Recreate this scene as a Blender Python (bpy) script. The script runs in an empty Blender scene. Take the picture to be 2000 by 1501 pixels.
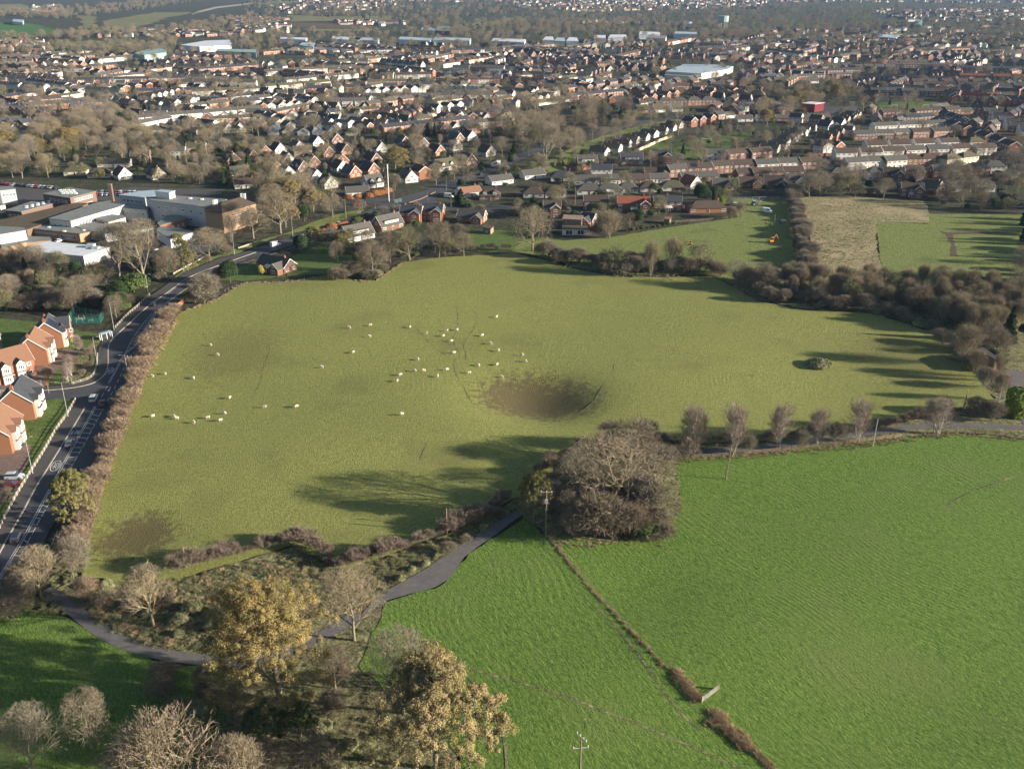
import bpy, bmesh, math, random
import numpy as np
from mathutils import Vector, Matrix

# ------------------------------------------------------------------ camera, light, exposure
SC = bpy.context.scene
R = math.radians
PW, PH, FPX, PITCH, CAMH = 2000.0, 1501.0, 1888.0, R(23.2), 118.0
cd = bpy.data.cameras.new('camera'); cam = bpy.data.objects.new('camera', cd); SC.collection.objects.link(cam)
cam.location = (0, 0, CAMH); cam.rotation_euler = (R(90) - PITCH, 0, 0)
cd.sensor_width = 36; cd.lens = 36 * FPX / PW; cd.clip_start = 1; cd.clip_end = 60000
SC.camera = cam
SUN_EL, SUN_AZ = R(14.5), R(-9.5)          # direction towards the sun: azimuth from +X
w = bpy.data.worlds.new('World'); SC.world = w; w.use_nodes = True
nt = w.node_tree; bg = nt.nodes['Background']
sky = nt.nodes.new('ShaderNodeTexSky'); sky.sky_type = 'NISHITA'; sky.sun_disc = False
sky.sun_elevation = SUN_EL; sky.sun_rotation = R(90) - SUN_AZ; sky.altitude = 60
nt.links.new(sky.outputs[0], bg.inputs[0]); bg.inputs[1].default_value = 0.055
sl = bpy.data.lights.new('sun', 'SUN'); sun = bpy.data.objects.new('sun', sl); SC.collection.objects.link(sun)
sl.energy = 5.0; sl.angle = R(0.5); sl.color = (1.0, 0.89, 0.74)
sd = Vector((math.cos(SUN_EL) * math.cos(SUN_AZ), math.cos(SUN_EL) * math.sin(SUN_AZ), math.sin(SUN_EL)))
sun.rotation_euler = sd.to_track_quat('Z', 'Y').to_euler(); sun.location = sd * 400
SC.view_settings.view_transform = 'Standard'; SC.view_settings.look = 'None'
SC.view_settings.exposure = 1.45; SC.view_settings.gamma = 1.0
HAZE_DENSITY = 0.000034
try:
    SC.cycles.max_bounces = 4; SC.cycles.diffuse_bounces = 2; SC.cycles.transparent_max_bounces = 8; SC.cycles.volume_bounces = 0
    SC.cycles.use_adaptive_sampling = True; SC.cycles.adaptive_threshold = 0.02
except Exception:
    pass

# ------------------------------------------------------------------ projection and terrain
CP, SP = math.cos(PITCH), math.sin(PITCH)
def flat(px, py, z=0.0):
    u = px - PW / 2; v = py - PH / 2
    fy = FPX * CP - v * SP; fz = FPX * SP + v * CP
    t = (CAMH - z) / fz
    return u * t, fy * t
BUMPS = []
def gz(x, y):
    z = 0.0
    for bx, by, sx, sy, a in BUMPS:
        e = ((x - bx) / sx) ** 2 + ((y - by) / sy) ** 2
        if e < 12: z += a * math.exp(-e)
    return z
for px, py, sx, sy, a in [(1045, 772, 16, 17, -4.6), (262, 1048, 14, 12, -1.0), (800, 800, 32, 26, 1.3), (1330, 690, 45, 40, 1.2),
                          (600, 620, 50, 45, 1.0), (1600, 760, 30, 22, -1.0), (430, 700, 25, 60, -0.7), (560, 900, 35, 20, 0.8),
                          (1450, 1250, 30, 16, 1.2), (1250, 1150, 14, 10, -.7), (1750, 1050, 35, 20, 0.9), (1100, 1400, 16, 10, 0.7), (1750, 1400, 22, 10, -0.8),
                          (905, 840, 20, 14, 0.7), (1150, 620, 40, 30, -0.8)]:
    bx, by = flat(px, py); BUMPS.append((bx, by, sx, sy, a))
def at(px, py, up=0.0):
    z = 0.0
    for _ in range(3):
        x, y = flat(px, py, z); z = gz(x, y)
    return Vector((x, y, z + up))
def pxm(py): return (py + 60) * CP / CAMH
def to_px(p):
    dx, dy, dz = p[0], p[1], p[2] - CAMH
    Z = dy * CP - dz * SP; Y = -(dy * SP + dz * CP)
    return PW / 2 + FPX * dx / Z, PH / 2 + FPX * Y / Z, Z

# ------------------------------------------------------------------ materials
MATS = {}
def mat(name, col, rough=0.85, var=0.0, vscale=1.0, bump=0.0, bscale=2.0, metal=0.0, col2=None, spec=0.3, tint=None, fac=None, bd=0.1, big=None, stretch=None, rot=0.0):
    """col mixed with col2 by noise, per-object tint by random, optional bump"""
    m = bpy.data.materials.new(name); m.use_nodes = True; MATS[name] = m
    n, l = m.node_tree.nodes, m.node_tree.links
    b = n['Principled BSDF']; b.inputs['Roughness'].default_value = rough; b.inputs['Metallic'].default_value = metal
    b.inputs['Specular IOR Level'].default_value = spec
    c = tuple(col) + (1,)
    if not (col2 or var or tint or bump or big):
        b.inputs['Base Color'].default_value = c; return m
    tc = n.new('ShaderNodeTexCoord'); mp = n.new('ShaderNodeMapping'); l.new(tc.outputs['Object'], mp.inputs[0])
    if stretch: mp.vector_type = 'TEXTURE'; mp.inputs['Rotation'].default_value = (0, 0, rot); mp.inputs['Scale'].default_value = (stretch[0], stretch[1], 1)
    cur = None
    if col2:
        ns = n.new('ShaderNodeTexNoise'); ns.inputs['Scale'].default_value = vscale; ns.inputs['Detail'].default_value = 6; ns.inputs['Roughness'].default_value = .65
        l.new(mp.outputs[0], ns.inputs['Vector'])
        rp = n.new('ShaderNodeValToRGB'); rp.color_ramp.elements[0].position = .36; rp.color_ramp.elements[1].position = .64
        rp.color_ramp.elements[0].color = c; rp.color_ramp.elements[1].color = tuple(col2) + (1,)
        l.new(ns.outputs[0], rp.inputs[0]); cur = rp.outputs[0]
    if big:
        bc, bs, pos = big
        ns = n.new('ShaderNodeTexNoise'); ns.inputs['Scale'].default_value = bs; ns.inputs['Detail'].default_value = 5; ns.inputs['Roughness'].default_value = .6
        l.new(tc.outputs['Object'], ns.inputs['Vector'])
        r2 = n.new('ShaderNodeMapRange'); r2.inputs[1].default_value = pos; r2.inputs[2].default_value = pos + .16
        l.new(ns.outputs[0], r2.inputs[0])
        mx = n.new('ShaderNodeMix'); mx.data_type = 'RGBA'; l.new(r2.outputs[0], mx.inputs[0])
        if cur: l.new(cur, mx.inputs[6])
        else: mx.inputs[6].default_value = c
        mx.inputs[7].default_value = tuple(bc) + (1,); cur = mx.outputs[2]
    if tint:
        oi = n.new('ShaderNodeObjectInfo'); mx = n.new('ShaderNodeMix'); mx.data_type = 'RGBA'
        l.new(oi.outputs['Random'], mx.inputs[0])
        if cur: l.new(cur, mx.inputs[6])
        else: mx.inputs[6].default_value = c
        mx.inputs[7].default_value = tuple(tint) + (1,); cur = mx.outputs[2]
    if var:
        ns = n.new('ShaderNodeTexNoise'); ns.inputs['Scale'].default_value = vscale * 3.7; ns.inputs['Detail'].default_value = 3
        l.new(mp.outputs[0], ns.inputs['Vector'])
        mr = n.new('ShaderNodeMapRange'); mr.inputs[1].default_value = .3; mr.inputs[2].default_value = .7
        mr.inputs[3].default_value = 1 - var; mr.inputs[4].default_value = 1 + var; l.new(ns.outputs[0], mr.inputs[0])
        mu = n.new('ShaderNodeVectorMath'); mu.operation = 'SCALE'
        if cur: l.new(cur, mu.inputs[0])
        else: mu.inputs[0].default_value = col
        l.new(mr.outputs[0], mu.inputs['Scale']); cur = mu.outputs[0]
    if cur: l.new(cur, b.inputs['Base Color'])
    else: b.inputs['Base Color'].default_value = c
    if bump:
        ns = n.new('ShaderNodeTexNoise'); ns.inputs['Scale'].default_value = bscale; ns.inputs['Detail'].default_value = 6; ns.inputs['Roughness'].default_value = .68
        l.new(mp.outputs[0], ns.inputs['Vector'])
        bp = n.new('ShaderNodeBump'); bp.inputs['Strength'].default_value = bump; bp.inputs['Distance'].default_value = bd
        l.new(ns.outputs[0], bp.inputs['Height']); l.new(bp.outputs[0], b.inputs['Normal'])
    return m

mat('pasture', (.150, .168, .050), .95, .34, 1.3, 1.0, 2.6, col2=(.238, .245, .078), bd=.34, big=((.155, .162, .056), .03, .54), spec=.1)
def patches(name, col, spots):
    m = MATS[name]; n, l = m.node_tree.nodes, m.node_tree.links; b = n['Principled BSDF']; src = b.inputs['Base Color'].links[0].from_socket
    tc = n.new('ShaderNodeTexCoord'); ns = n.new('ShaderNodeTexNoise'); ns.inputs['Scale'].default_value = .5; ns.inputs['Detail'].default_value = 8; ns.inputs['Roughness'].default_value = .75; l.new(tc.outputs['Object'], ns.inputs['Vector'])
    for (x, y, sx, sy, k) in spots:
        mp = n.new('ShaderNodeMapping'); mp.inputs['Location'].default_value = (-x / sx, -y / sy, 0); mp.inputs['Scale'].default_value = (1 / sx, 1 / sy, 0); l.new(tc.outputs['Object'], mp.inputs[0])
        ln = n.new('ShaderNodeVectorMath'); ln.operation = 'LENGTH'; l.new(mp.outputs[0], ln.inputs[0])
        ad = n.new('ShaderNodeMath'); ad.operation = 'MULTIPLY_ADD'; ad.inputs[1].default_value = 3.2; l.new(ns.outputs[0], ad.inputs[0]); l.new(ln.outputs['Value'], ad.inputs[2])
        mr = n.new('ShaderNodeMapRange'); mr.inputs[1].default_value = 2.2; mr.inputs[2].default_value = 2.75; mr.inputs[3].default_value = k; mr.inputs[4].default_value = 0; l.new(ad.outputs[0], mr.inputs[0])
        mx = n.new('ShaderNodeMix'); mx.data_type = 'RGBA'; l.new(mr.outputs[0], mx.inputs[0]); l.new(src, mx.inputs[6]); mx.inputs[7].default_value = col + (1,); src = mx.outputs[2]
    l.new(src, b.inputs['Base Color'])
mat('lush', (.060, .120, .022), .95, .45, 1.6, 1.0, 2.2, col2=(.145, .212, .046), bd=.50, big=((.120, .165, .045), .022, .52), spec=.1, stretch=(1.9, .8), rot=R(-60))
def rows_relief(name, rot, sc, amp):
    m = MATS[name]; n, l = m.node_tree.nodes, m.node_tree.links; b = n['Principled BSDF']; bp = b.inputs['Normal'].links[0].from_node; src = bp.inputs['Height'].links[0].from_socket
    tc = n.new('ShaderNodeTexCoord'); ns = n.new('ShaderNodeTexNoise'); ns.inputs['Scale'].default_value = .012; ns.inputs['Detail'].default_value = 1; l.new(tc.outputs['Object'], ns.inputs['Vector'])
    sb = n.new('ShaderNodeVectorMath'); sb.operation = 'MULTIPLY_ADD'; sb.inputs[1].default_value = (60, 60, 0); l.new(ns.outputs['Color'], sb.inputs[0]); l.new(tc.outputs['Object'], sb.inputs[2])
    mp = n.new('ShaderNodeMapping'); mp.vector_type = 'TEXTURE'; mp.inputs['Rotation'].default_value = (0, 0, rot); l.new(sb.outputs[0], mp.inputs[0])
    wv = n.new('ShaderNodeTexWave'); wv.wave_type = 'BANDS'; wv.bands_direction = 'Y'; wv.inputs['Scale'].default_value = sc; wv.inputs['Distortion'].default_value = 1.2; wv.inputs['Detail'].default_value = 2; wv.inputs['Detail Scale'].default_value = 1.5; l.new(mp.outputs[0], wv.inputs['Vector'])
    n2 = n.new('ShaderNodeTexNoise'); n2.inputs['Scale'].default_value = .045; l.new(tc.outputs['Object'], n2.inputs['Vector']); mr = n.new('ShaderNodeMapRange'); mr.inputs[1].default_value = .42; mr.inputs[2].default_value = .62; mr.inputs[3].default_value = 0; mr.inputs[4].default_value = amp; l.new(n2.outputs[0], mr.inputs[0])
    mu = n.new('ShaderNodeMath'); mu.operation = 'MULTIPLY'; l.new(wv.outputs['Fac'], mu.inputs[0]); l.new(mr.outputs[0], mu.inputs[1]); ad = n.new('ShaderNodeMath'); ad.operation = 'ADD'; l.new(mu.outputs[0], ad.inputs[0]); l.new(src, ad.inputs[1]); l.new(ad.outputs[0], bp.inputs['Height'])
rows_relief('lush', R(-60), .21, .15); rows_relief('pasture', R(62), .20, .07)
mat('rough_grass', (.095, .100, .045), .95, .5, .45, 1.0, .9, col2=(.22, .205, .11), bd=.8, big=((.095, .080, .050), .06, .5), spec=.1)
mat('tan_grass', (.30, .24, .145), .95, .35, .35, 1.0, .8, col2=(.135, .15, .06), bd=.8, big=((.32, .26, .16), .05, .5), spec=.1)
mat('paddock', (.120, .155, .045), .95, .3, .5, 1.0, 1.0, col2=(.185, .205, .068), bd=.6, big=((.095, .120, .042), .05, .55), spec=.1)
mat('lawn', (.070, .105, .028), .95, .25, .3, .8, 1.5, col2=(.105, .145, .042), bd=.3, spec=.1)
mat('far_green', (.050, .120, .030), .95, .1, .02, col2=(.070, .140, .035), spec=.1)
mat('far_pasture', (.130, .140, .055), .95, .1, .01, col2=(.180, .160, .080), spec=.1)
mat('gardens', (.040, .042, .024), .95, .4, .11, .9, .5, col2=(.080, .070, .052), bd=.6, big=((.034, .050, .020), .02, .48), spec=.1)  # garden green and brown, darkened to carry the shade between houses
mat('rushes', (.085, .070, .036), .95, .35, .6, 1.0, 1.6, col2=(.140, .120, .060), bd=.5, spec=.1)
mat('asphalt', (.050, .052, .060), .82, .15, .4, .2, 6, col2=(.062, .062, .068), bd=.01, big=((.075, .072, .072), .09, .56), spec=.3)
mat('path_asphalt', (.062, .058, .058), .85, .12, .5, .2, 6, col2=(.078, .072, .068), bd=.01, spec=.25)
mat('lane_asphalt', (.105, .100, .098), .88, .10, .3, .2, 6, col2=(.135, .125, .120), bd=.02, spec=.2)
mat('block_paving', (.150, .100, .080), .88, .2, .6, .2, 6, col2=(.180, .130, .110), bd=.01, spec=.2)
mat('mud', (.085, .060, .040), .95, .2, .5, .6, 2, col2=(.12, .09, .06), spec=.1)
mat('paint', (.70, .70, .66), .7, .2, 1.5, col2=(.42, .42, .40), spec=.3)
mat('kerb', (.42, .38, .31), .9, .15, .8, col2=(.30, .27, .22), spec=.2)
for k, c, c2 in [('brick_red', (.22, .115, .080), (.17, .090, .065)), ('brick_orange', (.29, .135, .080), (.23, .110, .065)), ('brick_brown', (.19, .125, .095), (.15, .100, .08)),
                 ('brick_buff', (.42, .28, .17), (.35, .23, .14))]:
    mat(k, c, .9, .12, 2.5, col2=c2, tint=tuple(.8 * v for v in c), spec=.15)
mat('render_white', (.62, .60, .55), .85, .06, .6, col2=(.50, .48, .44), spec=.2)
mat('render_cream', (.62, .53, .38), .85, .06, .6, col2=(.54, .46, .33), spec=.2)
mat('clad_grey', (.34, .36, .38), .7, .06, .5, col2=(.42, .43, .44), spec=.3)
for k, c, c2 in [('roof_brown', (.085, .062, .048), (.062, .052, .042)), ('roof_grey', (.100, .095, .086), (.075, .073, .064)), ('roof_slate', (.055, .060, .070), (.042, .046, .056)),
                 ('roof_red', (.26, .085, .05), (.19, .075, .05)), ('roof_terracotta', (.235, .130, .085), (.19, .105, .070)), ('roof_moss', (.100, .095, .055), (.08, .070, .050))]:
    mat(k, c, .88, .18, 1.2, .5, 4, col2=c2, bd=.03, tint=tuple(.78 * v for v in c), spec=.2)
mat('felt', (.150, .170, .190), .8, .15, .15, .2, 3, col2=(.19, .19, .15), bd=.02, spec=.25)  # blue-grey of the sky's reflection is put into this felt colour
mat('felt_brown', (.105, .080, .050), .9, .15, .15, .2, 3, col2=(.085, .068, .048), bd=.02, spec=.2)
mat('sheet_white', (.60, .62, .66), .6, .05, .2, col2=(.50, .52, .56), spec=.3)
mat('sheet_blue', (.30, .37, .43), .5, .05, .1, col2=(.38, .44, .48), spec=.4)
mat('sheet_green', (.20, .30, .27), .5, .05, .1, col2=(.26, .36, .33), spec=.4)
mat('rust', (.20, .10, .06), .9, .2, .8, col2=(.28, .25, .22), spec=.2)
mat('trim', (.80, .79, .77), .6, spec=.4)
mat('glass', (.035, .045, .060), .12, spec=.6)
mat('solar', (.018, .024, .045), .2, spec=.6)
mat('pot', (.30, .12, .06), .9)
mat('door_dark', (.06, .04, .035), .6)
mat('galv', (.42, .42, .42), .5, .1, 2, metal=.3, col2=(.34, .34, .35))
mat('lamp_green', (.16, .20, .19), .6)
mat('wood_pole', (.23, .17, .11), .9, .15, 3, col2=(.17, .12, .08))
mat('timber', (.27, .21, .14), .9, .2, 2, col2=(.19, .15, .10))
mat('grey_timber', (.36, .34, .30), .9, .2, 2, col2=(.25, .24, .22))
mat('stone', (.36, .31, .24), .95, .25, 1.5, .5, 3, col2=(.24, .20, .15), bd=.05)
mat('wool', (.66, .60, .50), .95, .1, 4, .5, 12, col2=(.56, .50, .40), bd=.03, spec=.1)
mat('rubber', (.02, .02, .02), .8)
mat('hub', (.35, .35, .36), .4, metal=.5)
mat('headlight', (.75, .75, .72), .2)
mat('taillight', (.45, .02, .015), .3)
for k, c in [('silver', (.42, .46, .50)), ('white', (.72, .72, .72)), ('black', (.018, .02, .025)), ('grey', (.10, .115, .13)), ('red', (.42, .03, .03)), ('blue', (.05, .10, .25)), ('orange', (.70, .26, .04)), ('darkred', (.14, .02, .025)), ('green', (.05, .22, .10))]:
    mat('paint_' + k, c, .25, spec=.6)
mat('hivis_green', (.35, .62, .10), .7); mat('hivis_orange', (.80, .18, .04), .7); mat('skin', (.50, .30, .20), .6); mat('cloth_dark', (.03, .035, .05), .9)
mat('mesh_green', (.03, .13, .10), .7); mat('toy_yellow', (.45, .50, .12), .6)
mat('wire', (.10, .10, .10), .6); mat('concrete', (.40, .38, .35), .9, .15, .5, col2=(.32, .30, .28))
# foliage
def fmat(name, c, c2, sc=.5, tint=None): return mat(name, c, .95, .25, sc, col2=c2, spec=.05, tint=tint)
fmat('bark', (0.155, 0.135, 0.097), (0.222, 0.195, 0.137), 2); fmat('bark_dark', (0.096, 0.079, 0.058), (0.133, 0.112, 0.079), 2); fmat('birch_bark', (0.459, 0.420, 0.360), (0.281, 0.240, 0.202), 1.5)
fmat('bark_gold', (0.311, 0.255, 0.144), (0.207, 0.165, 0.101), .6)
fmat('twig_tan', (0.296, 0.247, 0.166), (0.215, 0.180, 0.119), .35, (0.237, 0.195, 0.137)); fmat('twig_grey', (0.252, 0.225, 0.180), (0.185, 0.161, 0.126), .35, (0.207, 0.176, 0.126)); fmat('twig_brown', (.225, .190, .138), (.155, .132, .096), .35, (.17, .14, .10))
fmat('twig_pink', (.300, .228, .160), (.215, .165, .118), .4); fmat('twig_purple', (.235, .185, .145), (.165, .135, .108), .4); fmat('twig_olive', (0.215, 0.210, 0.115), (0.155, 0.150, 0.079), .35)
fmat('twig_birch', (.27, .215, .185), (.20, .16, .14), .4); fmat('leaf_gold', (.285, .215, .080), (.165, .145, .060), .35, (.24, .19, .075)); fmat('leaf_bronze', (.31, .235, .12), (.20, .175, .08), .25); fmat('leaf_olive', (.215, .190, .068), (.130, .135, .050), .3)
fmat('leaf_green', (.055, .085, .028), (.10, .13, .042), .5, (.085, .10, .045)); fmat('leaf_dark', (.026, .045, .019), (.045, .068, .030), .5); fmat('leaf_lime', (.22, .27, .05), (.14, .19, .04), .5)
fmat('leaf_copper', (.36, .16, .075), (.25, .115, .06), .5); fmat('leaf_yellow', (.50, .40, .09), (.34, .29, .08), .4)
fmat('weed', (.16, .18, .085), (.28, .255, .15), .2); fmat('straw', (.44, .34, .21), (.30, .23, .14), .6)

# ------------------------------------------------------------------ object helpers
COL = SC.collection
def link(o, parent=None):
    COL.objects.link(o)
    if parent is not None: o.parent = parent
    return o
def mobj(name, me, parent=None, m=None): 
    o = bpy.data.objects.new(name, me); link(o, parent)
    if m is not None: o.matrix_basis = m
    return o
def thing(name, label, cat, loc=(0, 0, 0), rz=0.0, group=None, s=1.0):
    o = bpy.data.objects.new(name, None); link(o); o.location = loc; o.rotation_euler = (0, 0, rz)
    o.empty_display_size = .5
    if s != 1.0: o.scale = (s, s, s) if not isinstance(s, tuple) else s
    return tag(o, label, cat, group)
def tag(o, label, cat, group=None, kind=None):
    if label: o['label'] = label
    if cat: o['category'] = cat
    if group: o['group'] = group
    if kind: o['kind'] = kind
    return o
def np_mesh(name, V, FS, mats, midx=None):
    """V (n,3); FS list of int arrays (m,k); midx list of material index per array"""
    me = bpy.data.meshes.new(name); V = np.asarray(V, dtype=np.float32)
    me.vertices.add(len(V)); me.vertices.foreach_set('co', V.ravel())
    nl = sum(f.size for f in FS); npol = sum(len(f) for f in FS)
    me.loops.add(nl); me.loops.foreach_set('vertex_index', np.concatenate([f.ravel() for f in FS]).astype(np.int32))
    me.polygons.add(npol)
    tot = np.concatenate([np.full(len(f), f.shape[1]) for f in FS]).astype(np.int32)
    st = np.concatenate([[0], np.cumsum(tot)[:-1]]).astype(np.int32)
    me.polygons.foreach_set('loop_start', st); me.polygons.foreach_set('loop_total', tot)
    for m in mats: me.materials.append(MATS[m])
    if midx is not None:
        me.polygons.foreach_set('material_index', np.concatenate([np.full(len(f), i) for f, i in zip(FS, midx)]).astype(np.int32))
    me.update(calc_edges=True); me.validate()
    return me
class MB:
    def __init__(s): s.v = []; s.f = []; s.m = []; s.mats = []
    def mi(s, m):
        if m not in s.mats: s.mats.append(m)
        return s.mats.index(m)
    def poly(s, pts, m):
        b = len(s.v); s.v += [tuple(p) for p in pts]; s.f.append(list(range(b, b + len(pts)))); s.m.append(s.mi(m))
    def hexa(s, p, m, caps=True):      # 8 points: bottom 4 ccw, top 4 ccw
        b = len(s.v); s.v += [tuple(q) for q in p]; i = s.mi(m)
        for f in [(3, 2, 1, 0), (4, 5, 6, 7), (0, 1, 5, 4), (1, 2, 6, 5), (2, 3, 7, 6), (3, 0, 4, 7)]:
            s.f.append([b + k for k in f]); s.m.append(i)
    def box(s, x0, x1, y0, y1, z0, z1, m):
        s.hexa([(x0, y0, z0), (x1, y0, z0), (x1, y1, z0), (x0, y1, z0), (x0, y0, z1), (x1, y0, z1), (x1, y1, z1), (x0, y1, z1)], m)
    def prism(s, pts, z0, z1, m, mtop=None):   # pts ccw xy
        n = len(pts); b = len(s.v); i = s.mi(m); j = s.mi(mtop or m)
        s.v += [(p[0], p[1], z0) for p in pts] + [(p[0], p[1], z1) for p in pts]
        for k in range(n): s.f.append([b + k, b + (k + 1) % n, b + n + (k + 1) % n, b + n + k]); s.m.append(i)
        s.f.append([b + n + k for k in range(n)]); s.m.append(j)
        s.f.append([b + n - 1 - k for k in range(n)]); s.m.append(i)
    def tube(s, a, b_, ra, rb, m, n=6):
        a = Vector(a); c = Vector(b_); d = (c - a).normalized(); u = d.orthogonal().normalized(); w_ = d.cross(u); b = len(s.v); i = s.mi(m)
        for p, r in ((a, ra), (c, rb)):
            for k in range(n):
                t = 2 * math.pi * k / n; s.v.append(tuple(p + (u * math.cos(t) + w_ * math.sin(t)) * r))
        for k in range(n): s.f.append([b + k, b + (k + 1) % n, b + n + (k + 1) % n, b + n + k]); s.m.append(i)
        s.f.append([b + k for k in range(n - 1, -1, -1)]); s.m.append(i); s.f.append([b + n + k for k in range(n)]); s.m.append(i)
    def bar(s, a, b_, wd, h, m):       # beam from a to b, width across and height
        a = Vector(a); b = Vector(b_); d = (b - a); d.z = 0; d = d.normalized(); q = Vector((-d.y, d.x, 0)) * wd / 2; u = Vector((0, 0, h))
        s.hexa([a - q, b - q, b + q, a + q, a - q + u, b - q + u, b + q + u, a + q + u], m)
    def mesh(s, name):
        me = bpy.data.meshes.new(name); me.from_pydata(s.v, [], s.f)
        for m in s.mats: me.materials.append(MATS[m])
        me.polygons.foreach_set('material_index', s.m); me.update(); return me
    def build(s, name, parent=None, m=None): return mobj(name, s.mesh(name), parent, m)

# ------------------------------------------------------------------ ground sheets
SOFT = ('pasture', 'lush', 'rough_grass', 'tan_grass', 'paddock', 'lawn', 'mud', 'far_green', 'far_pasture', 'rushes')
def sheet(name, pts, m, up, cell=None, parent=None, kind='structure', world=False):
    ps = [Vector(p) if world else Vector(flat(*p)).to_3d() for p in pts]
    if m in SOFT:       # ragged natural edge
        rr = random.Random(len(pts) * 31 + int(pts[0][0])); out = []; stp = 2.2 if m[:3] != 'far' else 40
        for i in range(len(ps)):
            a, b = ps[i], ps[(i + 1) % len(ps)]; d = b - a; n = max(1, min(60, int(d.length / stp))); q = Vector((-d.y, d.x, 0)).normalized()
            for k in range(n): out.append(a + d * (k / n) + q * (rr.gauss(0, .32 if stp < 5 else 6) if k else 0))
        ps = out
    bm = bmesh.new(); vs = [bm.verts.new((p.x, p.y, 0)) for p in ps]; bm.faces.new(vs)
    bmesh.ops.triangulate(bm, faces=bm.faces[:])
    if cell:
        for ax in (0, 1):
            lo = min(p[ax] for p in ps); hi = max(p[ax] for p in ps); k = math.ceil(lo / cell)
            while k * cell < hi:
                co = Vector((0, 0, 0)); co[ax] = k * cell; no = Vector((0, 0, 0)); no[ax] = 1
                bmesh.ops.bisect_plane(bm, geom=bm.verts[:] + bm.edges[:] + bm.faces[:], plane_co=co, plane_no=no); k += 1
    for v in bm.verts: v.co.z = gz(v.co.x, v.co.y) + up
    for f in bm.faces:
        if f.normal.z < 0: f.normal_flip()
    bm.normal_update()
    for f in bm.faces:
        if f.normal.z < 0: f.normal_flip()
    me = bpy.data.meshes.new(name); bm.to_mesh(me); bm.free(); me.materials.append(MATS[m])
    if cell:
        me.polygons.foreach_set('use_smooth', [True] * len(me.polygons))
    o = mobj(name, me, parent)
    if parent is None: o['kind'] = kind
    return o
def ground():
    xs = sorted(set(list(np.arange(-228, 301, 4.0)) + [-9000, -4000, -2000, -1000, -500, -350, 400, 600, 1000, 2000, 4000, 9000]))
    ys = sorted(set([-400, 0, 60] + list(np.arange(100, 481, 4.0)) + [560, 700, 1000, 1500, 2200, 3500, 6000, 12000]))
    nx, ny = len(xs), len(ys); V = []
    for y in ys:
        for x in xs:
            V.append((x, y, gz(x, y) - (.16 if 100 < y < 480 and -228 < x < 300 else 0)))
    F = np.array([[j * nx + i, j * nx + i + 1, (j + 1) * nx + i + 1, (j + 1) * nx + i] for j in range(ny - 1) for i in range(nx - 1)])
    me = np_mesh('ground', V, [F], ['gardens']); me.polygons.foreach_set('use_smooth', [True] * len(me.polygons))
    o = mobj('ground', me); o['kind'] = 'structure'
ground()
patches('pasture', (.098, .080, .040), [(*flat(1028, 765), 17, 17, .95), (*flat(1100, 775), 12, 15, .6), (*flat(262, 1045), 9, 11, .9), (*flat(450, 690), 16, 26, .35), (*flat(1780, 700), 22, 26, .4)])

# ------------------------------------------------------------------ fields
MAIN = [(160, 1124), (178, 1010), (212, 905), (242, 800), (290, 700), (328, 640), (352, 612), (410, 592), (450, 570), (480, 553), (560, 552), (640, 540), (700, 552), (735, 549), (760, 530), (790, 512),
        (860, 503), (1000, 495), (1060, 507), (1120, 525), (1200, 541), (1300, 542), (1390, 540), (1430, 560), (1480, 588), (1560, 604), (1700, 612), (1780, 634), (1836, 664), (1890, 712), (1950, 790), (1870, 800),
        (1760, 815), (1680, 840), (1500, 860), (1300, 872), (1180, 880), (1110, 900), (1000, 975), (900, 1030), (780, 1075), (690, 1110), (640, 1100), (570, 1065), (480, 1092), (350, 1130), (250, 1140)]
sheet('pasture_field', MAIN, 'pasture', .10, 4.0)
LUSH = [(755, 1176), (800, 1162), (850, 1150), (880, 1125), (895, 1103), (930, 1072), (1024, 1012), (1070, 1050), (1240, 912), (1320, 896), (1480, 888), (1600, 872), (1700, 862), (1800, 852), (1870, 846), (1960, 852), (2100, 880), (2380, 950), (2700, 1700), (820, 1700), (900, 1480), (700, 1300)]
sheet('lush_field', LUSH, 'lush', .10, 4.0)
sheet('lush_lawn', [(-300, 1190), (0, 1192), (60, 1190), (130, 1205), (200, 1243), (300, 1290), (430, 1306), (440, 1420), (300, 1560), (200, 1700), (-500, 1700)], 'lush', .05, 4.0)
sheet('rough_verge', [(160, 1128), (250, 1142), (350, 1132), (480, 1094), (570, 1067), (640, 1102), (690, 1112), (780, 1078), (900, 1032), (1000, 977), (1060, 930), (1130, 885), (1250, 880), (1240, 905), (1080, 1060),
                      (1020, 1006), (960, 1030), (830, 1112), (748, 1155), (757, 1178), (900, 1500), (840, 1600), (200, 1650), (430, 1400), (430, 1290), (300, 1270), (200, 1235), (130, 1180), (110, 1150)], 'rough_grass', .02, 4.0)
sheet('rough_strip', [(1240, 905), (1300, 873), (1500, 861), (1680, 841), (1870, 802), (1950, 792), (2060, 810), (2100, 878), (1960, 850), (1870, 844), (1700, 860), (1480, 886), (1320, 894)], 'rough_grass', .03, 4.0)
sheet('marsh_strip', [(1430, 558), (1480, 586), (1560, 602), (1700, 610), (1780, 632), (1836, 662), (1890, 710), (1950, 788), (2060, 790), (2080, 560), (1900, 540), (1740, 548), (1600, 545), (1550, 530), (1480, 520)], 'rough_grass', .03, 4.0)
sheet('meadow', [(880, 452), (1000, 452), (1100, 470), (1200, 462), (1300, 445), (1440, 425), (1432, 390), (1545, 383), (1552, 530), (1480, 566), (1430, 556), (1390, 537), (1200, 536), (1120, 520), (1050, 500), (1000, 490), (900, 492), (870, 470)], 'paddock', .02, 4.0)
sheet('reed_field', [(1562, 386), (1640, 382), (1720, 388), (1800, 393), (1812, 402), (1816, 436), (1712, 433), (1712, 480), (1722, 520), (1745, 548), (1600, 548), (1585, 470)], 'tan_grass', .08)
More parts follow.
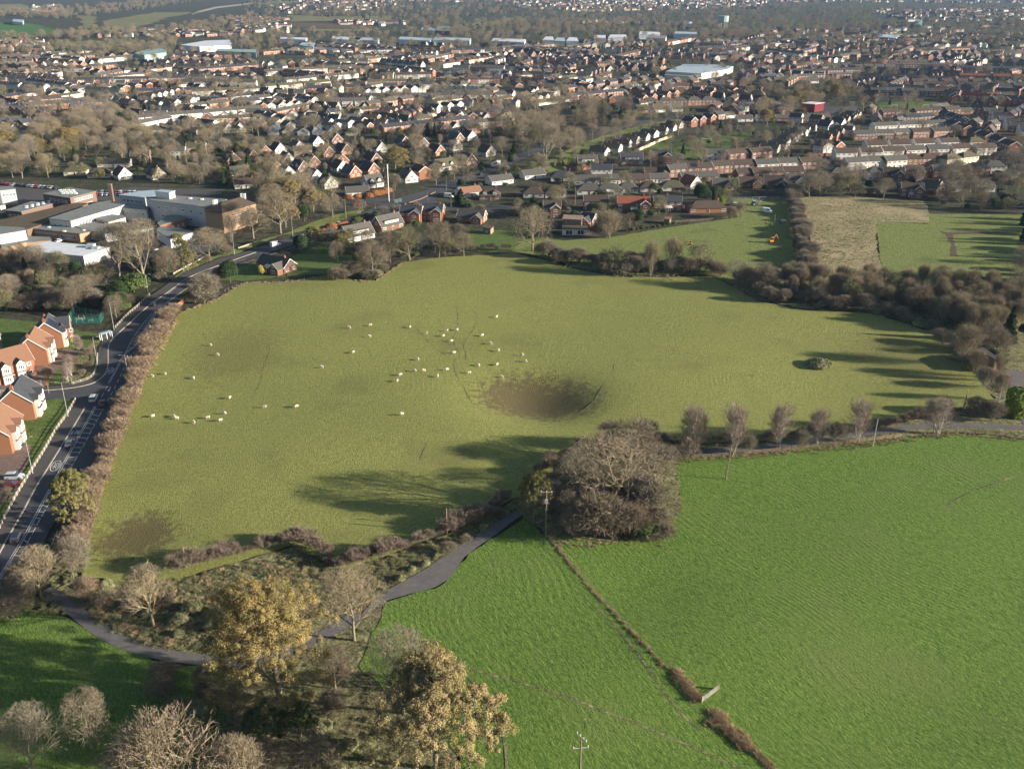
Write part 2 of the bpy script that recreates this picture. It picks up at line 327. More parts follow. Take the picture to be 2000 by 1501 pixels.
sheet('paddock', [(1710, 432), (1812, 438), (1800, 418), (1990, 418), (2120, 430), (2120, 560), (1900, 550), (1745, 546), (1722, 518)], 'paddock', .05)
sheet('mud_patch', [(1830, 450), (1850, 454), (1990, 452), (1990, 456), (1860, 458), (1866, 480), (1870, 500), (1855, 500), (1858, 478), (1846, 458)], 'mud', .09)
sheet('park', [(1245, 305), (1250, 292), (1300, 276), (1370, 268), (1462, 255), (1470, 262), (1440, 280), (1398, 309), (1320, 312), (1270, 312)], 'lawn', .04)
sheet('playing_field', [(1712, 201), (1830, 197), (1838, 206), (1800, 213), (1720, 213)], 'lawn', .04)
sheet('road_verge', [(1040, 330), (1130, 282), (1200, 258), (1260, 242), (1330, 232), (1345, 237), (1250, 256), (1190, 268), (1130, 300), (1100, 330), (1020, 348)], 'paddock', .03)
sheet('road_verge', [(330, 552), (366, 520), (425, 497), (470, 482), (520, 466), (560, 455), (620, 430), (680, 413), (712, 410), (690, 425), (640, 440), (540, 462), (470, 493), (425, 503), (368, 528)], 'paddock', .03)
sheet('road_verge', [(762, 412), (835, 378), (900, 352), (935, 335), (938, 340), (900, 360), (838, 392), (790, 416)], 'paddock', .03)
sheet('estate_lawn', [(-160, 640), (0, 622), (70, 628), (130, 640), (210, 655), (200, 668), (190, 690), (192, 715), (178, 738), (140, 750), (95, 748), (60, 700), (0, 760), (-200, 800)], 'lawn', .03)
sheet('estate_lawn', [(-100, 770), (78, 782), (150, 772), (134, 812), (112, 842), (90, 880), (60, 925), (28, 978), (-20, 1060), (-220, 1100)], 'lawn', .03)
sheet('shrub_bank', [(195, 690), (190, 715), (176, 740), (142, 750), (120, 752), (125, 715), (150, 690), (180, 668), (196, 664)], 'rough_grass', .05)
sheet('garden_lawn', [(560, 540), (572, 500), (640, 470), (680, 480), (740, 520), (720, 545), (640, 536)], 'lawn', .03)
sheet('garden_lawn', [(430, 548), (452, 525), (500, 512), (560, 540), (480, 550)], 'lawn', .035)
sheet('garden_lawn', [(880, 452), (960, 448), (1040, 455), (1000, 490), (900, 490)], 'lawn', .03)
for nm, pts, m in [('far_field', [(-60, 42), (60, 47), (128, 62), (118, 68), (60, 73), (-60, 72)], 'far_green'), ('far_field', [(-60, 12), (40, 8), (60, 14), (40, 24), (-60, 26)], 'far_pasture'),
                   ('far_field', [(200, 42), (270, 30), (300, 25), (395, 24), (330, 34), (300, 46), (260, 55), (210, 56)], 'far_pasture'), ('far_field', [(90, 84), (180, 80), (300, 79), (300, 90), (200, 93), (110, 90)], 'far_pasture'),
                   ('far_field', [(562, 30), (640, 33), (760, 31), (765, 40), (570, 43)], 'far_pasture'), ('far_field', [(590, 57), (730, 57), (724, 61), (620, 62)], 'far_pasture'), ('far_field', [(885, 50), (960, 42), (1010, 33), (1030, 33), (1025, 42), (960, 52)], 'far_pasture'),
                   ('far_road', [(368, 27), (420, 14), (520, 3), (520, 5), (424, 17), (375, 29)], 'stone'), ('far_yard', [(600, 55), (480, 48), (560, 44), (740, 50), (725, 57)], 'mud'),
                   ('far_field', [(150, 30), (190, 34), (180, 56), (160, 54)], 'far_pasture'), ('far_field', [(490, 4), (600, 2), (560, 9), (500, 9)], 'far_pasture'), ('far_field', [(300, -12), (480, -12), (400, -2), (260, 0)], 'far_green')]:
    sheet(nm, pts, m, .6)

sheet('copse_floor', [(1062, 1045), (1050, 1000), (1080, 930), (1130, 890), (1300, 885), (1318, 900), (1330, 950), (1325, 1010), (1300, 1052), (1200, 1058), (1110, 1052)], 'rough_grass', .19, 4.0)
# ------------------------------------------------------------------ roads
def pl(pts, up): return [Vector(flat(*p)).to_3d() + Vector((0, 0, gz(*flat(*p)) + up)) for p in pts]
def off(line, d):
    out = []
    for i, p in enumerate(line):
        a = line[max(i - 1, 0)]; b = line[min(i + 1, len(line) - 1)]; t = (b - a); t.z = 0; t.normalize(); out.append(p + Vector((-t.y, t.x, 0)) * d)
    return out
def smooth(line, n=4):
    out = []
    for i in range(len(line) - 1):
        p0 = line[max(i - 1, 0)]; p1 = line[i]; p2 = line[i + 1]; p3 = line[min(i + 2, len(line) - 1)]
        for k in range(n):
            t = k / n; out.append(.5 * ((2 * p1) + (p2 - p0) * t + (2 * p0 - 5 * p1 + 4 * p2 - p3) * t * t + (3 * p1 - p0 - 3 * p2 + p3) * t ** 3))
    return out + [line[-1]]
def strip(mb, line, wd, m, h=0.0):
    L = off(line, wd / 2); Rr = off(line, -wd / 2)
    for i in range(len(line) - 1):
        if h: mb.hexa([Rr[i], Rr[i + 1], L[i + 1], L[i], Rr[i] + Vector((0, 0, h)), Rr[i + 1] + Vector((0, 0, h)), L[i + 1] + Vector((0, 0, h)), L[i] + Vector((0, 0, h))], m)
        else: mb.poly([Rr[i], Rr[i + 1], L[i + 1], L[i]], m)
def resample(line, step):
    out = [line[0]]; acc = 0.0
    for i in range(len(line) - 1):
        a, b = line[i], line[i + 1]; d = (b - a).length; t = step - acc
        while t <= d: out.append(a + (b - a) * (t / d)); t += step
        acc = d - (t - step)
    return out
LEFT = [(-140, 1215), (-60, 1110), (0, 1020), (26, 983), (58, 930), (88, 882), (112, 840), (132, 813), (150, 781)]
LEFT2 = [(142, 751), (180, 739), (190, 715), (193, 678), (202, 664), (223, 645), (256, 613), (295, 578), (325, 557), (362, 532), (425, 507), (475, 494), (500, 485), (560, 465), (620, 447), (680, 428), (712, 414)]
RIGHT = [(-40, 1300), (6, 1180), (52, 1105), (80, 1068), (106, 1018), (150, 950), (190, 905), (225, 835), (243, 785), (262, 745), (285, 690), (312, 645), (328, 606), (357, 572), (390, 545), (437, 520), (475, 508), (520, 495), (580, 477), (640, 460), (700, 440), (735, 432)]
sheet('main_road', LEFT + [(120, 768), (128, 760)] + LEFT2 + [(752, 395), (830, 372), (880, 352), (950, 328), (1010, 305), (1020, 312), (960, 337), (900, 362), (850, 385), (860, 412), (780, 440)] + RIGHT[::-1], 'asphalt', .10)
sheet('side_road', [(-120, 800), (0, 790), (60, 776), (84, 763), (128, 757), (158, 766), (150, 781), (110, 778), (60, 790), (0, 806), (-120, 826)], 'asphalt', .06)
sheet('side_road', [(752, 402), (690, 392), (640, 396), (600, 402), (596, 397), (650, 386), (700, 383), (770, 388)], 'asphalt', .06)
sheet('side_road', [(840, 400), (900, 402), (1000, 402), (1000, 408), (900, 409), (850, 412)], 'asphalt', .06)
sheet('distant_road', [(1005, 302), (1060, 284), (1130, 262), (1240, 238), (1330, 226), (1332, 229), (1250, 244), (1140, 270), (1070, 292), (1020, 312)], 'asphalt', .06)
sheet('car_park', [(-40, 356), (60, 362), (130, 372), (200, 378), (260, 365), (330, 368), (440, 370), (430, 380), (300, 392), (200, 405), (60, 402), (-60, 400)], 'path_asphalt', .05)
sheet('estate_road', [(-200, 760), (-60, 745), (60, 725), (90, 700), (125, 680), (152, 683), (150, 696), (120, 715), (95, 745), (82, 762), (50, 765), (-60, 785), (-200, 800)], 'block_paving', .08)
sheet('driveway', [(-120, 905), (10, 880), (40, 862), (60, 870), (58, 895), (40, 930), (22, 972), (-60, 1010), (-200, 1010)], 'block_paving', .07)
sheet('car_park', [(330, 480), (300, 470), (240, 480), (200, 505), (220, 525), (290, 500), (340, 510), (375, 520), (400, 495), (440, 470), (420, 455)], 'asphalt', .05)
LANE1 = [(90, 1150), (104, 1163), (135, 1184), (200, 1234), (260, 1262), (330, 1280), (430, 1290), (500, 1286), (620, 1245), (700, 1200)]
l1 = smooth(pl(LANE1, .09)); mb = MB(); strip(mb, l1, 3.0, 'lane_asphalt'); o = mb.build('lane'); o['kind'] = 'structure'
o = sheet('lane', [(742, 1160), (830, 1112), (900, 1063), (960, 1027), (1016, 994), (1030, 985), (1036, 992), (960, 1050), (930, 1070), (907, 1088), (897, 1102), (888, 1118), (872, 1134), (850, 1147), (800, 1160), (757, 1172), (700, 1206)], 'lane_asphalt', .12)
mb = MB(); strip(mb, smooth(pl([(1030, 988), (1100, 935), (1200, 895), (1350, 884), (1500, 872), (1650, 852), (1760, 836), (1840, 830), (1930, 832), (2060, 838)], .10)), 3.0, 'lane_asphalt'); o = mb.build('lane'); o['kind'] = 'structure'
sheet('yard', [(1960, 722), (2100, 735), (2100, 840), (2000, 835), (1985, 780), (1965, 740)], 'lane_asphalt', .07)
# raised footway with its kerb
KERB = [(-60, 1200), (0, 1078), (43, 1002), (70, 952), (93, 915), (117, 876), (133, 850), (150, 822), (166, 795)]
KERB2 = [(84, 763), (132, 759), (177, 750), (201, 735), (211, 714), (212, 678), (225, 658), (258, 628), (285, 603), (330, 570), (372, 541), (430, 518), (475, 502), (500, 493)]
def footway(outer, kerb, up):
    o = sheet('footway', outer + kerb[::-1], 'path_asphalt', up)
    mb = MB(); strip(mb, smooth(pl(kerb, .08)), .32, 'kerb', .14); k = mb.build('kerb', o); return o
footway(LEFT[:-1] + [(146, 786)], KERB, .20)
footway([(84, 757)] + LEFT2[:13], KERB2, .20)
# markings
mk = bpy.data.objects.new('road_markings', None); link(mk); mk['kind'] = 'structure'
def paintline(name, pts, wd=.16, dash=None, two=0.0):
    L = smooth(pl(pts, .125)); mb = MB()
    lines = [off(L, two / 2), off(L, -two / 2)] if two else [L]
    for l in lines:
        if dash:
            rs = resample(l, .5); on, gap = dash; i = 0
            while i < len(rs) - 1:
                j = min(i + int(on * 2), len(rs) - 1); strip(mb, rs[i:j + 1], wd, 'paint'); i = j + int(gap * 2)
        else: strip(mb, l, wd, 'paint')
    return mb.build(name, mk)
DBL1 = [(-40, 1200), (0, 1128), (20, 1094), (52, 1040), (72, 1003), (105, 942), (142, 873), (165, 832), (186, 793)]
DSH1 = [(-22, 1210), (14, 1140), (40, 1086), (60, 1048), (86, 1000), (112, 958), (130, 930), (146, 900), (166, 865), (185, 828), (201, 798), (214, 775)]
paintline('double_white_line', DBL1, .15, None, .45); paintline('dashed_line', DSH1, .15, (3, 1.4))
DBL2 = [(213, 747), (228, 720), (241, 696), (254, 684), (268, 672), (281, 650), (294, 627), (312, 606), (345, 578), (385, 552)]
paintline('double_white_line', DBL2, .15, None, .45); paintline('dashed_line', [(192, 788), (202, 768), (213, 748)], .15, (3, 2))
paintline('dashed_line', [(209, 785), (222, 760), (236, 732), (248, 708), (262, 688)], .15, (3, 2.2))
LAD = [(243, 694), (252, 676), (262, 658), (273, 642), (284, 628), (296, 615)]; paintline('dashed_line', LAD, .13)
paintline('centre_line', [(385, 552), (440, 528), (480, 513), (540, 494), (620, 468), (700, 436)], .16)
paintline('edge_line', [(318, 584), (345, 562), (385, 540), (440, 520), (480, 506)], .14); paintline('edge_line', [(80, 1100), (98, 1068), (112, 1035)], .12)
mb = MB()
A = resample(smooth(pl(DBL1, .126)), 3.1); B = smooth(pl(DSH1, .126))
for p in A[4:]:
    q = min(B, key=lambda b: (b - p).length + 3 * abs((b - p).y + .2 * (b - p).x)); 
    if 1 < (q - p).length < 5: strip(mb, [p + (q - p) * .12, q - (q - p) * .05], .22, 'paint')
A = resample(smooth(pl(DBL2[3:8], .126)), 3.0); B = smooth(pl(LAD, .126))
for p in A:
    q = min(B, key=lambda b: (b - p).length); q = q + Vector((0, -.6, 0))
    if .7 < (q - p).length < 5: strip(mb, [p, q], .2, 'paint')
mb.build('hatching', mk)
GL = {'S': [[(1, .85), (.5, 1), (0, .8), (.2, .55), (.8, .45), (1, .2), (.5, 0), (0, .15)]], 'L': [[(0, 1), (0, 0), (.9, 0)]], 'O': [[(.5, 1), (0, .7), (0, .3), (.5, 0), (1, .3), (1, .7), (.5, 1)]],
      'W': [[(0, 1), (.25, 0), (.5, .7), (.75, 0), (1, 1)]], '4': [[(.7, 0), (.7, 1), (0, .35), (1, .35)]], '0': [[(.5, 1), (0, .75), (0, .25), (.5, 0), (1, .25), (1, .75), (.5, 1)]]}
def lettering(txt, px, py, wd, hg, ring=False):
    c = at(px, py, .128); d = (Vector(flat(px + 14, py - 26)).to_3d() - Vector(flat(px, py)).to_3d()).normalized(); r = Vector((d.y, -d.x, 0)); mb = MB()
    n = len(txt); cw = wd / (n + .35 * (n - 1)); x0 = -wd / 2
    for i, ch in enumerate(txt):
        for s in GL[ch]: strip(mb, [c + r * (x0 + i * cw * 1.35 + x * cw) + d * ((y - .5) * hg) for x, y in s], .16, 'paint')
    if ring:
        strip(mb, [c + r * (math.cos(t) * abs(math.cos(t)) ** -.35 if False else math.cos(t)) * wd * .85 + d * math.sin(t) * hg * .85 for t in [k * math.pi / 12 for k in range(25)]], .2, 'paint')
    return mb.build('road_lettering', mk)
lettering('SLOW', 146, 845, 2.5, 2.4); lettering('40', 109, 910, 1.35, 3.4, True); lettering('40', 214, 725, 1.35, 3.4, True)
def arrow(px, py, rev):
    c = at(px, py, .128); d = (Vector(flat(px + 14, py - 26)).to_3d() - Vector(flat(px, py)).to_3d()).normalized() * (-1 if rev else 1); r = Vector((d.y, -d.x, 0)); mb = MB()
    strip(mb, [c - d * 1.6, c + d * .8], .2, 'paint'); mb.poly([c + d * .8 - r * .5, c + d * .8 + r * .5, c + d * 2][::-1] if rev and False else [c + d * .8 - r * .5, c + d * .8 + r * .5, c + d * 2], 'paint'); mb.build('road_arrow', mk)
arrow(130, 925, True); arrow(235, 758, True); arrow(214, 760, True)

# ------------------------------------------------------------------ trees
def unit(v): return v / np.maximum(np.linalg.norm(v, axis=1, keepdims=True), 1e-9)
class TreeGen:
    def __init__(s, seed, H, Rr, th, egg=.42, lump=.18):
        s.r = np.random.default_rng(seed); s.H, s.R, s.th = H, Rr, th
        s.c = np.array([0, 0, th + (H - th) * egg]); s.rad = np.array([Rr, Rr, (H - th) * (1 - egg)]); s.V = []; s.F3 = []; s.F4 = []; s.n = 0
        s.k = s.r.normal(size=(6, 3)) * 1.6; s.ph = s.r.uniform(0, 6.28, 6); s.lump = lump
    def env(s, P, D):
        q = (P - s.c) / s.rad; d = D / s.rad; a = (d * d).sum(1); b = (q * d).sum(1); c = (q * q).sum(1) - 1
        t = (-b + np.sqrt(np.maximum(b * b - a * c, 0))) / a
        X = unit(P + D * t[:, None] - s.c); g = sum(np.sin(X @ k + p) for k, p in zip(s.k, s.ph)) / 3
        return np.where(c > 0, .5, t) * (1 + s.lump * g)
    def tube(s, A, B, ra, rb, n):
        D = unit(B - A); U = unit(np.cross(D, np.array([.31, .95, .05]))); W = np.cross(D, U); m = len(A); vs = []
        for P, rr in ((A, ra), (B, rb)):
            for k in range(n):
                t = 2 * math.pi * k / n; vs.append(P + (U * math.cos(t) + W * math.sin(t)) * rr[:, None])
        V = np.stack(vs, 1).reshape(-1, 3); b = s.n + np.arange(m)[:, None] * 2 * n
        for k in range(n): s.F4.append(b + np.array([[k, (k + 1) % n, n + (k + 1) % n, n + k]]))
        s.V.append(V); s.n += len(V)
    def blade(s, A, B, w_):
        D = unit(B - A); S = unit(np.cross(D, s.r.normal(size=D.shape))) * w_[:, None] / 2; m = len(A)
        V = np.stack([A - S, A + S, B], 1).reshape(-1, 3); b = s.n + np.arange(m)[:, None] * 3; s.F3.append(b + np.array([[0, 1, 2]])); s.V.append(V); s.n += len(V)
    def leaves(s, P, size, up=.3, N0=None):
        N = unit(s.r.normal(size=P.shape) * (1 if N0 is None else .42) + np.array([0, 0, up]) + (0 if N0 is None else N0)); U = unit(np.cross(N, s.r.normal(size=P.shape))) * size[:, None] / 2; W = np.cross(N, U) * .8; m = len(P)
        V = np.stack([P - U, P - W, P + U, P + W], 1).reshape(-1, 3); b = s.n + np.arange(m)[:, None] * 4; s.F4.append(b + np.array([[0, 1, 2, 3]])); s.V.append(V); s.n += len(V)
    def children(s, A, M, B, ra, n, lo, ang, up):
        m = len(A); t = lo + (1 - lo) * (np.arange(n)[None] + s.r.uniform(.1, .9, (m, n))) / n
        A_, M_, B_ = A[:, None], M[:, None], B[:, None]; t3 = t[..., None]
        P = np.where(t3 < .5, A_ + (M_ - A_) * t3 * 2, M_ + (B_ - M_) * (t3 - .5) * 2)
        D = unit(B - A)[:, None] + 0 * P; az = s.r.uniform(0, 6.28, (m, 1)) + np.arange(n)[None] * 2.4 + s.r.normal(0, .35, (m, n))
        U = unit(np.cross(D.reshape(-1, 3), np.array([.3, .9, .1]))).reshape(D.shape); W = np.cross(D, U); an = ang * s.r.uniform(.6, 1.3, (m, n))
        E = D * np.cos(an)[..., None] + (U * np.cos(az)[..., None] + W * np.sin(az)[..., None]) * np.sin(an)[..., None]
        E[..., 2] += up; E = unit(E.reshape(-1, 3)); r = (ra[:, None] * (1 - .65 * t)).reshape(-1)
        return P.reshape(-1, 3), E, r
    def seg(s, P, D, L, bend):
        D2 = D + s.r.normal(0, .16, D.shape); D2[:, 2] += bend; D2 = unit(D2); M = P + D * L[:, None] * .5; return M, M + D2 * L[:, None] * .5
    def norm(s, f=None):
        if f is None:
            V = np.concatenate(s.V); f = np.array([s.R / np.percentile(np.hypot(V[:, 0], V[:, 1]), 96)] * 2 + [s.H / np.percentile(V[:, 2], 99.7)]); s.f = f
        return f
    def flush(s, name, mats, m=0):
        FS = []; 
        if s.F4: FS.append(np.concatenate(s.F4))
        if s.F3: FS.append(np.concatenate(s.F3))
        me = np_mesh(name, np.concatenate(s.V), FS, mats); s.V = []; s.F3 = []; s.F4 = []; s.n = 0; return me
def make_tree(seed, H, Rr, th, tw=.05, trunks=1, n=(12, 7, 5, 5, 2), ang=.8, up=.1, lf=None, bark='bark', twig='twig_tan', r0=None, lsize=.3, lump=.26, spread=0.0, leafn=3, lo=.16, reach=(.66, .6, .7, .8), tl=1.0, var=(.6, 1.2), fuzz=0.0):
    g = TreeGen(seed, H, Rr, th, lump=lump); r0 = r0 or H * .020
    A = np.zeros((trunks, 3)); A[:, :2] = g.r.normal(0, .25 * (trunks > 1), (trunks, 2)); D = np.tile([0, 0, 1.0], (trunks, 1)); D[:, :2] += g.r.normal(0, .04 + spread, (trunks, 2)); D = unit(D)
    L = np.full(trunks, H * .82) * g.r.uniform(.85, 1.05, trunks); M, B = g.seg(A, D, L, .1); ra = np.full(trunks, r0) / math.sqrt(trunks)
    g.tube(A - [0, 0, .3], M, ra * 1.15, ra * .75, 6); g.tube(M, B, ra * .75, ra * .2, 5)
    P, E, r = g.children(A, M, B, ra, n[0], max(lo, th / H * .9), ang * 1.15, up); L = g.env(P, E) * reach[0] * g.r.uniform(*var, len(P)); M, B = g.seg(P, E, L, .12)
    r = np.minimum(r * .55, L * .035); g.tube(P, M, r, r * .7, 4); g.tube(M, B, r * .7, r * .3, 3); A1, M1, B1, r1 = P, M, B, r
    P, E, r = g.children(A1, M1, B1, r1, n[1], .2, ang, up); L = g.env(P, E) * reach[1] * g.r.uniform(.7, 1.15, len(P)); M, B = g.seg(P, E, L, .1)
    r = np.minimum(r * .6, L * .03); g.tube(P, M, r, r * .7, 3); g.tube(M, B, r * .7, r * .25, 3)
    C2 = B; TV, T4 = g.V, g.F4; g.V = []; g.F4 = []; g.n = 0
    P, E, r = g.children(P, M, B, r, n[2], .2, ang, up); L = np.minimum(g.env(P, E) * reach[2], H * .17) * g.r.uniform(.6, 1.2, len(P)) if not fuzz else H * fuzz * g.r.uniform(.4, 1.6, len(P)); M, B = g.seg(P, E, L, .05); g.blade(P, B, np.full(len(P), tw * 1.7)); C3 = B
    P, E, r = g.children(P, M, B, np.full(len(P), .02), n[3], .1, ang, up * .6); L = np.minimum(g.env(P, E) * reach[3], H * .10) * g.r.uniform(.5, 1.3, len(P)) * tl if not fuzz else H * fuzz * .65 * g.r.uniform(.4, 1.5, len(P)); M, B = g.seg(P, E, L, .0); g.blade(P, B, np.full(len(P), tw))
    if n[4]:
        P4, E4, _ = g.children(P, M, B, np.full(len(P), .02), n[4], .2, ang, 0); L4 = g.r.uniform(.3, 1.0, len(P4)) * H * .05 * tl; g.blade(P4, P4 + E4 * L4[:, None], np.full(len(P4), tw * .75))
    f = g.norm(); g.V = [v * f for v in g.V]; crown = g.flush('crown', [twig]); g.V = [v * f for v in TV]; g.F4 = T4; trunk = g.flush('trunk', [bark])
    if lf:
        T = C3 * f; T = T[g.r.uniform(size=len(T)) < .9]; sg = g.r.uniform(.35, 1.0, len(T)) * H * .07
        X = np.repeat(T, leafn, 0); O = unit(g.r.normal(size=X.shape)); O[:, 2] = np.abs(O[:, 2]) * 1.2 - .25; O = unit(O) * (np.repeat(sg, leafn) * g.r.uniform(.5, 1.1, len(X)))[:, None]
        N = unit(O) * .75 + unit(X - g.c) * .35; g.leaves(X + O, lsize * g.r.uniform(.6, 1.3, len(X)), .1, N); return trunk, crown, g.flush('leaves', [lf])
    return trunk, crown, None
def make_bush(seed, H, Rr, n, leaf, size=.35, shape='dome', bark='bark_dark', lump=.22):
    g = TreeGen(seed, H, Rr, 0, lump=lump); r = g.r
    if shape == 'cone':
        z = r.uniform(0.02, 1, n) ** 1.25; a = r.uniform(0, 6.28, n); rad = (1 - z) ** .85 * Rr * (1 + .16 * np.sin(z * 40 + a * 2) + .12 * np.sin(a * 5 + z * 9)); rad *= r.uniform(.72, 1.05, n) ; X = np.stack([rad * np.cos(a), rad * np.sin(a), .3 + z * (H - .3)], 1)
    elif shape == 'column':
        z = r.uniform(0.0, 1, n); a = r.uniform(0, 6.28, n); rad = np.where(z > .75, np.sqrt(np.maximum(1 - ((z - .75) / .26) ** 2, 0)), .86 + .14 * np.sin(z * 3.6)) * Rr * (1 + .10 * np.sin(a * 4 + z * 11) + .07 * np.sin(a * 9 - z * 17)); rad *= r.uniform(.8, 1.04, n); X = np.stack([rad * np.cos(a), rad * np.sin(a), .1 + z * (H - .1)], 1)
    else:
        D = unit(r.normal(size=(n, 3))); D[:, 2] = np.where(D[:, 2] < -.2, -D[:, 2], D[:, 2]); t = g.env(np.tile(g.c, (n, 1)), D); X = g.c + D * (t * r.uniform(.72, 1.03, n))[:, None]; X[:, 2] = np.maximum(X[:, 2], .1)
    nn = unit((X - np.array([0, 0, H * .35])) * [1, 1, .6]) * .6; g.leaves(X, size * r.uniform(.6, 1.4, n), .3, nn); cr = g.flush('crown', [leaf])
    A = np.zeros((1, 3)); g.tube(A, A + [[0, 0, H * .75]], np.array([H * .02 + .05]), np.array([.04]), 5)
    return g.flush('trunk', [bark]), cr, None
def make_tuft(seed, H, Rr, n, leaf):
    g = TreeGen(seed, H, Rr, 0); r = g.r; A = r.normal(0, Rr * .35, (n, 3)); A[:, 2] = 0; D = A / Rr * 1.2 + r.normal(0, .35, (n, 3)); D[:, 2] = 1; D = unit(D)
    g.blade(A, A + D * (H * r.uniform(.5, 1.2, n))[:, None], np.full(n, .07)); return None, g.flush('crown', [leaf]), None
PROTO = {
    'oak_bare': make_tree(1, 18, 9.5, 2.5, tw=.055, twig='twig_tan'), 'oak_bare2': make_tree(2, 17, 8.5, 2, tw=.055, twig='twig_grey', lump=.3), 'ash_bare': make_tree(3, 20, 8.5, 4, tw=.055, twig='twig_grey', ang=.62, up=.22),
    'pale_bare': make_tree(4, 11, 5.5, 1.2, tw=.05, n=(13, 7, 5, 5, 1), bark='bark_gold', twig='twig_tan', ang=.62, up=.2), 'brown_bare': make_tree(5, 13, 6, .4, fuzz=.10, lo=.05, n=(14, 7, 6, 5, 1), tw=.05, twig='twig_brown', bark='bark_dark'),
    'round_bare': make_tree(6, 10, 5, .6, tw=.045, lo=.07, twig='twig_brown', bark='bark', ang=.85), 'olive_bare': make_tree(7, 12, 6, .3, fuzz=.10, lo=.04, tw=.05, n=(15, 7, 6, 5, 1), twig='twig_olive', bark='bark'),
    'birch': make_tree(8, 12, 3.2, .6, tw=.034, trunks=5, n=(12, 5, 4, 4, 0), lump=.5, var=(.3, 1.35), fuzz=.12, ang=.5, up=.16, twig='twig_birch', bark='birch_bark', r0=.24, spread=.07, reach=(.62, .6, .8, .9), lo=.06),
    'willow': make_tree(9, 13, 3.8, .6, tw=.036, trunks=6, n=(11, 5, 4, 4, 0), lump=.55, var=(.3, 1.4), fuzz=.13, ang=.45, up=.28, twig='twig_tan', bark='bark', r0=.18, spread=.09, reach=(.6, .6, .8, .9), lo=.04),
    'scrub': make_tree(10, 5, 3.6, .1, tw=.04, fuzz=.15, var=(.4, 1.3), trunks=5, n=(9, 6, 5, 4, 1), ang=.7, up=.05, twig='twig_brown', bark='bark_dark', r0=.12, spread=.25, lo=.05), 'scrub_pink': make_tree(11, 4.5, 3.2, .1, tw=.035, fuzz=.15, var=(.4, 1.3), trunks=5, n=(9, 6, 5, 4, 2), ang=.6, up=.15, twig='twig_pink', bark='bark', r0=.10, spread=.25, lo=.05),
    'scrub_grey': make_tree(12, 6, 4, .1, tw=.04, fuzz=.15, var=(.4, 1.3), trunks=5, n=(10, 6, 5, 5, 1), ang=.6, up=.15, twig='twig_grey', bark='bark', r0=.13, spread=.2, lo=.05),
    'gold': make_tree(13, 18, 9.5, 2, tw=.05, n=(13, 7, 5, 5, 0), lf='leaf_gold', leafn=270, lsize=.165, lump=.4, twig='twig_brown', bark='bark'), 'bronze': make_tree(14, 14, 8, 1.5, tw=.05, n=(13, 7, 5, 5, 0), lf='leaf_bronze', leafn=240, lsize=.16, lump=.36, twig='twig_brown', bark='bark'),
    'gold_small': make_tree(15, 10, 5.2, .8, tw=.05, n=(11, 6, 5, 4, 0), lf='leaf_olive', leafn=110, lsize=.18, lump=.3, twig='twig_brown'), 'green': make_tree(16, 9, 5, .6, tw=.05, n=(11, 6, 5, 4, 0), lf='leaf_green', leafn=90, lsize=.20, lump=.28, twig='twig_brown'),
    'holly': make_bush(17, 7, 3, 7000, 'leaf_dark', .34), 'laurel': make_bush(18, 4, 3, 5000, 'leaf_green', .34), 'cypress': make_bush(19, 12, 2.6, 9000, 'leaf_dark', .38, 'column'),
    'spruce': make_bush(20, 14, 3.2, 9000, 'leaf_dark', .45, 'cone'), 'lime_cypress': make_bush(21, 7, 1.9, 6000, 'leaf_lime', .32, 'column'), 'yellow_bush': make_bush(22, 2.6, 1.7, 2200, 'leaf_yellow', .25),
    'bramble': make_bush(23, 2.2, 2.6, 3500, 'weed', .26, lump=.3), 'copper': make_bush(24, 2.4, 2.0, 2600, 'leaf_copper', .28, lump=.15),
    'hedge_pink': make_tree(27, 3.4, 2.1, .1, tw=.030, trunks=8, n=(7, 4, 3, 3, 0), ang=.42, up=.45, twig='twig_pink', bark='bark', r0=.08, spread=.28, lo=.05, lump=.5, var=(.3, 1.4), fuzz=.2),
    'hedge_brown': make_tree(28, 3.4, 2.0, .1, tw=.030, trunks=8, n=(7, 4, 3, 3, 0), ang=.42, up=.45, twig='twig_purple', bark='bark', r0=.08, spread=.28, lo=.05, lump=.5, var=(.3, 1.4), fuzz=.2),
    'tuft': make_tuft(29, .7, .6, 90, 'straw'), 'tuft_green': make_tuft(30, .6, .8, 110, 'weed'),
}
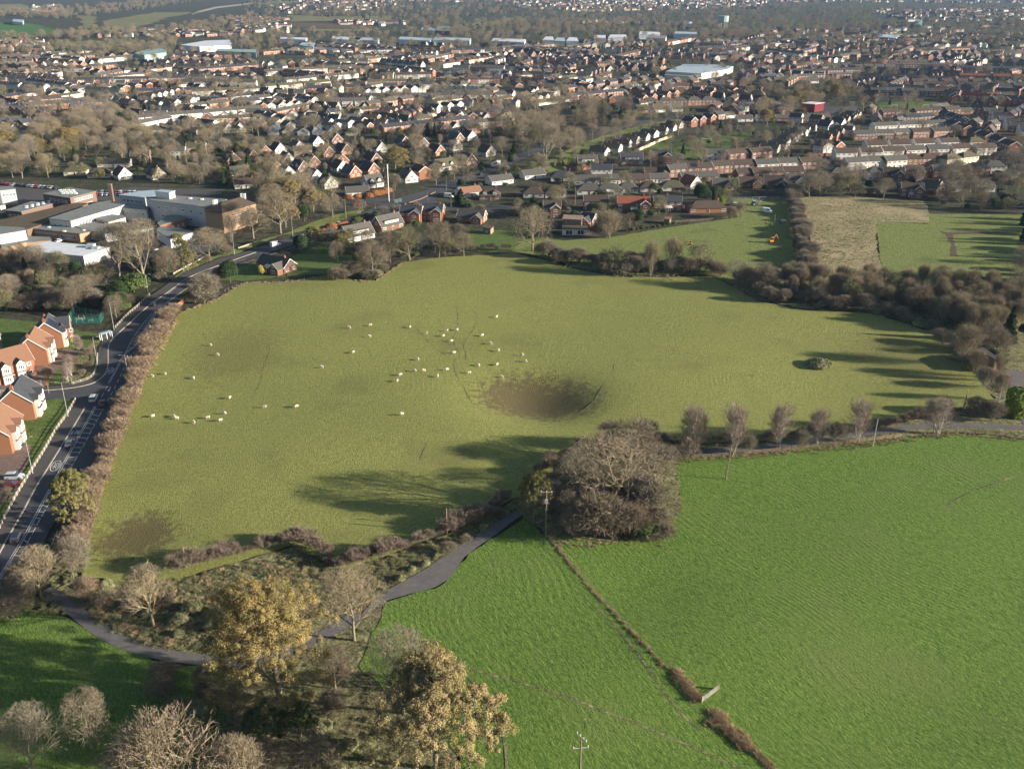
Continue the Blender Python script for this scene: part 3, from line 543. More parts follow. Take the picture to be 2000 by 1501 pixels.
LOOK = {'oak_bare': ('tan spreading bare tree', 'tree', 'bare_tree'), 'oak_bare2': ('grey spreading bare tree', 'tree', 'bare_tree'), 'ash_bare': ('tall upswept bare tree', 'tree', 'bare_tree'),
        'pale_bare': ('pale golden bare tree', 'tree', 'bare_tree'), 'brown_bare': ('dark brown bare tree', 'tree', 'bare_tree'), 'round_bare': ('round bare brown tree', 'tree', 'bare_tree'), 'olive_bare': ('olive-twigged bare tree', 'tree', 'bare_tree'),
        'birch': ('white-stemmed birch', 'birch', 'birch_tree'), 'willow': ('upright pale bare tree', 'tree', 'willow_tree'), 'scrub': ('brown leafless bush', 'bush', 'thorn_bush'), 'scrub_pink': ('low pinkish-brown leafless bush', 'bush', 'thorn_bush'),
        'scrub_grey': ('grey leafless bush', 'bush', 'thorn_bush'), 'gold': ('golden-leaved oak', 'tree', 'oak_tree'), 'bronze': ('bronze-leaved oak', 'tree', 'oak_tree'), 'gold_small': ('small olive-gold tree', 'tree', 'autumn_tree'),
        'green': ('leafy dark green tree', 'tree', 'green_tree'), 'holly': ('dark evergreen tree', 'evergreen', 'evergreen_tree'), 'laurel': ('green evergreen bush', 'bush', 'evergreen_bush'), 'cypress': ('dark columnar conifer', 'conifer', 'cypress_tree'),
        'spruce': ('pointed dark conifer', 'conifer', 'conifer_tree'), 'lime_cypress': ('yellow-green columnar conifer', 'conifer', 'cypress_tree'), 'yellow_bush': ('small yellow bush', 'bush', 'yellow_bush'), 'bramble': ('bramble thicket', 'thicket', 'bramble'), 'copper': ('clipped copper-leaved bush', 'bush', 'beech_bush')}
SIZE = {'oak_bare': 18, 'oak_bare2': 17, 'ash_bare': 20, 'pale_bare': 11, 'brown_bare': 13, 'round_bare': 10, 'olive_bare': 12, 'birch': 12, 'willow': 13, 'scrub': 5, 'scrub_pink': 4.5, 'scrub_grey': 6, 'gold': 18, 'bronze': 14, 'gold_small': 10, 'green': 9, 'holly': 7, 'laurel': 4,
        'cypress': 12, 'spruce': 14, 'lime_cypress': 7, 'yellow_bush': 2.6, 'bramble': 2.2, 'copper': 2.4, 'heather': 2, 'hedge_pink': 3.4, 'hedge_brown': 3.4, 'tuft': 1, 'tuft_green': 1.3}
RNG = random.Random(7)
PLACED = []       # (x, y, radius) of everything that stands, so that scattered things keep clear
TREES = 0
def plant(kind, px, py, h=None, label=None, group=None, wide=1.0, world=None):
    global TREES
    p = Vector((world[0], world[1], gz(*world))) if world is not None else at(px, py)
    lk, cat, nm = LOOK[kind]; s = (h or SIZE[kind]) / SIZE[kind]; t, c, l = PROTO[kind]
    e = thing(nm, label or lk, cat, p, RNG.uniform(0, 6.28), group, (s * wide, s * wide, s))
    mobj('trunk', t, e); cr = mobj('crown', c, e)
    if l: mobj('leaves', l, cr)
    PLACED.append((p.x, p.y, 2.0)); TREES += 1
    return e

# ------------------------------------------------------------------ houses
WINM = {}
def winmesh(w_, h, n=2):
    k = (w_, h, n)
    if k not in WINM:       # faces -Y, centre bottom at origin
        mb = MB(); f = .12
        mb.box(-w_ / 2, w_ / 2, -.07, .02, 0, f, 'trim'); mb.box(-w_ / 2, w_ / 2, -.07, .02, h - f, h, 'trim')
        for i in range(n + 1):
            x = -w_ / 2 + i * (w_ - f) / n; mb.box(x, x + f, -.07, .02, f, h - f, 'trim')
        mb.box(-w_ / 2 + f, w_ / 2 - f, -.02, .01, f, h - f, 'glass'); WINM[k] = mb.mesh('window')
    return WINM[k]
def doormesh():
    if 'd' not in WINM:
        mb = MB(); mb.box(-.55, .55, -.07, .02, 0, 2.2, 'trim'); mb.box(-.43, .43, -.10, -.07, .05, 2.1, 'door_dark'); WINM['d'] = mb.mesh('door')
    return WINM['d']
def TR(x, y, z, rz=0): return Matrix.Translation((x, y, z)) @ Matrix.Rotation(rz, 4, 'Z')
def gable_wall(mb, w_, d, h, rh, m, x0=0, y0=0):     # ridge along x, closed pentagon prism
    p = [(-d / 2, 0), (d / 2, 0), (d / 2, h), (0, h + rh), (-d / 2, h)]
    L = [(x0 - w_ / 2, y0 + y, z) for y, z in p]; Q = [(x0 + w_ / 2, y0 + y, z) for y, z in p]
    mb.poly(L[::-1], m); mb.poly(Q, m)
    for i in (0, 1, 4): mb.poly([L[i], L[(i + 1) % 5], Q[(i + 1) % 5], Q[i]][::1], m)
def gable_roof(mb, w_, d, h, rh, m, x0=0, y0=0, oh=.4, t=.16):
    k = rh / (d / 2); e = d / 2 + oh; X0, X1 = x0 - w_ / 2 - oh * .6, x0 + w_ / 2 + oh * .6; zr = h + rh + .05
    for s in (-1, 1):
        a = [(X0, y0 + s * e, zr - e * k), (X1, y0 + s * e, zr - e * k), (X1, y0, zr), (X0, y0, zr)]
        b = [(p[0], p[1], p[2] + t) for p in a]
        if s < 0: mb.hexa(a + b, m)
        else: mb.hexa([a[1], a[0], a[3], a[2], b[1], b[0], b[3], b[2]], m)
def barge(mb, w_, d, h, rh, side, x0=0, y0=0, oh=.4):
    k = rh / (d / 2); e = d / 2 + oh; X = x0 + side * (w_ / 2 + oh * .6); zr = h + rh + .05; xx = X + side * .05
    for s in (-1, 1):
        a, b = (y0 + s * e, zr - e * k), (y0, zr); x_, y_ = min(X, xx), max(X, xx)
        mb.hexa([(x_, a[0], a[1] - .12), (y_, a[0], a[1] - .12), (y_, b[0], b[1] - .12), (x_, b[0], b[1] - .12), (x_, a[0], a[1] + .20), (y_, a[0], a[1] + .20), (y_, b[0], b[1] + .20), (x_, b[0], b[1] + .20)], 'trim')
def hip_roof(mb, w_, d, h, rh, m, x0=0, y0=0, oh=.45):
    a, b = w_ / 2 + oh, d / 2 + oh; r = max(w_ / 2 - d / 2 * .9, .01); z = h - .1
    P = [(x0 - a, y0 - b, z), (x0 + a, y0 - b, z), (x0 + a, y0 + b, z), (x0 - a, y0 + b, z)]; U = [(x0 - r, y0, h + rh), (x0 + r, y0, h + rh)]
    mb.poly([P[0], P[1], U[1], U[0]], m); mb.poly([P[1], P[2], U[1]], m); mb.poly([P[2], P[3], U[0], U[1]], m); mb.poly([P[3], P[0], U[0]], m); mb.poly(P[::-1], 'trim')
STY = dict(semi=(15, 8, 5.1, 31), det=(10, 8, 5.1, 33), chalet=(10.5, 8.5, 2.7, 46), bung=(13, 8.5, 2.6, 31), terr=(22, 8, 5.1, 27), hipsemi=(14, 8.5, 5.1, 34), hipbung=(11.5, 9.5, 2.6, 33), cross=(12, 7.5, 2.8, 38), crossdet=(12, 7.5, 5.1, 36), shallow=(15, 8, 5.1, 22))
HP = {}
def house_proto(style, wall, roof, opt=''):
    key = (style, wall, roof, opt)
    if key in HP: return HP[key]
    w_, d, h, pit = STY[style]; 
    for o_ in opt.split():
        if o_[0] == 'w': w_ = float(o_[1:])
    rh = d / 2 * math.tan(R(pit)); hip = style.startswith('hip'); two = h > 4; P = []
    up = 'render_white' if 'upwhite' in opt else None
    mb = MB()
    if hip: mb.box(-w_ / 2, w_ / 2, -d / 2, d / 2, 0, h, wall)
    else: gable_wall(mb, w_, d, h, rh, wall)
    if up: mb.box(-w_ / 2 + .15, w_ / 2 - .15, -d / 2 - .06, -d / 2 + .02, 2.7, 5.0, up)
    cr = 'cross' in style; gw = 5.2
    if cr:   # front wing with its own gable
        rh2 = gw / 2 * math.tan(R(pit)); fx = w_ / 2 - gw / 2 - .4
        g = MB(); gable_wall(g, 3.4 + d / 2, gw, h, rh2, wall); 
        b = len(mb.v); i = mb.mi(wall)
        for v in g.v: mb.v.append((fx + v[1], -d / 2 - 3.4 / 2 + d / 4 - 0 - v[0] * 1.0, v[2]))
        for f in g.f: mb.f.append([b + k for k in f]); mb.m.append(i)
    P.append(('wall', mb.mesh('wall'), TR(0, 0, 0)))
    mb = MB(); (hip_roof if hip else gable_roof)(mb, w_, d, h, rh, roof)
    if cr:
        g = MB(); gable_roof(g, 3.4 + d / 2, gw, h, rh2, roof, oh=.3); b = len(mb.v)
        for v in g.v: mb.v.append((fx + v[1], -d / 2 - 3.4 / 2 + d / 4 - v[0], v[2] + .01))
        for f in g.f: mb.f.append([b + k for k in f]); mb.m.append(0)
    P.append(('roof', mb.mesh('roof'), TR(0, 0, 0)))
    if not hip:
        for sd_ in (1, -1): mb = MB(); barge(mb, w_, d, h, rh, sd_); P.append(('bargeboard', mb.mesh('bargeboard'), TR(0, 0, 0)))
        if cr:
            g = MB(); barge(g, 3.4 + d / 2, gw, h, rh2, 1, oh=.3); mb = MB(); mb.mi('trim')
            for v in g.v: mb.v.append((fx + v[1], -d / 2 - 1.7 + d / 4 - v[0], v[2] + .01))
            for f in g.f: mb.f.append(list(f)); mb.m.append(0)
            P.append(('bargeboard', mb.mesh('bargeboard'), TR(0, 0, 0)))
    if 'noch' not in opt:
        for cx in ([0] if style in ('semi', 'hipsemi', 'shallow') else [w_ * .32] if style != 'terr' else [-w_ / 4, w_ / 4]):
            mb = MB(); mb.box(cx - .45, cx + .45, -.35, .35, h + rh - .9, h + rh + 1.1, wall if 'brick' in wall else 'brick_brown'); mb.tube((cx - .2, 0, h + rh + 1.1), (cx - .2, 0, h + rh + 1.5), .12, .1, 'pot', 5); mb.tube((cx + .2, 0, h + rh + 1.1), (cx + .2, 0, h + rh + 1.5), .12, .1, 'pot', 5)
            P.append(('chimney', mb.mesh('chimney'), TR(0, 0, 0)))
    def W(x, z, ww, wh, n, face='f', name='window'):
        me = winmesh(ww, wh, n)
        M_ = {'f': TR(x, -d / 2 - (.07 if up and z > 2.7 else 0), z), 'b': TR(x, d / 2, z, R(180)), 'r': TR(w_ / 2, x, z, R(90)), 'l': TR(-w_ / 2, x, z, R(-90))}[face]; P.append((name, me, M_))
    fr = [x for x in np.linspace(-w_ / 2 + 1.8, w_ / 2 - 1.8, {'terr': 6, 'semi': 4, 'hipsemi': 4, 'shallow': 4, 'bung': 3, 'chalet': 3, 'hipbung': 3}.get(style, 3))]
    if cr: fr = [x for x in np.linspace(-w_ / 2 + 1.3, w_ / 2 - gw - 1.2, 2)]
    for i, x in enumerate(fr):
        if two: W(x, 3.35, 1.9, 1.2, 3)
        if i % 3 == 1 and not cr: P.append(('door', doormesh(), TR(x, -d / 2, 0)))
        else: W(x, .85, 2.1 if not two else 1.9, 1.3, 3)
    if not hip or two:
        if h + rh > 4.6 and not two: W(0, 3.0, 1.5, 1.2, 2, 'r'); W(0, 3.0, 1.5, 1.2, 2, 'l')
        if two: W(.8, 3.4, .9, 1.1, 1, 'r'); W(.8, 3.4, .9, 1.1, 1, 'l')
        if not two: W(-1.9, .8, 1.9, 1.3, 3, 'r'); W(1.9, .8, 1.9, 1.3, 3, 'r')
    if cr:
        P.append(('window', winmesh(2.4, 1.5, 3), TR(fx, -d / 2 - 3.4, .6)))
        if two: P.append(('window', winmesh(1.9, 1.3, 3), TR(fx, -d / 2 - 3.4, 3.3)))
        elif rh2 + h > 4: P.append(('window', winmesh(1.0, .8, 1), TR(fx, -d / 2 - 3.4, 3.0)))
    if 'dorm' in opt:     # long flat dormer on the front slope
        k = rh / (d / 2); mb = MB(); dw = w_ * .62; z0 = h + .55; yb = -d / 2 + .55 / k + .1; z1 = min(z0 + 1.6, h + rh - .1)
        mb.box(-dw / 2, dw / 2, yb, -.4, z0, z1, 'render_white'); mb.box(-dw / 2 - .2, dw / 2 + .2, yb - .3, -.2, z1, z1 + .14, roof); dm = mb.mesh('dormer'); P.append(('dormer', dm, TR(0, 0, 0)))
        for x in (-dw / 3, 0, dw / 3): P.append(('dormer_window', winmesh(1.6, 1.05, 2), TR(x, yb, z0 + .35)))
    if 'gdm' in opt:      # two little gabled dormers
        for x in (-w_ * .24, w_ * .24):
            mb = MB(); g = MB(); z0 = h + .4; k = rh / (d / 2); yb = -d / 2 + .4 / k; gable_wall(g, 2.6, 2.2, 1.3, .9, 'render_white'); gr = MB(); gable_roof(gr, 2.6, 2.2, 1.3, .9, roof, oh=.2)
            for q in (g, gr):
                b = len(mb.v)
                for v in q.v: mb.v.append((x + v[1], yb + 1.3 - v[0], z0 + v[2]))
                for f, mm in zip(q.f, q.m): mb.f.append([b + kk for kk in f]); mb.m.append(mb.mi(q.mats[mm]))
            P.append(('dormer', mb.mesh('dormer'), TR(0, 0, 0))); P.append(('dormer_window', winmesh(1.2, 1.0, 2), TR(x, yb, z0 + .25)))
    if 'solar' in opt:
        k = rh / (d / 2); mb = MB()
        for i in range(4):
            for j in range(2):
                y0, y1 = -d / 2 + .5 + j * 1.55, -d / 2 + 1.95 + j * 1.55; x0 = -w_ * .35 + i * 1.1; z = lambda y: h + rh + .26 + .05 + y * k if y < 0 else 0
                mb.hexa([(x0, y0, z(y0)), (x0 + 1, y0, z(y0)), (x0 + 1, y1, z(y1)), (x0, y1, z(y1)), (x0, y0, z(y0) + .05), (x0 + 1, y0, z(y0) + .05), (x0 + 1, y1, z(y1) + .05), (x0, y1, z(y1) + .05)], 'solar')
        P.append(('solar_panel', mb.mesh('solar_panel'), TR(0, 0, 0)))
    if 'cons' in opt:     # white conservatory on the front
        mb = MB(); x0, x1, y0 = -1.9, 1.9, -d / 2 - 3
        mb.box(x0, x1, y0, -d / 2 - .05, 0, .5, wall)
        for x in np.linspace(x0, x1 - .1, 5): mb.box(x, x + .1, y0, y0 + .1, .5, 2.3, 'trim')
        for y in np.linspace(y0, -d / 2 - .15, 4): mb.box(x1 - .1, x1, y, y + .1, .5, 2.3, 'trim'); mb.box(x0, x0 + .1, y, y + .1, .5, 2.3, 'trim')
        mb.box(x0 + .12, x1 - .12, y0 + .06, -d / 2 - .1, .5, 2.28, 'glass'); mb.hexa([(x0 - .1, y0 - .1, 2.3), (x1 + .1, y0 - .1, 2.3), (x1 + .1, -d / 2, 3.0 if not two else 3.0), (x0 - .1, -d / 2, 3.0), (x0 - .1, y0 - .1, 2.4), (x1 + .1, y0 - .1, 2.4), (x1 + .1, -d / 2, 3.1), (x0 - .1, -d / 2, 3.1)], 'render_white')
        P.append(('conservatory', mb.mesh('conservatory'), TR(0, 0, 0)))
    if 'por' in opt:
        mb = MB(); mb.box(-2.4, 2.4, -d / 2 - 1.3, -d / 2 - .06, 0, 2.3, wall); mb.hexa([(-2.6, -d / 2 - 1.6, 2.3), (2.6, -d / 2 - 1.6, 2.3), (2.6, -d / 2, 2.9), (-2.6, -d / 2, 2.9), (-2.6, -d / 2 - 1.6, 2.42), (2.6, -d / 2 - 1.6, 2.42), (2.6, -d / 2, 3.02), (-2.6, -d / 2, 3.02)], roof)
        P.append(('porch', mb.mesh('porch'), TR(0, 0, 0))); P.append(('window', winmesh(1.6, 1.2, 3), TR(-1.2, -d / 2 - 1.3, .8))); P.append(('window', winmesh(1.6, 1.2, 3), TR(1.3, -d / 2 - 1.3, .8)))
    HP[key] = P; return P
WN = {'brick_red': 'red brick', 'brick_orange': 'orange brick', 'brick_brown': 'brown brick', 'brick_buff': 'buff brick', 'render_white': 'white', 'render_cream': 'cream', 'clad_grey': 'grey'}
RN = {k: k[5:] for k in MATS if k.startswith('roof_')}; RN['roof_slate'] = 'slate'; RN['roof_moss'] = 'mossy'
SN = dict(semi='house pair', det='detached house', chalet='steep chalet bungalow', bung='gabled bungalow', terr='terrace', hipsemi='hip-roofed house pair', hipbung='hip-roofed bungalow', cross='bungalow with front gable', crossdet='house with front gable', shallow='shallow-roofed house pair')
QUEUE = []        # (depth, x, y, style, wall, roof, opt, angle, label, group)
def house(px, py, style, wall, roof, ang, opt='', label=None, group=None, world=None):
    p = at(px, py) if world is None else world
    w_, d = STY[style][:2]; rad = max(w_, d) * .6
    PLACED.append((p[0], p[1], rad)); QUEUE.append([p[1], p[0], p[1], style, wall, roof, opt, ang, label, group])
ORD = ['first', 'second', 'third', 'fourth', 'fifth', 'sixth', 'seventh', 'eighth', 'ninth', 'tenth', 'eleventh', 'twelfth', 'thirteenth', 'fourteenth', 'fifteenth', 'sixteenth', 'seventeenth', 'eighteenth', 'nineteenth', 'twentieth']
def ordn(i):
    if i < 20: return ORD[i]
    j = i + 1; return '%d%s' % (j, 'th' if 10 <= j % 100 <= 20 else {1: 'st', 2: 'nd', 3: 'rd'}.get(j % 10, 'th'))
import re
def nw(t): return len(re.findall(r"[A-Za-z0-9']+", t))
def fit(t):
    if nw(t) > 16: t = re.sub(', [a-z]+ roof,', ',', t)
    if nw(t) > 16: t = t.replace(' from left', '')
    if nw(t) > 16: t = t.replace('hip-roofed ', 'hipped ').replace('detached ', '')
    return t
def row(x0, y0, x1, y1, n, specs, mode, place, jit=5, dang=0):
    """n houses between two photo points; mode along/across = ridge direction against the row; specs 'style/wall/roof[/opt]' cycled"""
    a, b = at(x0, y0), at(x1, y1); d = b - a; A0 = math.degrees(math.atan2(d.y, d.x)); r = random.Random(int(x0 * 7 + y0 * 13 + n)); sp = specs.split(','); ab = {'w': 'render_white', 'c': 'render_cream', 'r': 'brick_red', 'o': 'brick_orange', 'b': 'brick_brown', 'f': 'brick_buff'}
    for i in range(n):
        t = (i + .5) / n; p = a + d * t + Vector((r.uniform(-1, 1), r.uniform(-1.5, 1.5), 0)); s = sp[(i + r.randint(0, 1)) % len(sp)].split('/')
        ang = A0 + (0 if mode == 'along' else 90 if mode == 'across' else 0) + dang + r.uniform(-jit, jit)
        while ang > 90: ang -= 180
        while ang < -90: ang += 180
        wl = ab[s[1]]; st = s[0]; rf = 'roof_' + s[2]; op = s[3] if len(s) > 3 else ''
        house(0, 0, st, wl, rf, ang, op, label=fit('%s %s, %s roof, %s from left in %s' % (WN[wl], SN[st].split(',')[0], RN[rf], ordn(i if x1 >= x0 else n - 1 - i), place)), group=None, world=p)
def build_house(q):
    _, x, y, style, wall, roof, opt, ang, label, group = q
    e = thing({'terr': 'terrace', 'bung': 'bungalow', 'hipbung': 'bungalow', 'chalet': 'chalet_bungalow', 'cross': 'bungalow'}.get(style, 'house'), label, 'bungalow' if style in ('bung', 'hipbung', 'chalet', 'cross') else 'house', (x, y, gz(x, y)), R(ang), group)
    par = None
    for nm, me, M_ in house_proto(style, wall, roof, opt):
        o = mobj(nm, me, par if nm == 'dormer_window' else e, M_)
        if nm == 'dormer': par = o
    return e

# block(): a flat-roofed (or shallow-pitched) building from the photo corners of its roof
def block(label, corners, h, wall, roof, wins=(), cat='building', name='school_block', parapet=.25, extra=(), group=None, base=0.0):
    ps = [Vector(flat(x, y, h)).to_3d() for x, y in corners]
    if sum((ps[i].x * ps[(i + 1) % len(ps)].y - ps[(i + 1) % len(ps)].x * ps[i].y) for i in range(len(ps))) < 0: rev = True
    else: rev = False
    c = sum(ps, Vector()) / len(ps); e = thing(name, label, cat, (c.x, c.y, 0), 0, group); qs = [(p.x - c.x, p.y - c.y) for p in (ps[::-1] if rev else ps)]
    mb = MB(); mb.prism(qs, base, h, wall); mb.build('wall', e)
    mb = MB(); sc = 1 + .5 / max(abs(v) for q in qs for v in q)
    mb.prism([(x * sc, y * sc) for x, y in qs], h + .003, h + parapet, 'trim' if parapet > .3 else roof, roof); r_ = mb.build('roof', e)
    for (i, n, z, ww, wh, t0, t1) in wins:      # edge from corner i to i+1 of the list as given
        a, b = ps[i] - c, ps[(i + 1) % len(ps)] - c; d = (b - a); d.z = 0; u = d.normalized(); nn = Vector((u.y, -u.x, 0))
        if nn.dot((a + b) / 2) < 0: nn = -nn
        rz = math.atan2(nn.y, nn.x) + R(90)
        for k in range(n):
            p = a + d * (t0 + (t1 - t0) * (k + .5) / n); mobj('window', winmesh(ww, wh, 2 if ww > 1 else 1), e, TR(p.x, p.y, z, rz))
    for (x, y, s, hh, m_) in extra:
        p = Vector(flat(x, y, h)).to_3d() - c; mb = MB(); mb.box(p.x - s, p.x + s, p.y - s, p.y + s, h + parapet + .003, h + parapet + hh, m_); mb.build('skylight' if s < 1.5 else 'roof_plant', r_)
    for p in ps: PLACED.append((p.x, p.y, 8))
    PLACED.append((c.x, c.y, 14)); return e

# ================================================================== the place: hedges and trees near the camera
def tree(kind, px, yb, yt, wpx=None, label=None, group=None):
    h = CAMH * (yb - yt) / (yb + 60) * 5210 / (5150 - yt); s = h / SIZE[kind]; W0 = PW_[kind] * s * 2
    wide = 1.0 if wpx is None else min(max(wpx / pxm(yb) / W0, .6), 1.9)
    return plant(kind, px, yb, h, label, group, wide)
PW_ = {'oak_bare': 9.5, 'oak_bare2': 8.5, 'ash_bare': 8.5, 'pale_bare': 5.5, 'brown_bare': 6, 'round_bare': 5, 'olive_bare': 6, 'birch': 3.2, 'willow': 3.8, 'scrub': 3.6, 'scrub_pink': 3.2, 'scrub_grey': 4, 'gold': 9.5, 'bronze': 8, 'gold_small': 5.2, 'green': 5,
       'holly': 3, 'laurel': 3, 'cypress': 2.6, 'spruce': 3.2, 'lime_cypress': 1.9, 'yellow_bush': 1.7, 'bramble': 2.6, 'copper': 2}
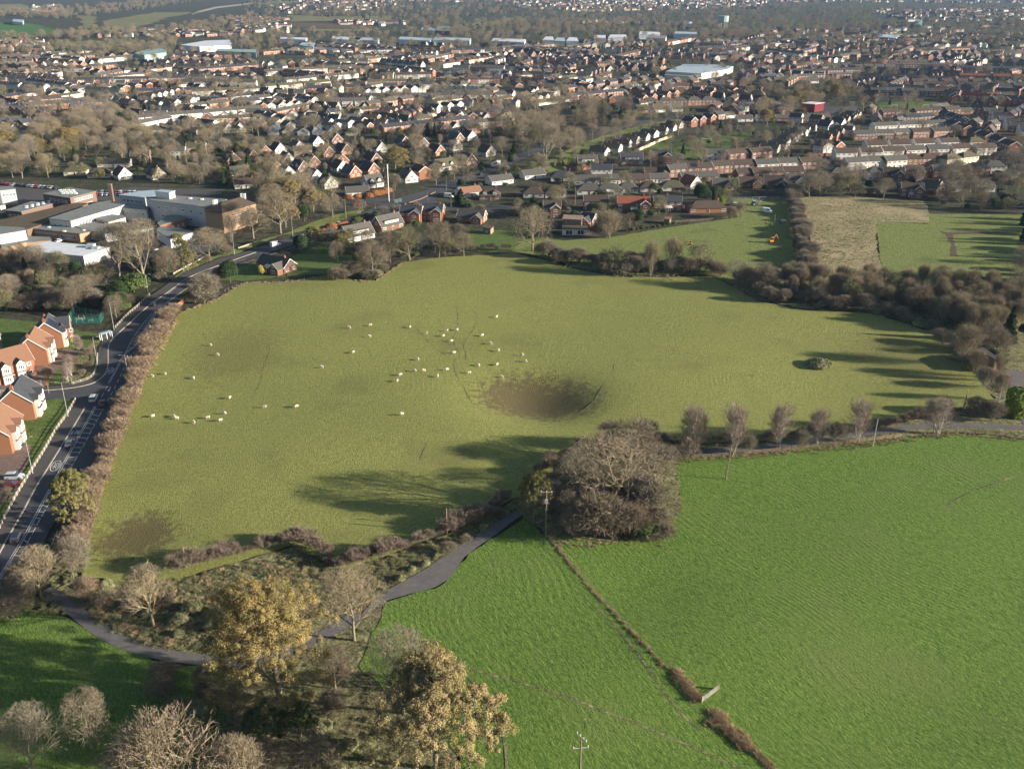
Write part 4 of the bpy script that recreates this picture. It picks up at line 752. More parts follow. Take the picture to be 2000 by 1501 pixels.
for a in [('gold', 548, 1368, 1150, 245, 'huge oak with golden autumn leaves, largest tree near the lane'), ('oak_bare', 692, 1250, 1108, 135, 'bare tan tree between the golden oak and the tarmac lane'),
          ('oak_bare2', 790, 1392, 1236, 150, 'grey-twigged bare tree between golden oak and bronze oak'), ('bronze', 850, 1500, 1305, 250, 'broad bronze-leaved oak at the edge of the bright green field'),
          ('oak_bare2', 70, 1512, 1388, 128, 'tan bare tree at the bottom corner of the lawn'), ('round_bare', 178, 1462, 1350, 96, 'small round grey bare tree on the lawn beside the tan one'), ('pale_bare', 345, 1590, 1402, 215, 'pale-branched bare tree at the bottom edge below the lawn'),
          ('pale_bare', 468, 1585, 1446, 120, 'pale bare tree right of the pale-branched one at the bottom edge'), ('round_bare', 255, 1560, 1440, 110, 'low bare tree between the tan tree and the pale-branched tree'), ('brown_bare', 455, 1410, 1340, 70, 'purple-brown bare tree under the left side of the golden oak'), ('green', 520, 1445, 1388, 80, 'yellow-green bush at the foot of the golden oak'),
          ('green', 588, 1440, 1385, 80, 'dark green bush at the foot of the golden oak, right side'), ('round_bare', 655, 1345, 1265, 80, 'grey bare tree in the shade right of the golden oak'), ('bramble', 395, 1395, 1372, 80, 'yellow-green bush beside the shaded lawn left of the golden oak'), ('green', 850, 1345, 1290, 50, 'dark leafy tree between the grey bare tree and the bronze oak'), ('brown_bare', 610, 1520, 1430, 120, 'shaded bare bush at the bottom edge below the golden oak'), ('scrub', 390, 1470, 1425, 70, 'brown bush at the foot of the pale-branched tree'),
          ('pale_bare', 300, 1222, 1108, 110, 'bare tan tree on the rough verge left of the golden oak'), ('scrub_pink', 170, 1172, 1128, 50, 'pinkish bush beside the lane entrance'), ('pale_bare', 80, 1167, 1068, 88, 'pale golden bare tree at the lane mouth by the main road'), ('scrub_grey', 142, 1125, 1048, 70, 'pale grey bush at the road corner of the sheep field'),
          ('gold_small', 147, 1022, 924, 88, 'golden-brown leafy tree overhanging the main road'), ('gold_small', 1042, 1018, 925, 64, 'dark golden ivy-clad tree where the lane enters the copse'), ('scrub', 40, 1178, 1140, 60, 'low bush under the pale golden tree by the main road'), ('scrub', 25, 1205, 1165, 60, 'brown scrub between the main road and the shaded lawn'),
          ('oak_bare', 1197, 1005, 850, 205, 'great bare oak with crooked limbs in the middle of the copse'), ('scrub', 1165, 1048, 968, 115, 'big rounded brown bush at the front of the copse'), ('scrub_grey', 1120, 1046, 985, 70, 'grey rounded bush beside the big brown one'), ('laurel', 1255, 1050, 1020, 46, 'dark green bush at the front right of the copse'), ('scrub_grey', 1268, 1010, 925, 90, 'silvery spreading bush on the right side of the copse'), ('scrub', 1195, 1000, 940, 90, 'brown bush under the great bare oak'), ('scrub', 1228, 1046, 985, 80, 'reddish-brown bush at the front of the copse'), ('brown_bare', 1105, 1030, 958, 65, 'brown bare tree beside the transformer pole'),
          ('olive_bare', 1283, 1012, 932, 66, 'olive-grey bare tree on the right of the copse'), ('scrub', 1300, 1052, 1022, 40, 'small bush on the right edge of the copse'), ('oak_bare2', 1118, 948, 880, 80, 'grey bare tree at the back left of the copse'), ('ash_bare', 1285, 945, 868, 80, 'silvery bare tree at the back right of the copse'), ('green', 1095, 930, 895, 34, 'grey-green leafy bush behind the lane entrance to the copse'), ('cypress', 1128, 892, 856, 10, 'ivy-covered dead trunk behind the copse'),
          ('birch', 1262, 885, 818, 50, 'short birch behind the copse, first of the birch row'), ('birch', 1350, 888, 788, 60, 'birch nearest the copse in the tall birch row'), ('birch', 1430, 888, 785, 60, 'birch directly behind the leaning telegraph pole'), ('birch', 1522, 876, 787, 56, 'birch in the middle of the row along the field track'), ('birch', 1595, 870, 795, 46, 'slim birch just right of the middle birch'), ('birch', 1672, 862, 777, 56, 'birch beside the pole at the right of the row'), ('birch', 1828, 848, 773, 62, 'last birch of the row before the yard'),
          ('scrub_grey', 1465, 885, 850, 36, 'grey bush between two birches by the track fence'), ('scrub_grey', 1560, 876, 838, 36, 'grey bush right of the middle birch'), ('scrub_grey', 1632, 868, 822, 40, 'grey bush left of the birch beside the pole'), ('round_bare', 1345, 895, 855, 50, 'russet bush under the birch nearest the copse'), ('scrub', 1905, 812, 775, 55, 'brown bush right of the last birch'), ('scrub_grey', 1935, 822, 785, 50, 'grey-green bush beside the yard entrance'),
          ('lime_cypress', 1981, 812, 757, 40, 'yellow-green rounded conifer at the yard entrance'), ('willow', 1945, 745, 690, 26, 'small pale birch-like tree in front of the barn'), ('willow', 1952, 782, 725, 34, 'pale tree behind the pole at the yard corner'), ('willow', 1880, 712, 632, 58, 'tall fan-shaped bare tree left of the dark barn'), ('willow', 1905, 735, 680, 40, 'bare tree in front of the barn, right of the fan-shaped one'),
          ('spruce', 1967, 668, 598, 34, 'dark conifer in the wood behind the barn'), ('scrub_grey', 1920, 755, 715, 45, 'grey scrub below the barn'),
          ('oak_bare', 1040, 490, 404, 90, 'spreading bare tree at the top of the sheep field'), ('olive_bare', 1205, 533, 478, 70, 'olive bare tree on the stream bank'), ('willow', 1270, 538, 468, 36, 'pale upright bare tree on the stream bank'), ('willow', 1312, 525, 462, 40, 'second pale upright bare tree on the stream bank'), ('olive_bare', 1366, 530, 474, 62, 'dark olive bare tree on the stream bank'),
          ('oak_bare2', 1440, 560, 508, 56, 'grey bare tree at the bend of the stream'), ('brown_bare', 857, 502, 428, 66, 'purple-brown bare tree behind the top of the sheep field'), ('olive_bare', 800, 507, 440, 78, 'olive bare tree beside the sheep field below the modern gabled pair'), ('brown_bare', 762, 512, 446, 56, 'brown bare tree left of the olive one'), ('round_bare', 728, 536, 470, 66, 'reddish-brown bare tree at the dip of the field edge'), ('round_bare', 906, 500, 452, 44, 'dark bare bush at the end of the garden lawn'),
          ('gold_small', 672, 490, 452, 50, 'tree with olive-gold leaves in front of the white chalet bungalow'), ('round_bare', 660, 512, 470, 34, 'slender bare tree in the garden below the white chalet bungalow'), ('gold_small', 615, 480, 442, 40, 'gold-leaved tree by the copper hedge'), ('holly', 588, 492, 458, 30, 'dark evergreen beside the garage'), ('scrub_grey', 402, 592, 532, 60, 'pale grey bush between road and field'), ('holly', 450, 552, 508, 34, 'dense green conifer beside the road bend'), ('scrub_grey', 428, 548, 522, 22, 'small pale shrub left of the dense conifer'),
          ('oak_bare', 410, 508, 445, 84, 'round bare tan tree on the verge by the school'), ('gold_small', 367, 528, 488, 40, 'small golden tree on the verge by the school fence'), ('ash_bare', 285, 560, 428, 110, 'great bare tree in front of the flat-roofed school'), ('ash_bare', 235, 555, 432, 80, 'tall bare tree left of the great one in front of the school'), ('laurel', 262, 570, 535, 60, 'green laurel under the great bare tree'), ('round_bare', 330, 545, 480, 50, 'bare tree right of the great one by the school'),
          ('willow', 452, 472, 418, 30, 'slim birch-like tree beside the hipped brick school block'), ('oak_bare', 495, 465, 400, 80, 'bare tan tree right of the hipped school block'), ('oak_bare', 548, 455, 372, 90, 'tall bare tree on the verge above the white van'), ('holly', 595, 432, 396, 30, 'dark evergreen on the verge left of the junction'), ('willow', 600, 410, 362, 24, 'pale thin poplar left of the junction'), ('willow', 613, 412, 360, 22, 'second pale thin poplar left of the junction'), ('oak_bare', 650, 425, 378, 46, 'round bare tree on the grass corner of the junction'), ('bronze', 570, 400, 350, 60, 'russet tree above the school verge'),
          ('ash_bare', 1065, 325, 234, 66, 'tallest bare tree beside the main road beyond the tanker'), ('oak_bare', 1118, 308, 245, 52, 'round bare tree right of the tallest one'), ('gold', 772, 332, 288, 52, 'golden tree above the tall white mast'), ('oak_bare', 852, 362, 318, 36, 'round bare tree on the verge near the junction'), ('oak_bare', 888, 350, 318, 24, 'small bare verge tree before the tanker'), ('scrub_grey', 770, 372, 340, 40, 'bare tree behind the copper hedge'),
          ('willow', 1190, 465, 410, 60, 'golden weeping tree at the edge of the meadow') , ('holly', 1212, 448, 424, 18, 'round green bush right of the golden weeping tree'), ('holly', 1242, 440, 408, 30, 'dark green tree in front of the red-roofed houses'), ('scrub', 1170, 462, 438, 40, 'brown bush beside the white-doored barn'), ('spruce', 900, 402, 368, 34, 'blue-green conifer beside the parked white van'), ('cypress', 1394, 392, 366, 8, 'narrow dark cypress beside the hipped bungalow'), ('lime_cypress', 1408, 400, 380, 14, 'yellow-green conifer beside the hipped bungalow'), ('holly', 1368, 395, 358, 28, 'dark conifer behind the hipped bungalow'),
          ('willow', 1445, 425, 392, 22, 'silver birch at the corner of the meadow'), ('scrub_pink', 1428, 428, 402, 22, 'brown bush left of the silver birch'), ('oak_bare2', 1580, 385, 338, 44, 'bare tree at the top of the long field hedge'), ('oak_bare', 1655, 372, 325, 50, 'bare tan tree above the reed field'), ('brown_bare', 1845, 398, 352, 50, 'rounded purple-brown tree beside the paddock'), ('ash_bare', 1965, 345, 292, 52, 'large pale bare tree above the paddock'), ('oak_bare', 1905, 392, 345, 56, 'bare tree right of the purple-brown one'), ('bramble', 1600, 716, 704, 62, 'isolated bramble mound in the sheep field'),
          ('yellow_bush', 42, 838, 825, 14, 'yellow bush in front of the new brick houses'), ('yellow_bush', 141, 670, 660, 8, 'lime bush beside the slate-roofed brick house'), ('scrub_pink', 95, 740, 715, 24, 'sapling beside the estate entrance'), ('round_bare', 15, 985, 950, 30, 'small bare garden tree by the rail fence'), ('yellow_bush', 513, 537, 520, 14, 'round golden bush beside the roadside bungalow')]:
    tree(*a)
def hedge(label, pts, kind, step=2.0, rows=1, rw=1.3, h=1.0, name='hedge', cat='hedge', jit=.5):
    L = resample(smooth(pl(pts, 0)), step); c = L[0]; e = thing(name, label, cat, c, 0)
    r = random.Random(len(L) * 7 + int(pts[0][0])); t, cr, _ = PROTO[kind]
    for i, p in enumerate(L):
        for k in range(rows):
            q = off(L, (k - (rows - 1) / 2) * rw)[i] if rows > 1 else p; q = q + Vector((r.uniform(-jit, jit), r.uniform(-jit, jit), 0)); s = h * r.uniform(.6, 1.25) * (.86 + .24 * math.sin(i * .31 + k) + .14 * math.sin(i * .83))
            M_ = Matrix.Translation((q.x - c.x, q.y - c.y, gz(q.x, q.y) - c.z)) @ Matrix.Rotation(r.uniform(0, 6.28), 4, 'Z') @ Matrix.Diagonal((s * 1.05, s * 1.05, s, 1))
            sh = mobj('shrub', cr, e, M_)
            if i % 2 == 0: PLACED.append((q.x, q.y, 2))
    return e
hedge('long pinkish-brown bare hedge between the main road and the sheep field', [(150, 1072), (172, 1000), (190, 940), (206, 900), (222, 858), (236, 825), (262, 758), (286, 700), (310, 655), (338, 612)], 'hedge_pink', 1.25, 2, 2.0, 1.1)
hedge('curving brown bare hedge along the near side of the sheep field', [(345, 1118), (380, 1106), (430, 1094), (490, 1078), (540, 1066), (585, 1062), (625, 1078), (650, 1104), (690, 1104), (740, 1090), (800, 1070), (870, 1042), (930, 1014), (990, 978)], 'hedge_brown', 1.1, 1, 1.5, 1.05)
hedge('short brown bare hedge between the sheep field and the copse', [(1052, 928), (1078, 910), (1108, 895)], 'hedge_pink', 1.9, 1, 1.5, 1.15)
hedge('dark bare hedge behind the birch row', [(1305, 872), (1400, 868), (1500, 858), (1600, 850), (1680, 842), (1760, 824), (1830, 812), (1890, 800)], 'hedge_brown', 1.6, 1, 1.5, .75)
hedge('tall grey-brown hedge between the meadow and the reed field', [(1547, 376), (1552, 400), (1558, 430), (1566, 470), (1576, 510), (1592, 548)], 'scrub_grey', 2.2, 2, 2.6, .75)
hedge('clipped copper beech hedge beside the junction', [(668, 392), (700, 388), (708, 386)], 'copper', 1.8, 1, 1.5, 1.0)
hedge('copper beech hedge below the white bungalow', [(714, 388), (740, 382), (768, 374)], 'copper', 1.8, 1, 1.5, 1.25)
hedge('clipped copper beech hedge along the verge above the field house', [(632, 452), (655, 446), (678, 438)], 'copper', 1.6, 1, 1.5, 1.1)
hedge('dark green hedge beside the big brick chalet bungalow', [(690, 436), (715, 426), (735, 420)], 'laurel', 2.2, 1, 1, .55)
hedge('grey hedge at the end of the garden lawns', [(915, 492), (960, 490), (1000, 488)], 'hedge_brown', 2.6, 1, 1, .9)
hedge('dark green hedge in front of the meadow houses', [(1222, 452), (1270, 446), (1310, 440), (1350, 434)], 'laurel', 3.2, 1, 1, .35)
# stream-side scrub and the wood on the right: every bush its own thing
def inside(x, y, poly):
    c = False; n = len(poly)
    for i in range(n):
        x1, y1 = poly[i]; x2, y2 = poly[(i + 1) % n]
        if (y1 > y) != (y2 > y) and x < (x2 - x1) * (y - y1) / (y2 - y1) + x1: c = not c
    return c
def clear(x, y, r):
    for (a, b, c) in PLACED:
        if abs(a - x) < r + c and abs(b - y) < r + c and (a - x) ** 2 + (b - y) ** 2 < (r + c * .8) ** 2: return False
    return True
def scatter(poly, n, kinds, place, hs=(.8, 1.15), gap=1.5, far=None):
    r = random.Random(int(poly[0][0] * 3 + poly[0][1] + n)); xs = [p[0] for p in poly]; ys = [p[1] for p in poly]; out = []; tries = 0
    while len(out) < n and tries < n * 12:
        tries += 1; px, py = r.uniform(min(xs), max(xs)), r.uniform(min(ys), max(ys))
        if not inside(px, py, poly): continue
        p = at(px, py); k = r.choice(kinds)
        if not clear(p.x, p.y, gap): continue
        out.append((px, p.x, p.y, k, r.uniform(*hs))); PLACED.append((p.x, p.y, gap))
    out.sort(); cnt = {}
    for px, x, y, k, s in out:
        lk = LOOK[k][0]; i = cnt.get(lk, 0); cnt[lk] = i + 1
        SCAT.append((y, x, y, k, s, '%s, %s from left %s' % (lk, ordn(i), place)))
SCAT = []
scatter([(1055, 500), (1130, 505), (1200, 520), (1400, 525), (1420, 545), (1390, 534), (1200, 537), (1110, 520), (1060, 508)], 44, ['scrub', 'scrub', 'scrub_grey', 'bramble', 'scrub_grey'], 'on the stream bank', (.7, 1.25), 1.0)
scatter([(1425, 548), (1500, 545), (1600, 560), (1700, 566), (1800, 560), (2000, 575), (2010, 640), (1900, 660), (1850, 640), (1780, 605), (1600, 592), (1480, 575)], 150, ['willow', 'willow', 'willow', 'willow', 'olive_bare', 'scrub_grey', 'scrub', 'brown_bare'], 'in the wood along the stream', (.6, .9), 1.3)
scatter([(1470, 582), (1560, 598), (1700, 612), (1790, 640), (1850, 680), (1900, 730), (1930, 770), (1905, 720), (1840, 650), (1780, 618), (1650, 598), (1500, 578)], 46, ['scrub', 'scrub_grey', 'bramble'], 'along the shaded field edge', (.6, 1.1), 1.1)
scatter([(-10, 500), (60, 505), (180, 540), (230, 560), (262, 590), (240, 612), (200, 600), (140, 610), (60, 608), (-10, 612)], 52, ['brown_bare', 'oak_bare2', 'round_bare', 'holly', 'spruce', 'holly', 'willow', 'olive_bare', 'brown_bare'], 'in the wood below the school', (.6, .85), 2.0)
scatter([(-10, 530), (60, 535), (180, 565), (262, 592), (240, 614), (200, 602), (140, 612), (60, 610), (-10, 614)], 45, ['scrub', 'holly', 'scrub_grey', 'scrub', 'laurel'], 'under the wood below the school', (.7, 1.2), 1.0)
scatter([(180, 575), (250, 565), (275, 590), (235, 625), (200, 618)], 6, ['round_bare', 'scrub', 'holly'], 'between the wood and the main road', (.6, .9), 2)
scatter([(640, 545), (700, 525), (750, 530), (735, 548), (700, 550)], 16, ['scrub', 'scrub', 'bramble'], 'in the ditch below the gardens', (.6, 1.1), 1.1)
scatter([(640, 470), (760, 480), (900, 470), (910, 500), (800, 503), (745, 520), (650, 515)], 26, ['scrub', 'scrub_grey', 'brown_bare', 'laurel', 'round_bare'], 'below the garden houses', (.6, .9), 1.6)
scatter([(190, 470), (300, 500), (340, 540), (300, 572), (262, 560), (200, 520)], 16, ['round_bare', 'scrub_grey', 'holly', 'laurel', 'brown_bare'], 'between school and road', (.6, .9), 1.6)
scatter([(345, 605), (400, 560), (420, 575), (380, 595)], 6, ['scrub_grey', 'scrub', 'bramble'], 'by the brick wall at the road bend', (.5, .8), 1.2)
scatter([(350, 470), (480, 470), (500, 480), (440, 500), (390, 520), (340, 540)], 7, ['round_bare', 'gold_small', 'scrub'], 'on the school verge', (.6, .9), 2)
scatter([(130, 690), (190, 680), (186, 715), (170, 740), (125, 748)], 9, ['birch', 'scrub_pink', 'scrub'], 'on the bank at the estate entrance', (.35, .6), 1.2)
scatter([(0, 1120), (40, 1130), (120, 1180), (60, 1186), (0, 1190)], 5, ['bramble', 'scrub'], 'on the bank beside the lane mouth', (.6, .9), 1.2)
scatter([(200, 1150), (330, 1170), (430, 1190), (420, 1260), (300, 1240), (210, 1190)], 14, ['bramble', 'bramble', 'scrub'], 'on the rough slope above the lane', (.5, .9), 2)
scatter([(300, 1320), (420, 1330), (430, 1440), (330, 1400)], 5, ['bramble', 'scrub'], 'in the shade left of the golden oak', (.5, .8), 1.5)
scatter([(640, 1380), (700, 1400), (700, 1500), (480, 1500), (560, 1450)], 6, ['bramble', 'scrub'], 'in the deep shade below the golden oak', (.5, .9), 2)
scatter([(750, 1140), (860, 1080), (1000, 985), (1000, 992), (870, 1092), (760, 1150)], 16, ['bramble', 'bramble', 'scrub'], 'between the hedge and the tarmac lane', (.4, .6), 1.0)
scatter([(1870, 735), (1990, 700), (2010, 640), (1930, 650), (1870, 690)], 10, ['scrub', 'brown_bare', 'holly'], 'around the dark barn', (.5, .8), 2.2)
scatter([(1075, 955), (1150, 900), (1250, 900), (1300, 960), (1290, 1035), (1200, 1045), (1100, 1035)], 34, ['scrub', 'scrub', 'scrub_grey', 'scrub', 'brown_bare', 'bramble'], 'in the copse', (.8, 1.3), 1.4)
scatter([(1240, 860), (1330, 870), (1330, 900), (1240, 890)], 5, ['scrub', 'scrub_grey', 'bramble'], 'behind the copse', (.7, 1.0), 1.5)

# ================================================================== school and other large buildings
block('long three-storey grey-clad school block with large windows', [(297, 392), (383, 402), (400, 408), (442, 390), (332, 382), (285, 386)], 10.5, 'clad_grey', 'felt', [(0, 5, 6.8, 1.8, 1.4, .04, .96), (0, 4, 2.6, 1.8, 1.4, .1, .95), (1, 1, 6.8, 1.8, 1.4, .1, .9)], extra=[(395, 391, .7, .5, 'trim'), (372, 389, .7, .5, 'trim')])
block('hipped three-storey brown brick school block at the right end', [(400, 413), (434, 416), (500, 398), (472, 388), (440, 392)], 10, 'brick_buff', 'roof_brown', [(1, 9, 7.3, 1.6, 1.1, .03, .97), (1, 4, 4.0, 2.2, 1.3, .1, .5), (1, 3, .9, 1.6, 1.2, .1, .9)])
# its hipped roof
c_ = [Vector(flat(x, y, 10.2)).to_3d() for x, y in [(398, 413), (434, 417), (502, 398), (470, 388)]]
e = thing('hipped_roof', 'grey-brown hipped roof on the brick block at the right end of the school', 'roof', c_[0]); mb = MB(); cc = sum(c_, Vector()) / 4; z = Vector((0, 0, 10.28)); tp = Vector((0, 0, 13.6))
m1 = (c_[0] + c_[1]) / 2; m2 = (c_[2] + c_[3]) / 2; r1 = m1 + (m2 - m1) * .25; r2 = m1 + (m2 - m1) * .78; q = [p - c_[0] + z for p in c_]; r1 = r1 - c_[0] + tp; r2 = r2 - c_[0] + tp
mb.poly([q[0], q[1], r1], 'roof_brown'); mb.poly([q[1], q[2], r2, r1], 'roof_brown'); mb.poly([q[2], q[3], r2], 'roof_brown'); mb.poly([q[3], q[0], r1, r2], 'roof_brown'); mb.poly(q[::-1], 'trim')
rf = mb.build('roof', e)
for px, py in [(418, 399), (423, 398), (472, 386), (478, 386)]:
    p = Vector(flat(px, py, 12.5)).to_3d() - c_[0]; mb = MB(); mb.box(p.x - .5, p.x + .5, p.y - .4, p.y + .4, 12, 14.6, 'trim'); mb.build('chimney', rf)
block('long flat-roofed school block with white upper band', [(96, 427), (138, 432), (230, 405), (243, 400), (214, 393), (190, 396)], 7.2, 'render_white', 'felt', [(1, 16, 3.9, 1.0, 1.7, .16, .66), (1, 7, 3.9, 1.0, 1.7, .84, 1.0), (0, 3, 3.9, 1.4, 1.2, .1, .9)])
block('brick school block with rooflights and white window bands', [(84, 379), (137, 387), (187, 374), (134, 367)], 7.5, 'brick_brown', 'felt', [(1, 8, 4.9, 1.6, 1.6, .15, .85), (1, 6, 1.2, 2.2, 1.8, .1, .8), (0, 5, 4.6, 1.8, 1.3, .2, .9)],
      extra=[(118 + i * 8 + j * 3, 373 + j * 3.2, .7, .5, 'trim') for i in range(4) for j in range(3)])
block('low felt-roofed school building with rows of rooflights', [(11, 411), (42, 414), (108, 397), (116, 397), (88, 393), (62, 394)], 4, 'brick_brown', 'felt', [(1, 3, 1, 1.8, 1.4, .05, .3), (0, 3, 1, 1.6, 1.3, .1, .9)], extra=[(52 + i * 11, 408 - i * 2.5 + j * 3 - 4, .6, .4, 'trim') for i in range(5) for j in range(2)])
block('long brown-felted low school corridor building', [(-30, 445), (0, 447), (52, 449), (76, 441), (172, 398), (150, 397), (122, 402), (-30, 438)], 4.6, 'brick_brown', 'felt_brown', [(3, 6, 1, 2, 1.5, .05, .4)])
block('low flat-roofed classroom wing with buff brick end', [(64, 447), (155, 457), (175, 453), (140, 440), (92, 438)], 4, 'brick_buff', 'felt', [(0, 12, 2.2, 1.3, .8, .03, .5), (0, 5, 1.0, 2.4, 1.8, .6, .9)], extra=[(96, 445, .6, .4, 'trim'), (126, 453, .6, .4, 'trim'), (164, 451, .5, .4, 'trim')])
block('low dark felt-roofed school block behind the great bare tree', [(140, 443), (205, 457), (235, 452), (300, 446), (242, 434), (190, 433)], 4, 'render_white', 'felt', [(0, 2, 1.2, 1.8, 1.3, .8, .98)])
block('small two-storey wing with cream window band', [(186, 427), (212, 434), (245, 425), (240, 421), (215, 420)], 5, 'render_cream', 'felt', [(1, 7, 2.6, 1.0, 1.6, .05, .95)])
block('white-roofed single-storey school building above the wood', [(37, 489), (163, 501), (214, 484), (95, 473)], 4.6, 'render_white', 'sheet_white', [(1, 2, .2, 1.1, 2.1, .02, .2)], parapet=.35, extra=[(178, 484, 1.6, 1.4, 'sheet_blue'), (187, 487, 1.4, .8, 'clad_grey')])
block('tall sports hall with white upper walls at the left edge', [(-60, 466), (0, 458), (50, 450), (45, 445), (0, 443), (-60, 450)], 8.5, 'render_white', 'felt', name='sports_hall')
block('orange brick base of the sports hall', [(-60, 500), (0, 486), (51, 474), (100, 470), (96, 464), (50, 462), (-60, 482)], 3.9, 'brick_buff', 'felt', [(2, 3, 1.2, .9, 1.2, .2, .9)], name='sports_hall_annex')
block('grey-clad two-storey building at the top left of the car park', [(-60, 372), (0, 372), (30, 369), (22, 364), (-10, 365), (-60, 366)], 8, 'clad_grey', 'felt', [(1, 4, 4.6, 1.3, 1.4, .1, .95)])
block('cream low building left of the rooflit block', [(-60, 398), (0, 402), (10, 400), (0, 397), (-60, 394)], 4, 'render_cream', 'felt', [(1, 2, 1, 1.2, 1.2, .1, .9)])
block('white-walled flat building beside the road trees', [(305, 450), (333, 468), (379, 453), (350, 446), (312, 444)], 4.2, 'render_white', 'felt', [(1, 3, 1.1, 1.3, 1.4, .06, .5), (1, 4, 1.1, .9, 1.4, .55, .95)])
block('upper grey school block with metal cladding', [(232, 381), (283, 386), (340, 378), (300, 372), (275, 374)], 8, 'clad_grey', 'sheet_blue', [(0, 5, 4.8, 2, 1.4, .1, .9)])
block('metallic plant room on the school roof', [(303, 374), (330, 377), (341, 373), (315, 371)], 14, 'sheet_white', 'sheet_blue', base=10.8)
block('dark link building between school blocks', [(230, 405), (243, 397), (290, 404), (286, 410)], 6.2, 'clad_grey', 'felt', [(3, 5, 3.2, 1.6, 1.2, .05, .95)])
block('brick wing with dark flat roof in the shade', [(308, 436), (313, 441), (363, 427), (352, 420), (325, 422)], 4.4, 'brick_orange', 'felt', [(1, 3, 1.2, 1.2, 1.2, .4, .95)])
e = thing('boiler_chimney', 'dark square school boiler chimney', 'chimney', Vector(flat(220, 394)).to_3d()); mb = MB(); mb.box(-.9, .9, -.9, .9, 0, 9.5, 'brick_brown'); mb.box(-1.0, 1.0, -1.0, 1.0, 9.5, 9.8, 'felt'); mb.build('stack', e)
# farm buildings and other special ones
block('rusty-roofed open barn beside the meadow', [(1100, 428), (1136, 430), (1138, 422), (1102, 420)], 5.0, 'rust', 'rust', name='barn')
block('low barn with white doors beside the meadow', [(1098, 448), (1148, 448), (1144, 441), (1100, 441)], 2.8, 'render_white', 'felt_brown', [(0, 2, .2, 3.2, 2.3, .05, .95)], name='barn')
block('dark slate barn behind the tall bare tree', [(1912, 684), (1944, 703), (1950, 700), (1922, 680)], 4.5, 'brick_brown', 'roof_slate', name='barn')
block('small timber summerhouse in the garden below the brick bungalow', [(943, 444), (958, 447), (964, 442), (948, 440)], 2.8, 'timber', 'felt_brown', [(0, 1, .6, 1.2, 1.1, .2, .8)], name='summerhouse')
block('orange timber shed at the edge of the meadow', [(1297, 428), (1308, 429), (1311, 425), (1300, 424)], 2.4, 'timber', 'roof_terracotta', name='shed')
block('red-walled hall with pale roof beside the grey car park', [(1566, 202), (1592, 204), (1610, 201), (1583, 199)], 7, 'paint_darkred', 'sheet_white', name='hall', cat='hall')
block('white supermarket with wide pale roof', [(1300, 140), (1370, 144), (1420, 136), (1432, 130), (1400, 127), (1335, 126)], 6.5, 'render_white', 'sheet_blue', name='supermarket', cat='supermarket')
block('low grey annex in front of the supermarket', [(1298, 147), (1345, 150), (1352, 145), (1302, 142)], 4, 'render_white', 'felt', name='supermarket_annex')
sheet('car_park', [(1600, 207), (1675, 207), (1672, 221), (1610, 222)], 'path_asphalt', .06)
WH = [((547, 76), (597, 78), (600, 74), (549, 73), 'sheet_white'), ((648, 76), (700, 79), (706, 74), (650, 71), 'sheet_white'), ((690, 78), (738, 80), (741, 75), (694, 73), 'sheet_blue'), ((778, 77), (840, 80), (844, 75), (782, 72), 'sheet_blue'),
      ((845, 78), (917, 80), (920, 75), (850, 73), 'sheet_blue'), ((960, 80), (1024, 83), (1027, 77), (964, 75), 'sheet_white'), ((1060, 78), (1082, 79), (1080, 72), (1066, 72), 'sheet_white'), ((1082, 80), (1104, 81), (1102, 74), (1088, 74), 'sheet_blue'),
      ((1106, 80), (1130, 81), (1127, 74), (1112, 73), 'sheet_white'), ((1160, 74), (1182, 75), (1183, 69), (1162, 69), 'sheet_white'), ((1188, 74), (1226, 74), (1222, 68), (1192, 68), 'sheet_white'), ((1248, 68), (1288, 68), (1289, 63), (1250, 62), 'sheet_white'), ((1262, 74), (1300, 76), (1302, 70), (1266, 70), 'felt'),
      ((1316, 66), (1362, 67), (1360, 63), (1320, 62), 'sheet_blue'), ((353, 88), (390, 92), (452, 88), (448, 78), (400, 80), 'sheet_white'), ((262, 104), (282, 108), (325, 103), (324, 95), (290, 96), 'sheet_green'), ((422, 100), (500, 103), (500, 97), (425, 96), 'sheet_green'), ((585, 88), (612, 92), (615, 84), (590, 83), 'sheet_blue'),
      ((1716, 72), (1750, 75), (1756, 70), (1722, 67), 'sheet_blue'), ((24, 42), (44, 44), (46, 39), (26, 38), 'sheet_blue'), ((1334, 46), (1352, 47), (1352, 43), (1335, 43), 'sheet_white'), ((822, 59), (850, 60), (850, 55), (824, 54), 'sheet_blue'), ((852, 60), (878, 61), (879, 51), (853, 51), 'brick_red'), ((1785, 44), (1800, 50), (1802, 40), (1788, 38), 'sheet_green')]
for i, c in enumerate(WH):
    block('%s industrial building, %s from left along the distant industrial estate' % ({'sheet_white': 'white', 'sheet_blue': 'blue-grey', 'sheet_green': 'pale green', 'felt': 'dark-roofed', 'brick_red': 'red brick'}[c[-1]], ordn(sorted([k[0][0] for k in WH]).index(c[0][0]))), list(c[:-1]), 8 if i < 17 else 7, c[-1] if c[-1] != 'felt' else 'render_cream', c[-1] if c[-1] != 'brick_red' else 'felt', name='warehouse', cat='warehouse')
e = thing('water_tower', 'pale green water tower among distant trees', 'water tower', Vector(flat(1411, 56)).to_3d()); mb = MB(); mb.prism([(12 * math.cos(t * math.pi / 6), 12 * math.sin(t * math.pi / 6)) for t in range(12)], 14, 26, 'sheet_green'); mb.build('tank', e)
for t in range(6): mb = MB(); x, y = 10 * math.cos(t * 1.047), 10 * math.sin(t * 1.047); mb.box(x - 1, x + 1, y - 1, y + 1, 0, 14, 'concrete'); mb.build('leg', e)

